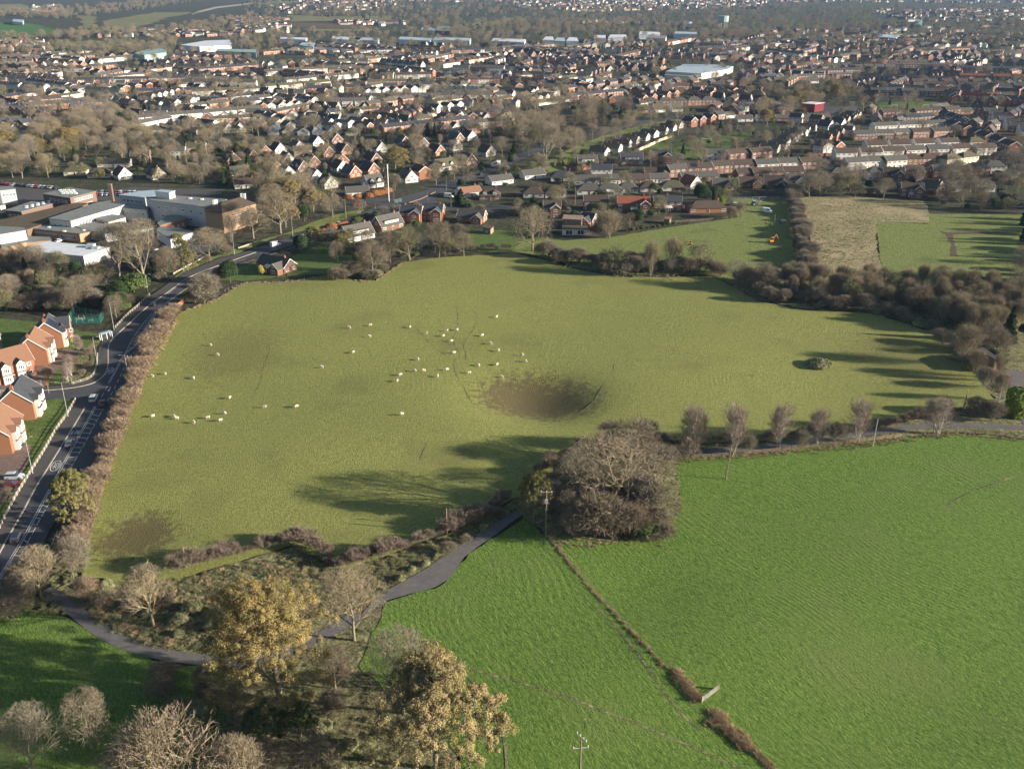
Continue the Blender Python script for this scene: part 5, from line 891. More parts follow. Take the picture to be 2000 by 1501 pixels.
# ================================================================== houses set one by one (nearest first)
RB, RG, RS, RR, RT, RM = 'roof_brown', 'roof_grey', 'roof_slate', 'roof_red', 'roof_terracotta', 'roof_moss'
BR, BO, BB, BF, WH_, CR = 'brick_red', 'brick_orange', 'brick_brown', 'brick_buff', 'render_white', 'render_cream'
for a in [(541, 526, 'cross', BR, RG, -32, 'w16 cons', 'brick bungalow with white sun porch beside the bend of the main road'), (697, 466, 'chalet', WH_, RG, 42, 'w15 dorm', 'white chalet bungalow with long dormer, below the big brick one'),
          (757, 446, 'chalet', BR, RG, 46, 'w14 dorm', 'big brick chalet bungalow with long white dormer beside the junction'), (805, 431, 'crossdet', BO, RS, -6, 'w11', 'left one of the modern orange brick gabled pair'), (846, 428, 'crossdet', BO, RS, -6, 'w11', 'right one of the modern orange brick gabled pair'),
          (922, 431, 'cross', BO, RG, -14, 'w14 noch', 'wide orange brick bungalow with low front gable above the garden lawn'), (698, 381, 'bung', WH_, RG, 18, '', 'white bungalow with grey roof behind the copper beech hedge'), (728, 364, 'chalet', WH_, RG, 38, 'gdm', 'white house with two gabled dormers above the white bungalow'),
          (797, 354, 'chalet', WH_, RG, -58, '', 'white steep-gabled house left of the large brick gable'), (822, 347, 'det', BO, RB, -58, 'w12', 'large orange brick gabled house on the verge corner'), (868, 331, 'chalet', WH_, RM, 40, 'gdm w14', 'white house with mossy roof and dormers beside the tree-lined verge'),
          (912, 320, 'chalet', BR, RG, -50, '', 'brick gabled house near the white tanker'), (957, 388, 'hipbung', BB, RB, 0, 'gdm', 'dark hip-roofed bungalow with small dormers above the brick bungalow'), (975, 358, 'bung', WH_, RG, 32, 'w15', 'white bungalow with long grey roof below the tanker'), (915, 382, 'bung', WH_, RT, 30, '', 'small bungalow with sandy roof behind the blue conifer'),
          (1042, 383, 'hipbung', WH_, RB, 0, '', 'white bungalow with brown pyramid roof, left of two alike'), (1084, 383, 'hipbung', WH_, RB, 0, '', 'white bungalow with brown pyramid roof, right of two alike'), (1078, 420, 'crossdet', BR, RB, 0, 'w9', 'brown-roofed brick house with white-edged gable beside the rusty barn'), (1150, 438, 'cross', BR, RS, -30, 'w7 noch', 'small brick garage with slate roof beside the barns'),
          (1163, 408, 'semi', BB, RB, 0, 'w13', 'large dark brick house with box dormer above the barns'), (1236, 412, 'crossdet', BR, RR, 0, 'w17 cons', 'long red-roofed brick house facing the meadow'), (1302, 409, 'semi', BR, RS, 0, 'w15 cons', 'brick pair with slate roof and white conservatory facing the meadow'), (1378, 412, 'hipbung', BO, RB, 6, 'w20', 'large hip-roofed brick bungalow at the corner of the meadow'),
          (1150, 377, 'hipbung', WH_, RG, 0, 'w14', 'white hip-roofed bungalow with pale grey roof above the big dark brick house'), (1189, 377, 'hipbung', WH_, RG, 0, 'w15 cons', 'white hip-roofed bungalow with blue-white conservatory'), (1225, 374, 'hipbung', WH_, RG, 0, '', 'small grey-roofed bungalow right of the conservatory bungalow'), (1267, 372, 'hipbung', WH_, RB, 0, '', 'white bungalow with brown hipped roof and white bay'),
          (1312, 370, 'hipbung', WH_, RM, 0, 'w13', 'wide white-fronted bungalow with mossy hipped roof'), (1348, 366, 'chalet', WH_, RR, -60, '', 'white gabled house with dark red roof'), (1410, 367, 'cross', BF, RG, 0, 'w12', 'buff bungalow with gabled front beside the dark conifer'), (1462, 364, 'cross', BO, RB, 0, 'w13', 'orange brick house with pointed front gable'), (1514, 362, 'cross', BB, RB, -10, 'w14', 'dark brown brick house with deep roof'), (1548, 358, 'cross', CR, RG, 0, 'w12', 'cream-gabled house at the head of the tall hedge'),
          (1040, 347, 'bung', WH_, RG, 24, 'w14', 'white bungalow with pale roof on the grassy corner'), (1098, 351, 'hipbung', WH_, RS, 0, 'w14', 'white bungalow with dark roof left of the red brick wall'), (1146, 324, 'chalet', BO, RG, 8, 'dorm w13', 'orange brick chalet with long white dormer'), (1174, 344, 'semi', WH_, RS, 0, 'w13', 'white house with dark roof below the orange chalet'), (1232, 320, 'chalet', BB, RS, 6, 'dorm w15', 'dark chalet with row of dormer windows'), (1290, 316, 'crossdet', BO, RS, 0, 'w13', 'orange brick gabled house beside the park conifers'), (1281, 345, 'cross', BO, RB, 0, 'w15 cons', 'wide orange gabled house with conservatory'),
          (1600, 327, 'bung', CR, RG, -12, 'w17 cons', 'grey-roofed bungalow with white conservatory behind the brick row'), (1400, 312, 'semi', WH_, RG, 0, '', 'white house pair at the corner of the park'), (1598, 358, 'bung', BR, RG, 0, 'w12', 'low bungalow behind the bare tree above the reed field'), (1640, 352, 'hipsemi', BO, RG, 0, 'w14', 'orange and cream house pair above the reed field'), (1706, 350, 'hipsemi', WH_, RG, 0, 'w10', 'small white house above the reed field'), (1742, 352, 'crossdet', BR, RB, -12, 'w12', 'dark red brick house above the reed field'), (1780, 348, 'crossdet', BO, RB, 0, 'w11', 'brick house with two little roof windows'),
          (1843, 346, 'det', BR, RG, 0, 'w17', 'tall brick house with grey roof and two chimneys'), (1778, 383, 'crossdet', BR, RB, -10, 'w12 cons', 'brick house with white glazed porch, nearest to the paddock'), (1818, 376, 'chalet', BB, RG, -50, '', 'dark house behind the rounded brown tree'), (1905, 342, 'hipsemi', BO, RG, 0, 'w14', 'brown-roofed pair with white porches near the large pale tree'), (1938, 338, 'hipsemi', WH_, RG, 0, 'w13', 'pale house left of the large pale bare tree'), (1886, 372, 'bung', WH_, RG, 0, 'w30 noch', 'long low white building behind the bare trees'), (1990, 345, 'det', WH_, RS, 0, '', 'white house at the right edge above the paddock'),
          (385, 300, 'semi', BF, RM, 8, 'w13', 'buff two-storey house with mossy roof above the school'), (345, 308, 'semi', WH_, RG, 8, 'w13', 'white-fronted pair left of the mossy-roofed house'), (277, 318, 'crossdet', BB, RB, 10, 'w12', 'brown gabled house behind the car park trees'), (225, 325, 'bung', WH_, RM, 6, 'w20', 'long mossy-roofed bungalow above the school'), (150, 340, 'hipbung', CR, RM, 10, 'w13', 'mossy-roofed bungalow above the school car park, leftmost'), (196, 345, 'hipbung', CR, RB, 10, 'w13', 'brown-roofed bungalow above the school car park'), (240, 348, 'chalet', WH_, RB, -50, '', 'white-gabled house above the school car park'), (306, 348, 'chalet', CR, RS, -50, '', 'cream-gabled house above the school'),
          (490, 312, 'chalet', BO, RS, -50, '', 'orange gabled house left of the white gabled one'), (452, 318, 'chalet', BO, RS, -52, '', 'small orange gabled house beside the golden trees'), (472, 340, 'bung', WH_, RG, 20, '', 'white bungalow with dark roof among the gardens'), (480, 365, 'bung', WH_, RB, 20, '', 'white bungalow behind the tan tree right of the school')]:
    house(a[0], a[1], *a[2:6], opt=a[6], label=a[7])
r = random.Random(4)
for i, (px, py, wl, op) in enumerate(sorted([(515, 303, BO, ''), (543, 298, WH_, ''), (580, 294, WH_, ''), (592, 306, BO, 'S'), (617, 284, WH_, ''), (637, 305, BO, ''), (654, 279, BR, ''), (670, 300, BO, ''), (664, 320, BO, ''), (607, 324, BO, 'solar'), (586, 334, BB, 'gdm'), (664, 334, WH_, ''), (612, 352, WH_, 'gdm'), (686, 344, BO, 'solar'),
                                      (722, 338, BO, ''), (727, 318, BR, ''), (786, 284, BB, ''), (820, 287, BB, ''), (852, 302, BO, ''), (890, 277, BB, ''), (916, 273, WH_, ''), (950, 303, WH_, ''), (560, 318, WH_, ''), (536, 335, BR, ''), (560, 345, WH_, 'gdm'), (640, 365, WH_, ''), (740, 296, WH_, ''), (885, 292, WH_, 'gdm')], key=lambda q: q[0])):
    if op == 'S': house(px, py, 'semi', BF, RG, 16, 'w12', label='pale brick two-storey house among the chalet bungalows')
    else: house(px, py, 'chalet', wl, [RS, RG, RS, RB][i % 4], -52 + r.uniform(-6, 6), op, label='%s steep-roofed chalet bungalow, %s from left in the gardens left of the tanker' % (WN[wl], ordn(i)))
# new estate houses beside the main road
def estate(px, py, wall, roof, ang, label, w_=11, d=9.5, h=5.4, ph=40):
    p = at(px, py); rh = d / 2 * math.tan(R(ph)); e = thing('house', label, 'house', p, R(ang)); PLACED.append((p.x, p.y, 8))
    mb = MB(); gable_wall(mb, w_, d, h, rh, wall); mb.build('wall', e); mb = MB(); gable_roof(mb, w_, d, h, rh, roof, oh=.3); rf_ = mb.build('roof', e)
    mb = MB(); mb.box(-w_ / 2 + .1, -w_ / 2 + .8, -.45, .45, h + rh - .6, h + rh + 1.3, wall); mb.tube((-w_ / 2 + .45, 0, h + rh + 1.3), (-w_ / 2 + .45, 0, h + rh + 1.8), .15, .12, 'pot', 6); mb.build('chimney', rf_)
    for x in (-3, 1.5):    # two white bays with small roofs on the front
        mb = MB(); mb.box(x - 1.3, x + 1.3, -d / 2 - 1.1, -d / 2, 0, h + .2, 'render_white'); gr = MB(); gable_wall(gr, 2.2, 2.6, h + .2, 1.1, 'render_white'); b = len(mb.v)
        mb.hexa([(x - 1.5, -d / 2 - 1.4, 2.75), (x + 1.5, -d / 2 - 1.4, 2.75), (x + 1.5, -d / 2 - 1.05, 3.1), (x - 1.5, -d / 2 - 1.05, 3.1), (x - 1.5, -d / 2 - 1.4, 2.85), (x + 1.5, -d / 2 - 1.4, 2.85), (x + 1.5, -d / 2 - 1.05, 3.2), (x - 1.5, -d / 2 - 1.05, 3.2)], roof)
        mb.poly([(x - 1.3, -d / 2 - 1.1, h + .2), (x + 1.3, -d / 2 - 1.1, h + .2), (x, -d / 2 - 1.1, h + 1.3)], 'render_white')
        bay = mb.build('bay', e); mb = MB()
        for s in (-1, 1):
            q = [(x + s * 1.6, -d / 2 - 1.4, h + .1), (x, -d / 2 - 1.4, h + 1.45), (x, -d / 2 + 1.4, h + 1.45), (x + s * 1.6, -d / 2 + 1.4, h + .1)]
            if s > 0: q = q[::-1]
            mb.hexa(q + [(a, b_, c + .12) for a, b_, c in q], roof)
        mb.build('bay_roof', bay)
        for z in (.7, 3.6): mobj('window', winmesh(1.7, 1.5, 3), bay, TR(x, -d / 2 - 1.1, z))
    for z in (.9, 3.7): mobj('window', winmesh(1.2, 1.3, 2), e, TR(4.3, -d / 2, z)); mobj('window', winmesh(.9, 1.2, 2), e, TR(w_ / 2, -2.2, z, R(90))); mobj('window', winmesh(.9, 1.2, 2), e, TR(-w_ / 2, 2.0, z, R(-90)))
    mobj('door', doormesh(), e, TR(-.8, -d / 2, 0)); mb = MB(); barge(mb, w_, d, h, rh, 1, oh=.3); barge(mb, w_, d, h, rh, -1, oh=.3); mb.build('bargeboard', e); return e
rd = at(300, 620) - at(40, 1060); RA = math.degrees(math.atan2(rd.y, rd.x))
e1 = estate(100, 672, BO, RS, RA + 8, 'orange brick house with slate roof and solar panels beside the estate green', 10)
mb = MB()
d, h, k = 9.5, 5.4, math.tan(R(40)); rh = d / 2 * k
for i in range(5):
    for j in range(2):
        y0, y1, x0 = -d / 2 + .8 + j * 1.65, -d / 2 + 2.35 + j * 1.65, -4.2 + i * 1.08; zz = lambda y: h + rh + .27 + y * k
        mb.hexa([(x0, y0, zz(y0)), (x0 + 1, y0, zz(y0)), (x0 + 1, y1, zz(y1)), (x0, y1, zz(y1)), (x0, y0, zz(y0) + .05), (x0 + 1, y0, zz(y0) + .05), (x0 + 1, y1, zz(y1) + .05), (x0, y1, zz(y1) + .05)], 'solar')
mb.build('solar_panel', e1)
estate(118, 664, BO, RS, RA - 78, 'slate-roofed brick wing house behind the solar-panelled one', 8, 7)
estate(72, 702, BO, RT, RA + 6, 'orange brick house with terracotta roof and white bays above the estate road', 12)
estate(22, 735, BO, RT, RA - 50, 'double-fronted orange brick house with terracotta roof at the left edge', 12)
estate(-25, 738, BR, RT, RA - 70, 'red-gabled brick house partly beyond the left edge', 9)
estate(45, 805, BO, RS, RA + 4, 'orange brick house with slate roof and white bays beside the corner lawn', 12)
estate(2, 868, BO, RT, RA + 2, 'orange brick house with terracotta roof above the parked silver car', 13)
estate(-38, 690, BO, RT, RA - 20, 'terracotta-roofed house at the left edge behind the others', 10)

# ================================================================== rows of the town beyond
for a in [(1302, 345, 1380, 340, 2, 'semi/r/brown/solar w17,semi/r/grey', 'along', 'the solar-panelled end of the brick row'), (1385, 338, 1600, 328, 5, 'semi/o/grey/w15 upwhite,semi/r/brown/w15', 'along', 'the brick row below the park'), (1420, 314, 1500, 308, 2, 'semi/r/brown/w17', 'along', 'the upper row beside the park'),
          (1500, 298, 1578, 254, 9, 'bung/w/grey,bung/c/moss', 'across', 'the stepped bungalow row right of the park'), (1160, 306, 1325, 246, 9, 'bung/w/moss,bung/w/brown', 'across', 'the stepped bungalow row left of the park'), (1625, 312, 1940, 300, 7, 'semi/r/grey/w15 upwhite,semi/w/brown/w15', 'along', 'the lower terrace line at the right'),
          (1680, 296, 1920, 288, 5, 'semi/w/brown,hipsemi/o/moss', 'along', 'the hipped line at the right'), (1665, 273, 1850, 266, 5, 'terr/r/grey/w17,terr/o/brown/w17', 'along', 'the brick terrace line at the right'), (1700, 257, 1840, 251, 3, 'terr/w/grey/w20', 'along', 'the white terrace line at the right'), (1620, 260, 1662, 262, 2, 'semi/w/slate,det/r/brown', 'across', 'the close left of the white terraces'),
          (1850, 250, 1985, 300, 6, 'semi/r/slate', 'along', 'the dark diagonal row at the right edge'), (1840, 232, 1880, 246, 3, 'semi/b/slate', 'along', 'the dark stepped row'), (1925, 225, 2005, 268, 7, 'det/w/slate,det/r/grey', 'across', 'the diagonal row at the far right'), (1600, 285, 1650, 262, 4, 'det/o/moss,semi/w/moss', 'across', 'the short street by the golf net'),
          (1640, 240, 1670, 228, 4, 'bung/f/moss', 'across', 'the short stepped row below the playing field'), (1720, 230, 1900, 222, 6, 'semi/r/brown,bung/r/moss', 'along', 'the line below the playing field'), (1760, 240, 1810, 238, 2, 'terr/b/slate/solar', 'along', 'the solar terrace'), (1820, 222, 1850, 218, 2, 'cross/w/brown,det/w/grey', 'along', 'the corner right of the playing field'),
          (1600, 300, 1640, 296, 2, 'det/o/slate,det/w/grey', 'across', 'the corner of the close'), (1840, 326, 1900, 318, 2, 'hipsemi/c/moss', 'along', 'the pair line above the tall brick house'), (1950, 318, 2010, 322, 2, 'hipsemi/r/grey', 'along', 'the right edge line'), (1650, 330, 1830, 322, 5, 'semi/w/grey,hipsemi/o/brown', 'along', 'the line above the reed field'),
          (1440, 345, 1560, 340, 4, 'hipsemi/w/brown,bung/r/brown', 'along', 'the line above the hedge head'), (1330, 352, 1400, 350, 2, 'bung/b/brown,bung/r/grey', 'along', 'the line behind the hipped bungalows'), (1120, 358, 1300, 354, 5, 'bung/w/grey,bung/b/brown', 'along', 'the back line of the hipped bungalows'),
          (1660, 140, 1870, 150, 5, 'terr/r/slate/w34', 'along', 'the long dark terrace of the far right'), (1870, 140, 2010, 142, 3, 'terr/b/slate/w34', 'along', 'the long dark terrace of the far right, upper'), (1680, 155, 1860, 162, 5, 'terr/r/slate/w26,terr/b/slate/w26', 'along', 'the second dark terrace'), (1880, 155, 2010, 158, 4, 'terr/r/red/w26,terr/r/brown/w26', 'along', 'the red terrace at the far right'), (1800, 172, 2010, 176, 6, 'semi/r/grey,terr/w/brown/w20', 'along', 'the third terrace at the far right'), (1660, 168, 1700, 158, 4, 'bung/o/grey', 'across', 'the small stepped block'),
          (1700, 185, 1850, 188, 5, 'semi/r/brown,semi/b/grey', 'along', 'the line above the playing field'), (1880, 195, 2010, 205, 5, 'semi/o/red,semi/r/grey', 'along', 'the line right of the playing field trees'), (1500, 104, 1570, 112, 5, 'terr/w/moss/w18', 'along', 'the cream row below the far wood'), (1570, 124, 1665, 92, 9, 'det/w/grey,det/o/grey', 'across', 'the long diagonal street'), (1460, 135, 1500, 120, 4, 'det/o/slate', 'across', 'the street right of the supermarket'),
          (1440, 120, 1560, 128, 5, 'det/o/slate,semi/o/slate', 'across', 'the orange gables right of the supermarket'), (1150, 183, 1265, 165, 7, 'bung/w/moss,bung/c/grey', 'along', 'the bungalow line above the dark wood'), (1015, 196, 1090, 186, 5, 'bung/w/grey,det/w/moss', 'along', 'the line left of the dark wood'), (1050, 206, 1110, 198, 4, 'bung/w/moss', 'along', 'the lower line left of the dark wood'), (1230, 205, 1320, 190, 6, 'bung/w/brown,det/o/grey', 'across', 'the line behind the verge trees'), (1370, 240, 1450, 225, 4, 'det/r/slate,bung/w/moss', 'along', 'the corner left of the golden trees'), (1340, 248, 1390, 240, 3, 'det/r/slate', 'across', 'the dark gables above the park'),
          (0, 158, 118, 164, 6, 'terr/w/grey/w18', 'along', 'the bright terrace at the left edge'), (0, 172, 90, 178, 4, 'terr/w/grey/w20', 'along', 'the second bright terrace at the left edge'), (0, 118, 80, 122, 5, 'det/o/brown,det/r/brown', 'across', 'the orange gables at the left edge'), (0, 131, 70, 136, 5, 'det/r/grey,det/o/grey', 'across', 'the second orange line at the left edge'), (175, 124, 262, 117, 4, 'terr/w/grey/w18', 'along', 'the white line below the green hall'), (325, 122, 500, 126, 8, 'det/o/brown,semi/o/grey', 'across', 'the orange gables right of the green hall'),
          (300, 134, 430, 138, 6, 'terr/c/moss/w18', 'along', 'the cream terrace right of the pale tree'), (215, 158, 275, 153, 3, 'terr/c/grey/w18', 'along', 'the short cream terrace'), (300, 152, 500, 162, 8, 'terr/w/grey/w18,semi/c/grey', 'along', 'the long white terrace'), (360, 168, 500, 168, 6, 'terr/w/moss/w17,semi/o/grey', 'along', 'the second long white terrace'), (385, 188, 500, 182, 5, 'terr/w/moss/w20', 'along', 'the third long white terrace'), (280, 240, 500, 222, 7, 'terr/w/grey/w24', 'along', 'the nearest long white terrace'),
          (0, 262, 75, 266, 3, 'semi/w/moss', 'along', 'the left edge line above the car park'), (140, 215, 230, 228, 4, 'chalet/o/slate', 'across', 'the orange gables among the left trees'), (150, 182, 180, 180, 2, 'semi/w/grey,det/w/slate', 'along', 'the short white pair among trees'), (95, 185, 130, 186, 2, 'det/w/grey', 'across', 'the white gables among trees'), (50, 232, 90, 240, 3, 'det/o/brown', 'across', 'the orange gables at the left'), (0, 246, 60, 252, 3, 'det/b/slate', 'across', 'the dark line at the left'),
          (340, 200, 385, 202, 3, 'det/w/slate', 'across', 'the dark roofs left of the terraces'), (465, 205, 500, 208, 2, 'semi/w/slate', 'across', 'the dark blue roofs'), (505, 193, 612, 204, 6, 'terr/w/grey/w18', 'along', 'the bright terrace of the middle left'), (505, 218, 610, 212, 6, 'det/w/grey,det/o/grey', 'across', 'the bright gables of the middle left'), (620, 196, 720, 202, 5, 'semi/w/grey,terr/w/moss/w18', 'along', 'the bright line of the middle'),
          (560, 165, 695, 152, 7, 'terr/w/grey/w17', 'along', 'the upper bright terrace'), (520, 178, 640, 168, 5, 'terr/c/moss/w18', 'along', 'the cream upper terrace'), (520, 148, 690, 138, 8, 'terr/w/grey/w17,semi/o/grey', 'along', 'the high bright line'), (520, 132, 640, 128, 6, 'det/o/brown,det/w/grey', 'across', 'the high orange gables'), (655, 112, 725, 114, 4, 'terr/o/moss/w17', 'along', 'the buff line below the warehouses'), (640, 125, 720, 126, 4, 'semi/w/grey', 'along', 'the second line below the warehouses'),
          (705, 188, 830, 180, 7, 'det/w/moss,semi/w/grey', 'across', 'the bright middle gables'), (725, 176, 745, 172, 2, 'terr/w/moss/w18', 'along', 'the upper middle line'), (840, 178, 960, 182, 7, 'det/w/grey,det/c/grey', 'across', 'the middle gables near the open verge'), (830, 165, 910, 168, 5, 'terr/r/moss/w18', 'along', 'the red line of the middle'), (850, 152, 1000, 156, 8, 'det/w/slate,det/r/slate', 'across', 'the dark middle roofs'), (770, 122, 850, 108, 7, 'semi/w/grey/w17', 'across', 'the stepped bright rows'), (780, 140, 840, 146, 4, 'semi/w/grey', 'along', 'the short bright middle row'),
          (1000, 100, 1130, 102, 6, 'terr/r/slate/w24', 'along', 'the far dark terrace'), (1000, 122, 1140, 126, 8, 'det/o/slate,terr/r/slate/w20', 'along', 'the dark terrace with orange gables'), (1005, 140, 1110, 142, 8, 'det/o/slate', 'across', 'the sharp orange gables'), (1140, 118, 1300, 126, 8, 'det/o/slate,semi/r/slate', 'along', 'the orange gables left of the supermarket'), (1180, 102, 1330, 106, 8, 'semi/o/slate,det/w/grey', 'along', 'the line behind the supermarket'),
          (900, 228, 980, 218, 4, 'chalet/w/brown,bung/w/moss', 'along', 'the wooded middle line'), (860, 240, 960, 236, 4, 'chalet/w/grey,det/r/brown', 'across', 'the second wooded middle line'), (740, 236, 800, 242, 3, 'chalet/w/moss', 'along', 'the white dormer houses'), (715, 250, 780, 254, 3, 'det/w/grey,chalet/c/brown', 'along', 'the second white dormer line'), (800, 262, 900, 256, 4, 'chalet/r/brown,chalet/w/slate', 'across', 'the shaded gables'), (840, 222, 900, 212, 3, 'det/w/moss', 'across', 'the white gables near the verge'), (505, 232, 560, 244, 3, 'semi/w/grey', 'along', 'the white pairs by the copse'), (640, 226, 665, 232, 1, 'det/w/slate', 'across', 'the lone white gable'), (520, 262, 700, 262, 6, 'chalet/w/slate,bung/w/grey', 'across', 'the upper chalet line'),
          (340, 115, 480, 113, 7, 'semi/o/brown,semi/r/slate', 'along', 'the far row below the factory'), (60, 205, 140, 200, 4, 'det/o/brown,bung/w/grey', 'along', 'the garden line at the left'), (250, 262, 340, 258, 4, 'bung/w/moss', 'along', 'the bungalow line above the left gardens'), (380, 262, 480, 256, 4, 'chalet/w/slate', 'across', 'the chalet line above the orange gables')]:
    row(*a)
r = random.Random(91)
KEEPOUT = [[(1230, 265), (1475, 245), (1480, 315), (1240, 315)], [(1700, 192), (1845, 192), (1845, 220), (1700, 220)], [(1560, 190), (1690, 195), (1690, 228), (1560, 228)], [(1290, 120), (1440, 120), (1440, 152), (1290, 152)], [(-20, 350), (500, 350), (500, 420), (-20, 420)], [(1100, 235), (1350, 215), (1350, 260), (1040, 330), (980, 340), (860, 400), (840, 390), (950, 330)],
           [(90, 230), (240, 230), (300, 330), (120, 350), (-20, 350), (-20, 280)], [(1000, 205), (1230, 205), (1200, 270), (1000, 300)], [(540, 66), (1140, 66), (1140, 90), (540, 90)], [(340, 72), (510, 72), (510, 105), (250, 112), (250, 92)], [(1480, 175), (1660, 155), (1660, 200), (1500, 215)], [(1240, 60), (1380, 60), (1380, 80), (1240, 80)]]
def keep(px, py): return any(inside(px, py, k) for k in KEEPOUT)
nrow = 0
for t in range(800):       # further short streets to fill the town
    px, py = r.uniform(-20, 2010), 78 + 185 * r.random() ** 1.25
    if px < 540 and py < 100: continue
    if (px < 340 and 88 < py < 112) or keep(px, py): continue
    n = r.randint(3, 7); p = at(px, py); ang = r.choice([r.gauss(12, 8), r.gauss(-35, 8), r.gauss(60, 12)]); sp_ = r.choice([12, 14, 17]); lit = px < 1000; stl = r.choice(['det', 'semi', 'terr', 'chalet', 'bung', 'hipsemi', 'shallow']); wl = r.choice([WH_, WH_, BO, CR] if lit else [WH_, BR, BO, BR]); rf = r.choice([RG, RM, RB, RS, RG])
    made = []; dv = Vector((math.cos(R(ang)), math.sin(R(ang)), 0)); ra_ = ang if r.random() < .6 or stl == 'terr' else ang - 90
    if ra_ < -90: ra_ += 180
    for i in range(n):
        q = p + dv * (i * (sp_ + (8 if stl in ('terr', 'semi') else 0))); X, Y, _ = to_px(q)
        if keep(X, Y) or X < -30 or X > 2030 or Y > 262: continue
        if clear(q.x, q.y, 7.5): made.append((X, q, r.choice([wl, wl, BO])))
    if len(made) < 2: continue
    made.sort(key=lambda m: m[0]); nrow += 1
    for i, (X, q, wl2) in enumerate(made):
        house(0, 0, stl, wl2, rf, ra_ + r.uniform(-4, 4), '', label=None, group='streets', world=q)
QUEUE.sort(key=lambda q: q[0])
near, farh = QUEUE[:300], QUEUE[300:]
cnt = {}
for q in sorted([q for q in near if q[8] is None], key=lambda q: q[1] / q[2]):
    k = (q[3], q[4], q[5], max(0, min(4, int((to_px((q[1], q[2], 0))[0]) // 400)))); i = cnt.get(k, 0); cnt[k] = i + 1; X = k[3]
    q[8] = '%s %s with %s roof, %s from left in the %s streets' % (WN[q[4]].replace(' brick', ''), SN[q[3]].replace('-roofed', ''), RN[q[5]], ordn(i), ['leftmost', 'left', 'central', 'right', 'rightmost'][max(0, min(4, X))]); q[9] = None
for q in near: build_house(q)

# ---- instancing for the far town and the far woods (masses nobody could count)
def merged(parts, name):
    bm = bmesh.new(); mats = []
    for nm, me, M_ in parts:
        if nm in ('door', 'conservatory'): continue
        mp = []
        for m in me.materials:
            if m not in mats: mats.append(m)
            mp.append(mats.index(m))
        n0 = len(bm.faces); v0 = len(bm.verts); tmp = me.copy(); tmp.transform(M_); bm.from_mesh(tmp); bm.faces.ensure_lookup_table()
        for f in bm.faces[n0:]: f.material_index = mp[f.material_index]
        bpy.data.meshes.remove(tmp)
    me = bpy.data.meshes.new(name); bm.to_mesh(me); bm.free()
    for m in mats: me.materials.append(m)
    return me
def mass(name, protos, pts, label, cat):
    """pts: (x, y, z, rz, s, proto index); instances protos (meshes) on them in one object"""
    hc = bpy.data.collections.new(name + '_kinds')
    for i, me in enumerate(protos):
        o = bpy.data.objects.new('%s_kind_%03d' % (name, i), me); hc.objects.link(o)
    me = bpy.data.meshes.new(name); me.from_pydata([p[:3] for p in pts], [], [])
    for an, ty, ix in (('rz', 'FLOAT', 3), ('sc', 'FLOAT', 4), ('ix', 'INT', 5)):
        at_ = me.attributes.new(an, ty, 'POINT'); at_.data.foreach_set('value', [p[ix] for p in pts])
    ng = bpy.data.node_groups.new(name, 'GeometryNodeTree'); ng.interface.new_socket('Geometry', in_out='INPUT', socket_type='NodeSocketGeometry'); ng.interface.new_socket('Geometry', in_out='OUTPUT', socket_type='NodeSocketGeometry')
    N, Lk = ng.nodes, ng.links; gi = N.new('NodeGroupInput'); go = N.new('NodeGroupOutput'); ip = N.new('GeometryNodeInstanceOnPoints'); ci = N.new('GeometryNodeCollectionInfo')
    ci.inputs['Collection'].default_value = hc; ci.inputs['Separate Children'].default_value = True; ci.inputs['Reset Children'].default_value = True
    def na(n_, ty):
        q = N.new('GeometryNodeInputNamedAttribute'); q.data_type = ty; q.inputs['Name'].default_value = n_; return q
    a, b, c = na('rz', 'FLOAT'), na('sc', 'FLOAT'), na('ix', 'INT'); cx = N.new('ShaderNodeCombineXYZ'); Lk.new(a.outputs['Attribute'], cx.inputs[2])
    Lk.new(gi.outputs[0], ip.inputs['Points']); Lk.new(ci.outputs[0], ip.inputs['Instance']); ip.inputs['Pick Instance'].default_value = True
    Lk.new(c.outputs['Attribute'], ip.inputs['Instance Index']); Lk.new(cx.outputs[0], ip.inputs['Rotation']); Lk.new(b.outputs['Attribute'], ip.inputs['Scale']); Lk.new(ip.outputs[0], go.inputs[0])
    o = mobj(name, me); md = o.modifiers.new('spread', 'NODES'); md.node_group = ng; tag(o, label, cat, kind='stuff'); return o
keys = []; pts = []
for q in farh:
    k = (q[3], q[4], q[5], q[6])
    if k not in keys: keys.append(k)
    pts.append((q[1], q[2], 0, R(q[7]), 1.0, keys.index(k)))
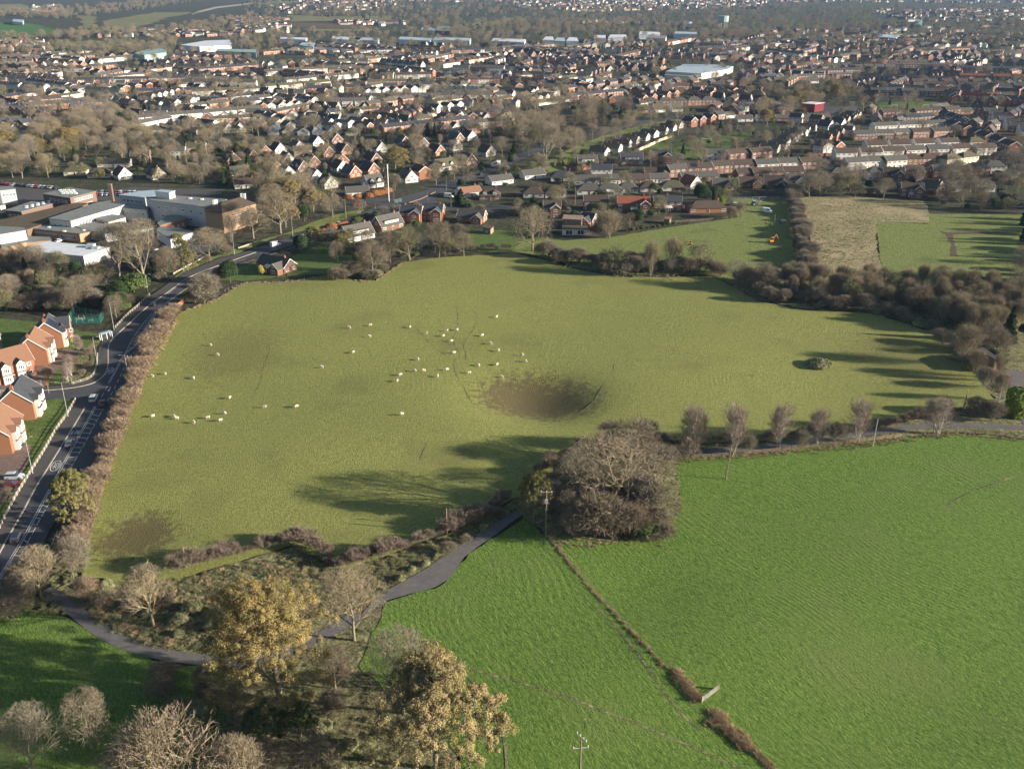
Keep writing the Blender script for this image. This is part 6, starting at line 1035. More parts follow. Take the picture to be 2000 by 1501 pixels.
# scattered tiny houses of the far town at the top
fk = [k for k in keys if k[0] in ('det', 'semi', 'terr')]
r = random.Random(17)
for (poly, n) in [([(520, 12), (760, 2), (800, 16), (560, 28)], 90), ([(1000, 2), (1500, -6), (1500, 14), (1150, 24), (1000, 14)], 420), ([(1700, 20), (2010, 16), (2010, 40), (1760, 46)], 200), ([(1500, 60), (2010, 48), (2010, 90), (1700, 95), (1500, 90)], 90), ([(250, 60), (470, 62), (480, 72), (180, 76)], 70), ([(440, 34), (560, 40), (560, 66), (470, 62)], 130), ([(640, 42), (790, 44), (790, 52), (650, 50)], 50), ([(1000, -8), (2020, -14), (2020, 8), (1500, 4)], 420), ([(560, -4), (1000, -10), (1000, 3), (600, 8)], 160), ([(1430, 62), (2010, 66), (2010, 100), (1430, 90)], 110), ([(60, 12), (120, 10), (130, 24), (70, 24)], 20), ([(0, 80), (90, 80), (90, 100), (0, 104)], 70), ([(1120, 38), (1330, 44), (1320, 50), (1130, 46)], 26)]:
    for i in range(n):
        for t in range(8):
            px, py = r.uniform(min(p[0] for p in poly), max(p[0] for p in poly)), r.uniform(min(p[1] for p in poly), max(p[1] for p in poly))
            if inside(px, py, poly): break
        x, y = flat(px, py); 
        if clear(x, y, 8): pts.append((x, y, 0, R(r.choice([10, -35, 55]) + r.uniform(-8, 8)), 1.0, keys.index(r.choice(fk)))); PLACED.append((x, y, 7))
mass('distant_houses', [merged(house_proto(*k), 'house_kind') for k in keys], pts, 'rows of small distant brick and white houses filling the town to the skyline', 'houses')

# ---- trees through the town: nearest as things, the rest as one mass
BARE = ['oak_bare', 'oak_bare2', 'ash_bare', 'brown_bare', 'round_bare', 'olive_bare', 'scrub_grey', 'round_bare', 'oak_bare']; TOWN = BARE + ['holly', 'gold_small', 'green', 'laurel', 'willow', 'spruce', 'scrub', 'laurel', 'scrub_grey', 'birch']
scatter([(500, 400), (560, 370), (640, 370), (655, 400), (600, 440), (540, 455)], 18, ['oak_bare', 'brown_bare', 'bronze', 'holly'], 'on the bank left of the junction', (.6, .9), 2.4)
scatter([(-10, 290), (40, 262), (120, 262), (160, 290), (120, 350), (60, 356), (-10, 350)], 55, ['oak_bare', 'gold_small', 'oak_bare2', 'olive_bare', 'holly', 'gold'], 'behind the school car park', (.65, .95), 2.8)
scatter([(120, 230), (250, 225), (300, 290), (260, 300), (150, 300)], 70, ['oak_bare', 'oak_bare2', 'gold_small', 'holly', 'olive_bare', 'brown_bare'], 'in the tree belt at the upper left', (.6, .9), 3)
scatter([(1000, 215), (1230, 212), (1225, 240), (1120, 262), (1010, 290)], 60, ['brown_bare', 'oak_bare2', 'oak_bare', 'holly', 'gold_small', 'holly'], 'in the dark wood above the road', (.75, 1.1), 3)
scatter([(110, 300), (330, 285), (500, 320), (500, 365), (330, 358), (110, 350)], 60, TOWN + ['holly', 'gold_small', 'spruce'], 'in the gardens above the school', (.45, .8), 2.6)
scatter([(500, 345), (640, 345), (650, 372), (560, 372), (500, 392)], 24, ['holly', 'oak_bare', 'brown_bare', 'laurel', 'olive_bare'], 'above the school verge', (.5, .9), 2.4)
scatter([(690, 395), (1000, 400), (1040, 440), (960, 410), (860, 445), (760, 470), (700, 420)], 10, ['laurel', 'scrub_grey', 'round_bare', 'scrub'], 'in the gardens below the junction', (.5, .8), 2.5)
scatter([(880, 300), (1010, 330), (1000, 400), (900, 410), (880, 380)], 12, ['holly', 'laurel', 'round_bare', 'scrub_grey'], 'in the gardens below the tanker', (.5, .8), 2.5)
scatter([(1010, 345), (1560, 340), (1550, 385), (1430, 392), (1330, 436), (1010, 470)], 80, ['laurel', 'scrub_grey', 'round_bare', 'holly', 'scrub', 'green', 'olive_bare'], 'in the gardens behind the meadow', (.4, .85), 2.2)
scatter([(1560, 350), (2010, 340), (2010, 420), (1900, 412), (1700, 385), (1580, 385)], 80, ['oak_bare2', 'brown_bare', 'scrub_grey', 'holly', 'olive_bare', 'scrub'], 'above the reed field', (.5, .85), 2.2)
scatter([(1930, 395), (2060, 395), (2060, 560), (1995, 560), (1990, 430)], 30, ['oak_bare2', 'brown_bare', 'spruce', 'holly'], 'at the right edge of the paddock', (.7, 1.0), 3)
scatter([(1090, 300), (1290, 225), (1340, 220), (1340, 232), (1200, 262), (1110, 300)], 11, ['oak_bare', 'round_bare', 'oak_bare2'], 'on the main road verge', (.6, .85), 5)
scatter([(1470, 225), (1560, 172), (1660, 160), (1660, 198), (1560, 215), (1500, 250)], 55, ['gold', 'gold_small', 'oak_bare', 'bronze', 'olive_bare', 'oak_bare'], 'left of the red hall', (.5, .8), 3)
scatter([(1390, 262), (1480, 250), (1470, 300), (1400, 308)], 9, ['olive_bare', 'scrub_grey', 'willow', 'holly'], 'at the right end of the park', (.6, .9), 3)
scatter([(500, 265), (1000, 262), (1000, 345), (500, 345)], 130, TOWN, 'among the chalet bungalows', (.4, .75), 2.6)
scatter([(300, 262), (510, 255), (510, 372), (330, 350)], 85, TOWN + ['gold_small', 'oak_bare'], 'in the gardens above the school', (.5, .85), 2.8)
scatter([(-20, 190), (1000, 190), (1000, 265), (-20, 270)], 430, TOWN + BARE, 'in the upper middle gardens', (.35, .75), 2.6)
scatter([(1000, 165), (2010, 165), (2010, 345), (1600, 345), (1000, 345)], 420, TOWN + BARE, 'right of the main road', (.3, .7), 2.6)
scatter([(-20, 104), (2010, 92), (2010, 190), (-20, 192)], 900, TOWN + BARE + BARE, 'in the far town', (.35, .75), 3.5)
for poly, n in [([(-20, 76), (90, 74), (190, 66), (200, 74), (90, 80), (-20, 86)], 60), ([(-20, 24), (200, 12), (330, 0), (480, -12), (300, 18), (200, 30), (130, 38), (-20, 34)], 420), ([(140, 60), (330, 60), (420, 42), (490, 34), (560, 46), (480, 62), (330, 74), (200, 74)], 260), ([(470, 6), (620, -10), (1000, -12), (1010, 30), (800, 42), (560, 32), (480, 34)], 700),
                ([(780, 40), (1020, 44), (1320, 36), (1340, 60), (1180, 70), (800, 70)], 420), ([(1020, 14), (1300, 16), (1500, 10), (1700, 20), (1700, 45), (1350, 58), (1100, 46), (1020, 40)], 560), ([(1340, 55), (2010, 40), (2010, 95), (1500, 92), (1360, 90)], 560), ([(440, 62), (1500, 66), (1500, 100), (440, 100)], 330), ([(1500, -8), (2010, -14), (2010, 44), (1700, 30), (1500, 14)], 420), ([(200, 84), (350, 74), (360, 95), (330, 108), (210, 104)], 60), ([(-20, 88), (100, 88), (340, 92), (340, 110), (-20, 108)], 130)]:
    scatter(poly, n, BARE[:6] + ['spruce', 'holly'] if poly[0][1] < 8 and 400 < poly[0][0] < 1000 else BARE[:6] + ['olive_bare', 'holly'], 'far', (.6, .95), 4.5)
SCAT.sort(key=lambda q: q[0])
def big(q): return SIZE[q[3]] * q[4] / q[0]
nearq = SCAT[:720]; order = sorted(nearq, key=big, reverse=True); N_T = 300
treeish = [q for q in order if SIZE[q[3]] > 6.5]; bushes = [q for q in order if SIZE[q[3]] <= 6.5]
pick = treeish[:300 - sum(1 for o in COL.objects if o.get('category') in ('tree', 'birch', 'evergreen', 'conifer'))] + bushes[:290]
ids = set(map(id, pick)); names = {}
for q in sorted(pick, key=lambda q: q[1] / q[2]):      # ordinals counted anew over those that stand as things
    base, rest = q[5].split(', ', 1); pl_ = rest.split(' from left ')[1]; k = (base, pl_); i = names.get(k, 0); names[k] = i + 1
    plant(q[3], 0, 0, SIZE[q[3]] * q[4], '%s, %s from left %s' % (base, ordn(i), pl_), None, 1.0, (q[1], q[2]))
FK = ['oak_bare', 'oak_bare2', 'ash_bare', 'brown_bare', 'round_bare', 'olive_bare', 'holly', 'gold_small', 'spruce', 'willow', 'green', 'laurel', 'scrub_grey', 'birch', 'scrub', 'gold', 'bronze', 'bramble', 'scrub_pink', 'pale_bare', 'cypress', 'lime_cypress']
def tree_merged(k):
    t, c, l = PROTO[k]; return merged([('trunk', t, Matrix()), ('crown', c, Matrix())] + ([('leaves', l, Matrix())] if l else []), 'tree_kind')
pts = [(q[1], q[2], gz(q[1], q[2]), random.Random(i).uniform(0, 6.28), q[4], FK.index(q[3])) for i, q in enumerate(SCAT) if id(q) not in ids]
mass('distant_trees', [tree_merged(k) for k in FK], pts, 'bare brown and evergreen trees filling gardens and far woods beyond the sheep field', 'woodland')

# ================================================================== poles, lamps, fences, gates
def pole(label, px, yb, ytop, kind='wood', arm=None, lean=0.0, name='telegraph_pole', cat='pole'):
    p = at(px, yb); h = CAMH * (yb - ytop) / (yb + 60) * 5210 / (5150 - ytop); e = thing(name, label, cat, p, 0)
    mb = MB(); mb.tube((0, 0, -.4), (lean * h, 0, h), .17, .12, {'wood': 'wood_pole', 'pale': 'grey_timber'}[kind], 8); mb.build('pole', e)
    if arm:
        for i, (z, ln, rz) in enumerate(arm):
            c, s_ = math.cos(rz), math.sin(rz); mb = MB(); mb.bar((-c * ln / 2, -s_ * ln / 2, h - z), (c * ln / 2, s_ * ln / 2, h - z), .14, .16, 'grey_timber'); cr = mb.build('crossarm', e)
            for k in (-1, 0, 1): mb = MB(); x, y = c * ln * .45 * k, s_ * ln * .45 * k; mb.tube((x, y + .01, h - z + .16), (x, y + .01, h - z + .42), .06, .05, 'trim', 6); mb.build('insulator', cr)
    return e, h
e, h = pole('transformer pole with crossarm at the left edge of the copse', 1066, 1047, 960, arm=[(.15, 2.6, 0.0)])
mb = MB(); mb.box(-.35, .35, -.75, -.18, h - 2.6, h - 1.7, 'galv'); mb.build('transformer', e); mb = MB(); mb.bar((-.7, -.2, h - 2.9), (.7, -.2, h - 2.9), .1, .12, 'grey_timber'); mb.build('bracket', e); mb = MB(); mb.box(-.25, .25, -.3, -.15, h - 4.6, h - 4.2, 'galv'); mb.build('junction_box', e)
pole('bare wooden pole rising from the hedge left of the lane', 873, 1040, 992); pole('thin wooden pole rising from the hedge near the main road corner', 363, 1108, 1064); pole('leaning wooden pole standing in the bright green field', 1417, 936, 868, lean=.07)
pole('wooden pole by the track fence right of the birch row', 1704, 872, 817, 'pale', lean=.03); pole('wooden pole right of the last birch', 1880, 803, 761, 'pale', lean=.05); pole('wooden pole at the corner of the sheep field by the yard', 1949, 789, 755, 'pale', lean=.03)
pole('pole among the workers in the meadow', 1512, 437, 418); pole('pole behind the white bungalows', 1123, 400, 366)
e, h = pole('double-crossarm power pole at the bottom edge of the picture', 1130, 1580, 1440, arm=[(2.0, 2.4, .12)])
mb = MB(); mb.bar((-.55, .9, h - .1), (.75, -.8, h - .1), .1, .12, 'grey_timber'); ca = mb.build('crossarm', e)
for t in (-1, -.3, .4, 1): mb = MB(); x, y = .1 + .62 * t, .05 - .82 * t; mb.tube((x, y, h + .02), (x, y, h + .4), .06, .05, 'trim', 6); mb.build('insulator', ca)
def wires(label, pts3, sag=1.0):
    mb = MB(); 
    for dx in (-.9, .9):
        for i in range(len(pts3) - 1):
            a, b = pts3[i], pts3[i + 1]; N_ = 10; L = [a + (b - a) * (k / N_) + Vector((dx, 0, -sag * 4 * (k / N_) * (1 - k / N_))) for k in range(N_ + 1)]
            for k in range(N_): mb.tube(L[k], L[k + 1], .018, .018, 'wire', 3)
    tag(mb.build('overhead_wires'), label, 'wires')
wires('thin overhead wires between the poles at the yard corner', [at(1826, 840, 7.8), at(1880, 803, 8.2), at(1949, 789, 7.6)])
def lamp(label, px, yb, yt, side, green=False, arm=1.3):
    p = at(px, yb); h = CAMH * (yb - yt) / (yb + 60) * 5210 / (5150 - yt); e = thing('street_lamp', label, 'street lamp', p, 0); m = 'lamp_green' if green else 'galv'
    mb = MB(); mb.tube((0, 0, 0), (0, 0, h * .18), .13, .13, m, 8); mb.tube((0, 0, h * .18), (0, 0, h), .085, .06, m, 8); mb.build('column', e)
    for s in (side if isinstance(side, (list, tuple)) else [side]):
        if s: mb = MB(); mb.tube((0, 0, h - .05), (s * arm, 0, h + .15), .05, .045, m, 6); a = mb.build('arm', e); mb = MB(); mb.hexa([(s * arm - .1, -.14, h + .1), (s * arm + s * .65, -.12, h + .12), (s * arm + s * .65, .12, h + .12), (s * arm - .1, .14, h + .1), (s * arm - .1, -.1, h + .24), (s * arm + s * .6, -.08, h + .22), (s * arm + s * .6, .08, h + .22), (s * arm - .1, .1, h + .24)], 'galv'); mb.build('lantern', a)
for a in [('street lamp on the footway beside the parked silver car', 64, 925, 853, 1), ('street lamp with two arms beside the side road', 133, 814, 747, (-1, 1)), ('street lamp leaning over the road out of the hedge', 250, 733, 694, -1), ('street lamp on the footway above the side road mouth', 191, 714, 658, 1), ('street lamp beside the bus shelter', 223, 645, 590, 1),
          ('street lamp by the footpath to the school wood', 291, 582, 536, 1), ('street lamp on the verge by the small golden tree', 359, 530, 492, 1), ('street lamp on the verge below the school end block', 458, 497, 455, 1), ('street lamp on the verge left of the field house', 572, 460, 422, 0), ('street lamp on the grass corner of the junction', 676, 427, 390, 0),
          ('street lamp on the corner behind the modern pair', 836, 401, 374, 0), ('street lamp on the verge below the dormer house', 872, 371, 341, 0), ('street lamp on the verge near the tanker', 906, 350, 316, 0), ('street lamp behind the tanker', 953, 326, 300, 0), ('green lamp column beside the tall white mast', 770, 395, 360, 0), ('street lamp in front of the hedge right of the junction', 881, 405, 380, 0)]:
    lamp(*a, green=a[1] > 750)
p = at(760, 395); e = thing('mast', 'tall white mobile phone mast at the junction', 'mast', p); mb = MB(); mb.tube((0, 0, 0), (0, 0, 18.5), .22, .18, 'trim', 10); mb.build('pole', e); mb = MB(); mb.tube((0, 0, 18.5), (0, 0, 20.8), .28, .28, 'trim', 10); mb.build('antenna_shroud', e)
for i, (px, py) in enumerate([(774, 396), (781, 394)]): e = thing('utility_cabinet', 'green roadside cabinet, %s of two beside the mast' % ['left', 'right'][i], 'cabinet', at(px, py)); mb = MB(); mb.box(-.8, .8, -.4, .4, 0, 1.7, 'sheet_green'); mb.build('body', e); mb = MB(); mb.box(-.85, .85, -.45, .45, 1.705, 1.8, 'sheet_green'); mb.build('lid', e)
def sign(label, px, yb, h, wd, hg, m='galv', rz=0.0):
    e = thing('road_sign', label, 'road sign', at(px, yb), rz); mb = MB(); mb.tube((0, 0, 0), (0, 0, h), .06, .06, 'galv', 6); mb.build('post', e); mb = MB(); mb.box(-wd / 2, wd / 2, -.1, -.06, h - hg, h, m); mb.build('plate', e)
sign('small sign post beside the side road fence', 141, 751, 2.8, .7, .7); sign('yellow sign on its post at the side road mouth', 96, 768, 3.6, .9, .9, 'paint_orange'); sign('signpost at the estate entrance', 82, 757, 2.6, .5, .5); sign('white round sign at the lane mouth', 27, 1150, 2.4, .8, .8, 'trim'); sign('red signal post at the junction', 733, 408, 3.2, .4, 1.1, 'paint_red'); sign('white sign post at the junction splitter', 700, 415, 3.0, .5, .6, 'trim'); sign('traffic signal on the far side of the junction', 714, 400, 3.2, .4, 1.0, 'paint_black')
def rail_fence(label, pts, m, step=2.4, hp=1.15, rails=(.35, .7, 1.02), name='fence', pw=.12):
    L = resample(smooth(pl(pts, 0)), step); c = L[0]; e = thing(name, label, 'fence', c); mb = MB(); mb.box(-pw, pw, -pw, pw, 0, hp, m); pm = mb.mesh('post')
    for p in L: mobj('post', pm, e, TR(p.x - c.x, p.y - c.y, p.z - c.z))
    for z in rails:
        for a, b in zip(L[:-1], L[1:]): mb = MB(); mb.bar(a - c + Vector((0, 0, z)), b - c + Vector((0, 0, z)), .05, .12, m); mb.build('rail', e)
rail_fence('pale stone-coloured rail fence between main road footway and new houses', [(-10, 1052), (24, 984), (56, 930), (86, 882), (110, 840), (130, 812), (148, 782)], 'kerb', 2.2, 1.2, (.12, .5, .88), pw=.16)
rail_fence('pale rail fence along the curve of the footway above the side road', [(143, 750), (178, 738), (189, 715), (191, 690)], 'kerb', 2.2, 1.0, (.2, .7)); rail_fence('pale metal rail fence along the footway below the wood', [(226, 642), (256, 611), (262, 607), (294, 577)], 'kerb', 2.4, 1.1, (.4, .95))
rail_fence('green rail fence at the mouth of the estate road', [(0, 768), (40, 762), (82, 757)], 'grey_timber', 2.2, 1.1, (.5, .95)); rail_fence('timber post-and-rail fence along the top of the bright green field', [(1310, 897), (1400, 893), (1500, 884), (1600, 873), (1700, 862), (1770, 852)], 'timber', 2.8, 1.15)
rail_fence('timber post-and-rail fence at the right end of the bright green field', [(1850, 845), (1900, 845), (1950, 850), (2010, 860)], 'timber', 2.6, 1.15); rail_fence('pale fence along the back of the meadow', [(1428, 392), (1480, 391), (1532, 388)], 'galv', 4.0, 1.8, (.2, 1.0, 1.7)); rail_fence('timber garden fence at the edge of the meadow', [(1310, 436), (1360, 432), (1425, 426)], 'timber', 3.0, 1.2, (.3, .8))
def post_line(label, pts, step, hp, m):
    L = resample(smooth(pl(pts, 0)), step); c = L[0]; e = thing('wire_fence', label, 'fence', c); mb = MB(); mb.box(-.06, .06, -.06, .06, 0, hp, m); pm = mb.mesh('post')
    for p in L: mobj('post', pm, e, TR(p.x - c.x, p.y - c.y, p.z - c.z))
    mb = MB()
    for z in (.4, .8, hp - .1):
        for a, b in zip(L[:-1], L[1:]): mb.tube(a - c + Vector((0, 0, z)), b - c + Vector((0, 0, z)), .012, .012, 'wire', 3)
    mb.build('wire', e)
post_line('wire fence running down between the two halves of the bright green field', [(1075, 1052), (1130, 1120), (1200, 1200), (1270, 1280), (1330, 1335), (1366, 1370)], 2.6, 1.15, 'timber'); post_line('wire fence below the field gate', [(1398, 1398), (1440, 1440), (1500, 1500)], 2.6, 1.1, 'timber')
post_line('wire fence along the lower edge of the sheep field gardens', [(440, 572), (480, 556), (560, 554), (640, 542)], 2.6, 1.1, 'grey_timber')
# field gate
a, b = at(1372, 1370), at(1399, 1349); d = b - a; e = thing('field_gate', 'grey metal field gate standing in the gap of the wire fence', 'gate', a, math.atan2(d.y, d.x)); ln = 4.2
for z in (.2, .42, .64, .86, 1.15): mb = MB(); mb.tube((0, 0, z), (ln, 0, z), .045, .045, 'grey_timber', 5); mb.build('bar', e)
for x in (0, ln * .5, ln): mb = MB(); mb.box(x - .05, x + .05, -.05, .05, .15, 1.2, 'grey_timber'); mb.build('stile', e)
for x in (-.25, ln + .25): mb = MB(); mb.box(x - .1, x + .1, -.1, .1, 0, 1.4, 'timber'); mb.build('post', e)
# tussocks of dead grass along the fence, rushes in the hollows, weeds on the rough verge: uncountable ground cover
r = random.Random(5); gp = []
def along(pts, n, wdt, k, s0, s1):
    L = resample(smooth(pl(pts, 0)), .8)
    for i in range(n): p = r.choice(L); x, y = p.x + r.gauss(0, wdt), p.y + r.gauss(0, wdt); gp.append((x, y, gz(x, y) + .05, r.uniform(0, 6.28), r.uniform(s0, s1), k))
along([(1075, 1052), (1130, 1120), (1200, 1200), (1270, 1280), (1330, 1335), (1366, 1370)], 240, .18, 0, .3, .7); along([(1325, 1325), (1345, 1350), (1368, 1372)], 110, .5, 0, .7, 1.3); along([(1395, 1398), (1425, 1430), (1470, 1465)], 150, .7, 0, .7, 1.3); along([(1470, 1465), (1520, 1510)], 60, .4, 0, .4, .8)
along([(1075, 1050), (1120, 1065), (1200, 1060), (1300, 1050)], 70, 1.0, 0, .4, .8); along([(1310, 900), (1500, 888), (1700, 866), (1850, 848), (2000, 862)], 330, .7, 0, .3, .8); along([(1310, 902), (1500, 890), (1700, 868), (1850, 850)], 160, .8, 1, .3, .7)
along([(172, 1010), (212, 912), (250, 800), (300, 702), (345, 625)], 420, .7, 0, .4, 1.0); along([(350, 612), (410, 592), (450, 572), (480, 555), (560, 553), (640, 541), (700, 551), (735, 549), (762, 530), (790, 512)], 200, .6, 0, .4, .9)
def fill(poly, n, k, s0, s1):
    for i in range(n):
        for t in range(10):
            px, py = r.uniform(min(p[0] for p in poly), max(p[0] for p in poly)), r.uniform(min(p[1] for p in poly), max(p[1] for p in poly))
            if inside(px, py, poly): break
        else: continue
        p = at(px, py); gp.append((p.x, p.y, p.z + .05, r.uniform(0, 6.28), r.uniform(s0, s1), k))
fill([(180, 1140), (340, 1135), (480, 1100), (600, 1080), (700, 1115), (760, 1150), (700, 1200), (480, 1220), (430, 1275), (300, 1262), (200, 1222), (150, 1180)], 900, 1, .4, 1.3); fill([(180, 1140), (340, 1135), (480, 1100), (600, 1080), (700, 1115), (760, 1150), (700, 1200), (480, 1220), (430, 1275), (300, 1262), (200, 1222), (150, 1180)], 420, 0, .4, 1.2)
fill([(750, 1150), (690, 1110), (780, 1080), (900, 1035), (1010, 980), (960, 1024), (830, 1108)], 330, 1, .4, .9); fill([(420, 1320), (700, 1220), (760, 1240), (830, 1500), (520, 1500), (420, 1420)], 240, 1, .4, 1.0)
fill([(1565, 388), (1700, 395), (1720, 520), (1740, 546), (1600, 546)], 700, 0, .4, .8); fill([(1565, 388), (1700, 395), (1720, 520), (1740, 546), (1600, 546)], 120, 1, .4, .8); fill([(1490, 575), (1700, 600), (1800, 632), (1880, 690), (1960, 780), (1990, 560), (1740, 548), (1600, 548)], 700, 1, .4, 1.1); fill([(1060, 505), (1200, 525), (1390, 530), (1480, 580), (1420, 556), (1200, 540), (1100, 522)], 200, 0, .5, 1.0)
fill([(0, 1130), (110, 1160), (130, 1200), (0, 1195)], 160, 1, .4, 1.0); fill([(100, 1060), (165, 1050), (170, 1120), (110, 1150), (85, 1120)], 160, 1, .4, .9)
mass('rough_grass_tufts', [PROTO['tuft'][1], PROTO['tuft_green'][1]], gp, 'rough straw and green grass tufts on the verges and field edges', 'grass')
# sheep paths worn into the pasture
mb = MB()
for pts in [[(892, 600), (894, 628), (892, 648), (884, 664), (890, 680), (898, 690), (893, 702), (886, 712), (892, 735), (908, 762), (922, 788), (940, 800), (958, 812)], [(925, 606), (932, 625), (920, 650), (905, 675), (910, 690), (908, 705)], [(815, 645), (832, 665), (850, 682), (872, 696)], [(1200, 708), (1196, 728), (1178, 752), (1160, 778), (1132, 798)], [(1370, 700), (1440, 735), (1500, 725), (1535, 700)], [(508, 648), (520, 670), (527, 682), (516, 712), (508, 745), (492, 778)], [(985, 690), (1050, 672), (1110, 655)], [(820, 900), (850, 840), (760, 770)][:2]]:
    strip(mb, smooth(pl(pts, .125)), .22, 'rough_grass')
o = mb.build('sheep_paths'); o['kind'] = 'structure'
mb = MB()
for pts in [[(1170, 1190), (1215, 1245), (1250, 1290), (1300, 1360), (1340, 1405), (1372, 1428)], [(840, 1268), (900, 1300), (1010, 1335), (1090, 1360), (1180, 1395), (1290, 1435), (1400, 1480), (1480, 1520)], [(1870, 1010), (1850, 990), (1900, 960), (1985, 930)], [(770, 1215), (830, 1262), (900, 1310), (960, 1380), (985, 1450), (990, 1520)]]:
    strip(mb, smooth(pl(pts, .12)), .45, 'rough_grass')
o = mb.build('wheel_tracks'); o['kind'] = 'structure'
for o in COL.objects:
    if nw(str(o.get('label', ''))) > 16: print('LONG', o['label'])
# low brick walls and small built things
def wall(label, pts, m, h, t=.35):
    L = pl(pts, 0); c = L[0]; e = thing('garden_wall', label, 'wall', c); mb = MB()
    for a, b in zip(L[:-1], L[1:]): mb.bar(a - c, b - c, t, h, m)
    mb.build('wall', e)
wall('orange brick wall beside the road at the top of the pink hedge', [(344, 606), (364, 588)], 'brick_orange', 1.8); wall('long pale garden wall beside the park', [(1246, 296), (1290, 276), (1312, 268)], 'render_cream', 2.0); wall('curved red brick garden wall above the white bungalows', [(1098, 318), (1104, 328), (1130, 334), (1152, 330)], 'brick_red', 2.2)
wall('low pale wall along the far verge of the junction', [(790, 400), (820, 390), (850, 376)], 'brick_brown', .6); wall('brick wall behind the brick row', [(1578, 306), (1680, 302)], 'brick_red', 2.0); wall('low verge wall by the school', [(338, 536), (370, 518), (400, 503)], 'stone', .7); wall('low verge wall below the hipped school block', [(465, 486), (505, 472)], 'stone', .7)
# bus shelter
e = thing('bus_shelter', 'glass bus shelter with pale frame on the footway', 'bus shelter', at(208, 662), R(50)); 
for x in (-1.9, 0, 1.9):
    for y in (-.7, .7): mb = MB(); mb.box(x - .07, x + .07, y - .07, y + .07, 0, 2.4, 'trim'); mb.build('post', e)
mb = MB(); mb.box(-2.1, 2.1, -.9, .9, 2.405, 2.55, 'sheet_blue'); mb.build('roof', e); mb = MB(); mb.box(-1.8, 1.8, .62, .66, .2, 2.2, 'glass'); mb.build('glass_panel', e); mb = MB(); mb.box(-1.6, 1.6, .2, .55, .45, .5, 'timber'); mb.build('bench', e)
# fenced playground
q4 = [Vector(flat(x, y)).to_3d() for x, y in [(134, 634), (196, 632), (203, 622), (146, 614)]]; c = q4[0]; e = thing('playground', 'green mesh-fenced play area beside the estate green', 'playground', c)
mb = MB(); mb.poly([p - c + Vector((0, 0, .1)) for p in q4], 'mesh_green'); mb.build('surface', e)
for i in range(4):
    a, b = q4[i] - c, q4[(i + 1) % 4] - c; n_ = max(2, int((b - a).length / 2.5))
    for k in range(n_): p = a + (b - a) * k / n_; mb = MB(); mb.box(p.x - .05, p.x + .05, p.y - .05, p.y + .05, .1, 3, 'mesh_green'); mb.build('post', e)
    for z in np.arange(.3, 3.0, .3): mb = MB(); mb.bar(a + Vector((0, 0, z)), b + Vector((0, 0, z)), .03, .08, 'mesh_green'); mb.build('rail', e)
for i, (t, s_, hh) in enumerate([(.3, 1.2, 2.2), (.62, .6, 1.1)]):
    p = (q4[0] - c) * (1 - t) + (q4[1] - c) * t + Vector((0, 2.5, 0)); mb = MB()
    for sx in (-1, 1):
        for sy in (-1, 1): mb.tube((p.x + sx * s_, p.y + sy * s_, .1), (p.x + sx * s_ * .8, p.y + sy * s_ * .8, hh), .08, .08, 'grey_timber', 5)
    mb.box(p.x - s_, p.x + s_, p.y - s_, p.y + s_, hh * .55, hh * .55 + .12, 'grey_timber'); mb.build('climbing_frame', e)
# goal frames
for i, (px, py) in enumerate([(1747, 210), (1808, 210), (1795, 200), (1395, 276), (1378, 277)]):
    e = thing('goal_frame' if i < 3 else 'swing_frame', ['small white goal at the near left of the playing field', 'small white goal at the near right of the playing field', 'small white goal on the far side of the playing field', 'right play frame in the park', 'left play frame in the park'][i], 'goal' if i < 3 else 'play frame', at(px, py)); mb = MB()
    for x in (-2.6, 2.6): mb.box(x - .08, x + .08, -.08, .08, 0, 2.2, 'trim'); mb.box(x - .05, x + .05, -.05, 1.6, 0, .1, 'trim')
    mb.box(-2.68, 2.68, -.08, .08, 2.2, 2.36, 'trim'); mb.build('frame', e)

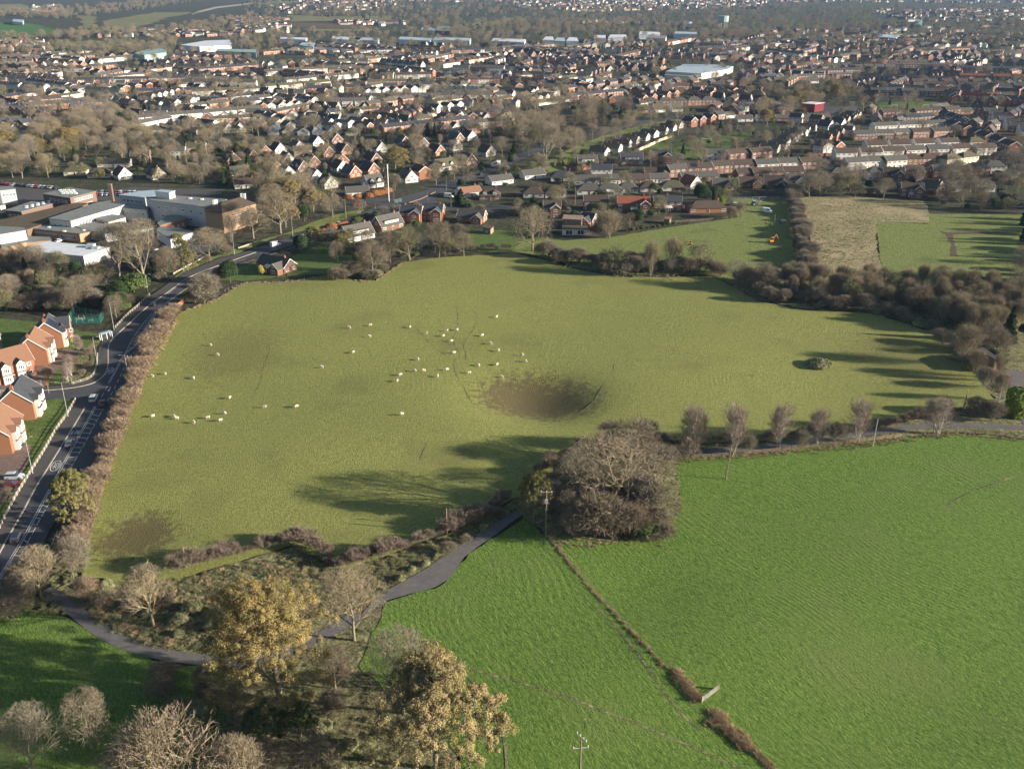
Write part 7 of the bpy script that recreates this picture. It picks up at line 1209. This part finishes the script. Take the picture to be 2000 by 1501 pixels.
# ================================================================== vehicles
CARP = {}
def carmeshes(kind):
    if kind in CARP: return CARP[kind]
    L, Wd, H_, hood, boot = {'car': (4.3, 1.8, 1.45, 1.1, .35), 'saloon': (4.6, 1.8, 1.42, 1.25, .8), 'van': (5.4, 2.0, 2.4, .9, .02), 'suv': (4.6, 1.9, 1.7, 1.15, .15)}[kind]; b = .38; wl = H_ * .60; mb = MB()
    def ring(x, w_, z0, z1): return [(x, -w_ / 2, z0), (x, w_ / 2, z0), (x, w_ / 2, z1), (x, -w_ / 2, z1)]
    st = [(-L / 2, Wd * .86, b * .7, wl * .88), (-L / 2 + .25, Wd, b * .6, wl * .98), (-L / 2 + boot + .3, Wd, b * .6, wl), (L / 2 - hood, Wd, b * .6, wl), (L / 2 - .35, Wd * .98, b * .6, wl * .82), (L / 2, Wd * .82, b * .75, wl * .66)]
    rs = [ring(*s) for s in st]; bi = mb.mi('paint_grey')
    for a, c in zip(rs[:-1], rs[1:]):
        for i in range(4): mb.poly([a[i], a[(i + 1) % 4], c[(i + 1) % 4], c[i]][::-1], 'paint_grey')
    mb.poly(rs[0], 'paint_grey'); mb.poly(rs[-1][::-1], 'paint_grey'); body = mb.mesh('body')
    x0, x1 = -L / 2 + boot, L / 2 - hood; r0, r1 = x0 + (.35 if kind != 'van' else .05), x1 - (.75 if kind != 'van' else .6); wi = Wd * .78; gm = MB()
    P = [(x0 + .02, -Wd * .46, wl), (x1, -Wd * .46, wl), (x1, Wd * .46, wl), (x0 + .02, Wd * .46, wl), (r0, -wi / 2, H_ - .07), (r1, -wi / 2, H_ - .07), (r1, wi / 2, H_ - .07), (r0, wi / 2, H_ - .07)]; gm.hexa(P, 'glass' if kind != 'van' else 'glass'); glass = gm.mesh('windows')
    mb = MB(); mb.hexa([(r0 - .03, -wi / 2 - .02, H_ - .08), (r1 + .03, -wi / 2 - .02, H_ - .08), (r1 + .03, wi / 2 + .02, H_ - .08), (r0 - .03, wi / 2 + .02, H_ - .08), (r0 + .1, -wi / 2 + .12, H_), (r1 - .1, -wi / 2 + .12, H_), (r1 - .1, wi / 2 - .12, H_), (r0 + .1, wi / 2 - .12, H_)], 'paint_grey')
    if kind == 'van': mb.hexa([(x0 - .0, -Wd * .49, wl - .02), (r1 - .9, -Wd * .49, wl - .02), (r1 - .9, Wd * .49, wl - .02), (x0 - .0, Wd * .49, wl - .02), (x0 + .03, -wi / 2 - .06, H_ - .02), (r1 - .8, -wi / 2 - .06, H_ - .02), (r1 - .8, wi / 2 + .06, H_ - .02), (x0 + .03, wi / 2 + .06, H_ - .02)], 'paint_grey')
    roof = mb.mesh('roof'); wm = MB(); wm.tube((0, -.11, 0), (0, .11, 0), .33, .33, 'rubber', 14); wm.tube((0, -.125, 0), (0, .125, 0), .19, .19, 'hub', 10); wheel = wm.mesh('wheel')
    hl = MB(); hl.box(-.03, .03, -.2, .2, -.07, .07, 'headlight'); tl = MB(); tl.box(-.03, .03, -.16, .16, -.09, .09, 'taillight'); CARP[kind] = (body, glass, roof, wheel, hl.mesh('headlight'), tl.mesh('taillight'), L, Wd, wl); return CARP[kind]
def car(kind, col, px, py, rz, label, group=None, z=.13):
    body, glass, roof, wheel, hl, tl, L, Wd, wl = carmeshes(kind); e = thing('van' if kind == 'van' else 'car', label, 'van' if kind == 'van' else 'car', at(px, py, z), rz, group)
    for nm, me in (('body', body), ('roof', roof)):
        o = mobj(nm, me, e); 
        for s_ in o.material_slots: s_.link = 'OBJECT'; s_.material = MATS['paint_' + col]
    mobj('window', glass, e)
    for x in (-L * .31, L * .31):
        for y in (-Wd / 2 + .1, Wd / 2 - .1): mobj('wheel', wheel, e, TR(x, y, .33))
    for s in (-1, 1): mobj('headlight', hl, e, TR(L / 2 - .06, s * Wd * .30, wl * .58)); mobj('taillight', tl, e, TR(-L / 2 + .02, s * Wd * .34, wl * .72))
def rdir(px, py, dx=14, dy=-26):
    a, b = Vector(flat(px, py)), Vector(flat(px + dx, py + dy)); return math.atan2(b.y - a.y, b.x - a.x)
for a in [('suv', 'silver', 183, 781, rdir(183, 781), 'silver estate car driving on the main road beside the side road mouth'), ('saloon', 'darkred', 201, 792, rdir(201, 792) + math.pi, 'dark red car with lit rear lights waiting in the turning lane'), ('car', 'grey', 137, 868, rdir(137, 868), 'dark grey car driving up the main road below the SLOW marking'),
          ('suv', 'black', 34, 1053, rdir(34, 1053), 'black car driving up the main road in the tree shadow'), ('car', 'black', 301, 596, rdir(301, 596, 26, -22), 'dark car on the main road below the wood'), ('suv', 'silver', 29, 934, R(4), 'silver parked car on the drive beside the rail fence', None, .08), ('car', 'darkred', 24, 949, R(4), 'dark red parked car below the silver one', None, .08),
          ('car', 'black', 28, 873, R(25), 'black parked car in front of the lower terracotta-roofed house', None, .08), ('van', 'white', 539, 481, rdir(539, 481, 30, -8), 'white van on the main road above the brick bungalow'), ('car', 'silver', 592, 464, rdir(592, 464, 30, -8), 'pale car on the main road below the verge trees'), ('car', 'silver', 663, 438, rdir(663, 438, 30, -8), 'silver car behind the copper hedge by the junction'),
          ('car', 'red', 698, 400, R(15), 'bright red car turning at the junction'), ('saloon', 'black', 750, 410, R(-8), 'black saloon crossing the junction'), ('van', 'white', 877, 386, R(-20), 'white van parked by the blue-green conifer'), ('van', 'white', 1498, 415, R(-42), 'white van parked in the shaded end of the meadow', None, .05), ('car', 'white', 1436, 401, R(-30), 'white car at the corner of the meadow fence', None, .05),
          ('car', 'grey', 895, 368, rdir(895, 368, 30, -12), 'dark car on the tree-lined road near the junction'), ('car', 'black', 938, 342, rdir(938, 342, 30, -14), 'dark car behind the tanker'), ('car', 'silver', 1310, 206, R(20), 'silver car in the far road by the bungalows')]:
    car(*a)
cols = ['silver', 'white', 'black', 'grey', 'silver', 'blue', 'red', 'white']; r = random.Random(12)
for i in range(15): car(r.choice(['car', 'saloon', 'suv']), ['red', 'darkred'][i] if i < 2 else 'white' if i in (10, 11) else r.choice(cols), 6 + i * 7.4, 361 + i * .55, R(80 + r.uniform(-6, 6)), '%s car, %s from left along the far edge of the school car park' % ('red' if i < 2 else 'parked', ordn(i)), None, .08)
for i in range(22): car(r.choice(['car', 'saloon', 'suv']), r.choice(cols), 192 + (i % 11) * 9, 377 + (i // 11) * 4.4 + (i % 11) * .1, R(80), 'parked car, %s from left in the %s line above the school roofs' % (ordn(i % 11), ['far', 'near'][i // 11]), None, .08)
for i, (px, py, c) in enumerate([(247, 498, 'silver'), (258, 496, 'white'), (250, 505, 'red'), (268, 497, 'grey'), (300, 490, 'silver'), (116, 472, 'white'), (122, 470, 'white'), (262, 506, 'black')]): car('car', c, px, py, R(20 + i * 9), '%s car parked among the trees below the school, %s of eight' % (c, ordn(i)), None, .08)
for i in range(9): car('car', cols[i % 8], 1166 + i * 10, 297 - i * 4.2, R(55), '%s car, %s from left parked along the stepped bungalow road' % (cols[i % 8], ordn(i)), None, .1)
# tanker lorry
a = rdir(968, 326, 30, -13); e = thing('tanker_lorry', 'white tanker lorry on the main road beyond the junction', 'lorry', at(968, 326, .12), a); mb = MB(); mb.tube((-5, 0, 2.1), (3.2, 0, 2.1), 1.25, 1.25, 'paint_white', 14); mb.build('tank', e); mb = MB(); mb.box(3.7, 5.8, -1.2, 1.2, .8, 3.5, 'paint_silver'); mb.box(5.81, 5.86, -1.05, 1.05, 2.0, 3.0, 'glass'); mb.build('cab', e); mb = MB(); mb.box(-5, 5.6, -1.1, 1.1, .5, .85, 'rubber'); mb.build('chassis', e)
for x in (-4.2, -3.0, -1.8, 3.0, 4.9):
    for y in (-1.05, 1.05): mobj('wheel', carmeshes('car')[3], e, Matrix.Translation((x, y, .5)) @ Matrix.Diagonal((1.5, 1.5, 1.5, 1)))
# machinery in the meadow
def digger(label, px, py, rz, m='paint_orange', s=1.0):
    e = thing('mini_excavator', label, 'digger', at(px, py, .05), rz, None, s)
    for y in (-.75, .75): mb = MB(); mb.prism([(-1.2, -.2), (1.2, -.2), (1.2, .2), (-1.2, .2)], 0, .55, 'rubber'); mb.build('track', e, TR(0, y, 0))
    mb = MB(); mb.prism([(-1.2, -.8), (.6, -.8), (.9, 0), (.6, .8), (-1.2, .8)], .6, 1.4, m); mb.build('body', e); mb = MB(); mb.box(-.5, .5, -.7, .1, 1.4, 2.6, 'glass'); mb.box(-.55, .55, -.75, .15, 2.6, 2.72, m); mb.build('cab', e)
    mb = MB(); mb.bar((.6, .35, 1.3), (2.2, .35, 3.6), .28, .35, m); mb.build('boom', e); mb = MB(); mb.bar((2.2, .35, 3.6), (3.3, .35, 1.7), .24, .3, m); arm = mb.build('arm', e); mb = MB(); mb.hexa([(3.0, 0, 1.0), (3.7, 0, 1.1), (3.7, .7, 1.1), (3.0, .7, 1.0), (3.1, 0, 1.7), (3.5, 0, 1.75), (3.5, .7, 1.75), (3.1, .7, 1.7)], 'rubber'); mb.build('bucket', arm)
digger('orange mini excavator with raised arm in the meadow', 1507, 474, R(12)); digger('small orange digger in the middle of the meadow', 1348, 478, R(160), s=.62); digger('small pale orange digger on the grass by the golden weeping tree', 1200, 450, R(170), s=.6)
e = thing('tractor', 'grey tractor with raised rear arm in the shaded end of the meadow', 'tractor', at(1475, 401, .05), R(10))
for x, y, rr in ((-1.2, -.9, .8), (-1.2, .9, .8), (1.4, -.8, .5), (1.4, .8, .5)): mobj('wheel', carmeshes('car')[3], e, Matrix.Translation((x, y, rr)) @ Matrix.Diagonal((rr * 3, 2, rr * 3, 1)))
mb = MB(); mb.box(-.2, 2.0, -.45, .45, .8, 1.6, 'paint_grey'); mb.build('bonnet', e); mb = MB(); mb.box(-1.6, -.2, -.7, .7, 1.0, 2.5, 'glass'); mb.box(-1.7, -.1, -.75, .75, 2.5, 2.65, 'paint_silver'); mb.build('cab', e); mb = MB(); mb.bar((2.0, 0, 1.2), (3.6, 0, 2.6), .2, .25, 'paint_silver'); mb.bar((3.6, 0, 2.6), (4.4, 0, .9), .18, .22, 'paint_red'); mb.build('loader_arm', e)
e = thing('trailer', 'small dark trailer with white side in the meadow', 'trailer', at(1527, 437, .05), R(20)); mb = MB(); mb.box(-1.2, 1.2, -.8, .8, .5, 2.0, 'paint_black'); mb.box(1.2, 1.26, -.8, .8, .5, 2.0, 'trim'); mb.build('box', e)
for y in (-.85, .85): mobj('wheel', carmeshes('car')[3], e, TR(0, y, .33))

# ================================================================== people and sheep (one skinned body each)
def skinned(name, V, E, Rr, m, sub=1):
    me = bpy.data.meshes.new(name); me.from_pydata(V, E, []); me.materials.append(MATS[m]); o = bpy.data.objects.new(name, me); COL.objects.link(o)
    md = o.modifiers.new('s', 'SKIN'); 
    for i, sv in enumerate(me.skin_vertices[0].data): rr = Rr[i]; sv.radius = rr if isinstance(rr, tuple) else (rr, rr); sv.use_root = (i == 0)
    o.modifiers.new('u', 'SUBSURF').levels = sub; o.modifiers['u'].render_levels = sub; dg = bpy.context.evaluated_depsgraph_get(); dg.update(); out = bpy.data.meshes.new_from_object(o.evaluated_get(dg)); bpy.data.objects.remove(o); out.name = name
    out.polygons.foreach_set('use_smooth', [True] * len(out.polygons)); return out
def sheep_mesh(head):    # faces +X
    hz = {'up': ((.62, 0, .86), (.78, 0, .93)), 'down': ((.66, 0, .45), (.74, 0, .18)), 'side': ((.56, .16, .80), (.60, .34, .82))}[head]
    V = [(0, 0, .64), (.30, 0, .66), (.47, 0, .68), hz[0], hz[1], (-.32, 0, .66), (-.52, 0, .62), (-.60, 0, .48)]; E = [(0, 1), (1, 2), (2, 3), (3, 4), (0, 5), (5, 6), (6, 7)]; Q = [(.27, .25), (.26, .24), (.17, .16), .10, .07, (.27, .26), .18, .05]
    for x, par in ((.34, 1), (-.36, 5)):
        for y in (-.14, .14): b = len(V); V += [(x, y, .42), (x + .02, y, .2), (x, y, .0)]; E += [(par, b), (b, b + 1), (b + 1, b + 2)]; Q += [.08, .04, .04]
    return skinned('body', V, E, Q, 'wool', 1)
SH = {k: sheep_mesh(k) for k in ('up', 'down', 'side')}
mb = MB(); 
for y in (-.09, .09): mb.hexa([(.0, y - .05, 0), (.05, y - .05, 0), (.05, y + .05, 0), (0, y + .05, 0), (.0, y + (-.07 if y < 0 else .03), .06), (.04, y + (-.07 if y < 0 else .03), .06), (.04, y + (-.03 if y < 0 else .07), .06), (.0, y + (-.03 if y < 0 else .07), .06)], 'wool')
earm = mb.mesh('ears')
GR = {'near the main road hedge': [(411, 676), (426, 695), (298, 737), (323, 732), (379, 740), (449, 779), (438, 809), (431, 823), (406, 818), (379, 827), (346, 819), (341, 815), (299, 815)], 'in the left middle of the pasture': [(517, 797), (579, 796), (629, 719), (683, 642), (723, 637), (722, 659), (690, 690)],
      'in the flock above the brown hollow': [(801, 641), (832, 653), (872, 648), (893, 646), (866, 658), (882, 668), (942, 657), (959, 673), (887, 691), (974, 687), (817, 704), (810, 726), (828, 726), (873, 724), (855, 737), (782, 734), (776, 746), (785, 811)], 'beside the brown hollow': [(970, 621), (1019, 695), (1026, 707), (935, 715), (971, 714), (916, 730), (981, 738)]}
r = random.Random(21)
for place, L in GR.items():
    for i, (px, py) in enumerate(sorted(L)):
        k = r.choice(['down', 'down', 'up', 'side']); e = thing('sheep', '%s sheep, %s from left %s' % ({'down': 'white grazing', 'up': 'white standing', 'side': 'white standing'}[k], ordn(i), place), 'sheep', at(px, py, .1), r.uniform(0, 6.28), 'sheep grazing in the pasture', 1.0)
        b_ = mobj('body', SH[k], e); hx = {'up': (.66, 0, .93), 'down': (.66, 0, .45), 'side': (.56, .2, .86)}[k]; mobj('ears', earm, b_, TR(*hx))
def person(label, px, py, m, rz=0, bend=0.0):
    V = [(0, 0, .95), (bend * .3, 0, 1.15), (bend * .8, 0, 1.38), (bend * 1.0, 0, 1.50), (bend * 1.15, 0, 1.62), (bend * 1.2, 0, 1.74)]; E = [(0, 1), (1, 2), (2, 3), (3, 4), (4, 5)]; Q = [(.16, .11), (.15, .10), (.19, .11), .06, .10, .09]
    for y in (-.1, .1): b = len(V); V += [(0, y, .85), (.03, y * 1.2, .48), (0, y * 1.3, .06), (.14, y * 1.3, .04)]; E += [(0, b), (b, b + 1), (b + 1, b + 2), (b + 2, b + 3)]; Q += [.10, .075, .05, .04]
    for y in (-.22, .22): b = len(V); V += [(bend * .8, y, 1.38), (bend * .9, y * 1.25, 1.12), (bend + .12, y * 1.2, .9)]; E += [(2, b), (b, b + 1), (b + 1, b + 2)]; Q += [.06, .05, .035]
    body = skinned('body', V, E, Q, m); body.materials.append(MATS['skin']); body.materials.append(MATS['cloth_dark'])
    for f in body.polygons:
        z = f.center.z; f.material_index = 1 if z > 1.55 else 2 if z < .88 else 0
    e = thing('person', label, 'person', at(px, py, .05), rz); bo = mobj('body', body, e); mb = MB(); mb.tube((bend * 1.2, 0, 1.72), (bend * 1.2, 0, 1.84), .12, .07, m, 8); mb.build('helmet', bo)
person('person in an orange hi-vis jacket standing beside the meadow pole', 1498, 439, 'hivis_orange', 1.0, .1); person('person in a lime hi-vis jacket bending at the foot of the meadow pole', 1509, 444, 'hivis_green', 2.5, .3)

# ================================================================== air
mb = MB(); mb.box(-9500, 9500, -500, 12500, -8, 135, 'ground_air') if 'ground_air' in MATS else None
hm = bpy.data.materials.new('haze'); hm.use_nodes = True; hm.node_tree.nodes.clear(); out = hm.node_tree.nodes.new('ShaderNodeOutputMaterial'); pv = hm.node_tree.nodes.new('ShaderNodeVolumePrincipled'); pv.inputs['Color'].default_value = (.36, .60, 1.0, 1); pv.inputs['Density'].default_value = HAZE_DENSITY; pv.inputs['Anisotropy'].default_value = .1
hm.node_tree.links.new(pv.outputs[0], out.inputs['Volume']); MATS['haze'] = hm
mb = MB(); mb.box(-9500, 9500, -500, 12500, -8, 135, 'haze'); o = mb.build('haze'); o['kind'] = 'stuff'
print('TREES', TREES, 'HOUSES', len(QUEUE), 'SCAT', len(SCAT), 'OBJ', len(COL.objects))
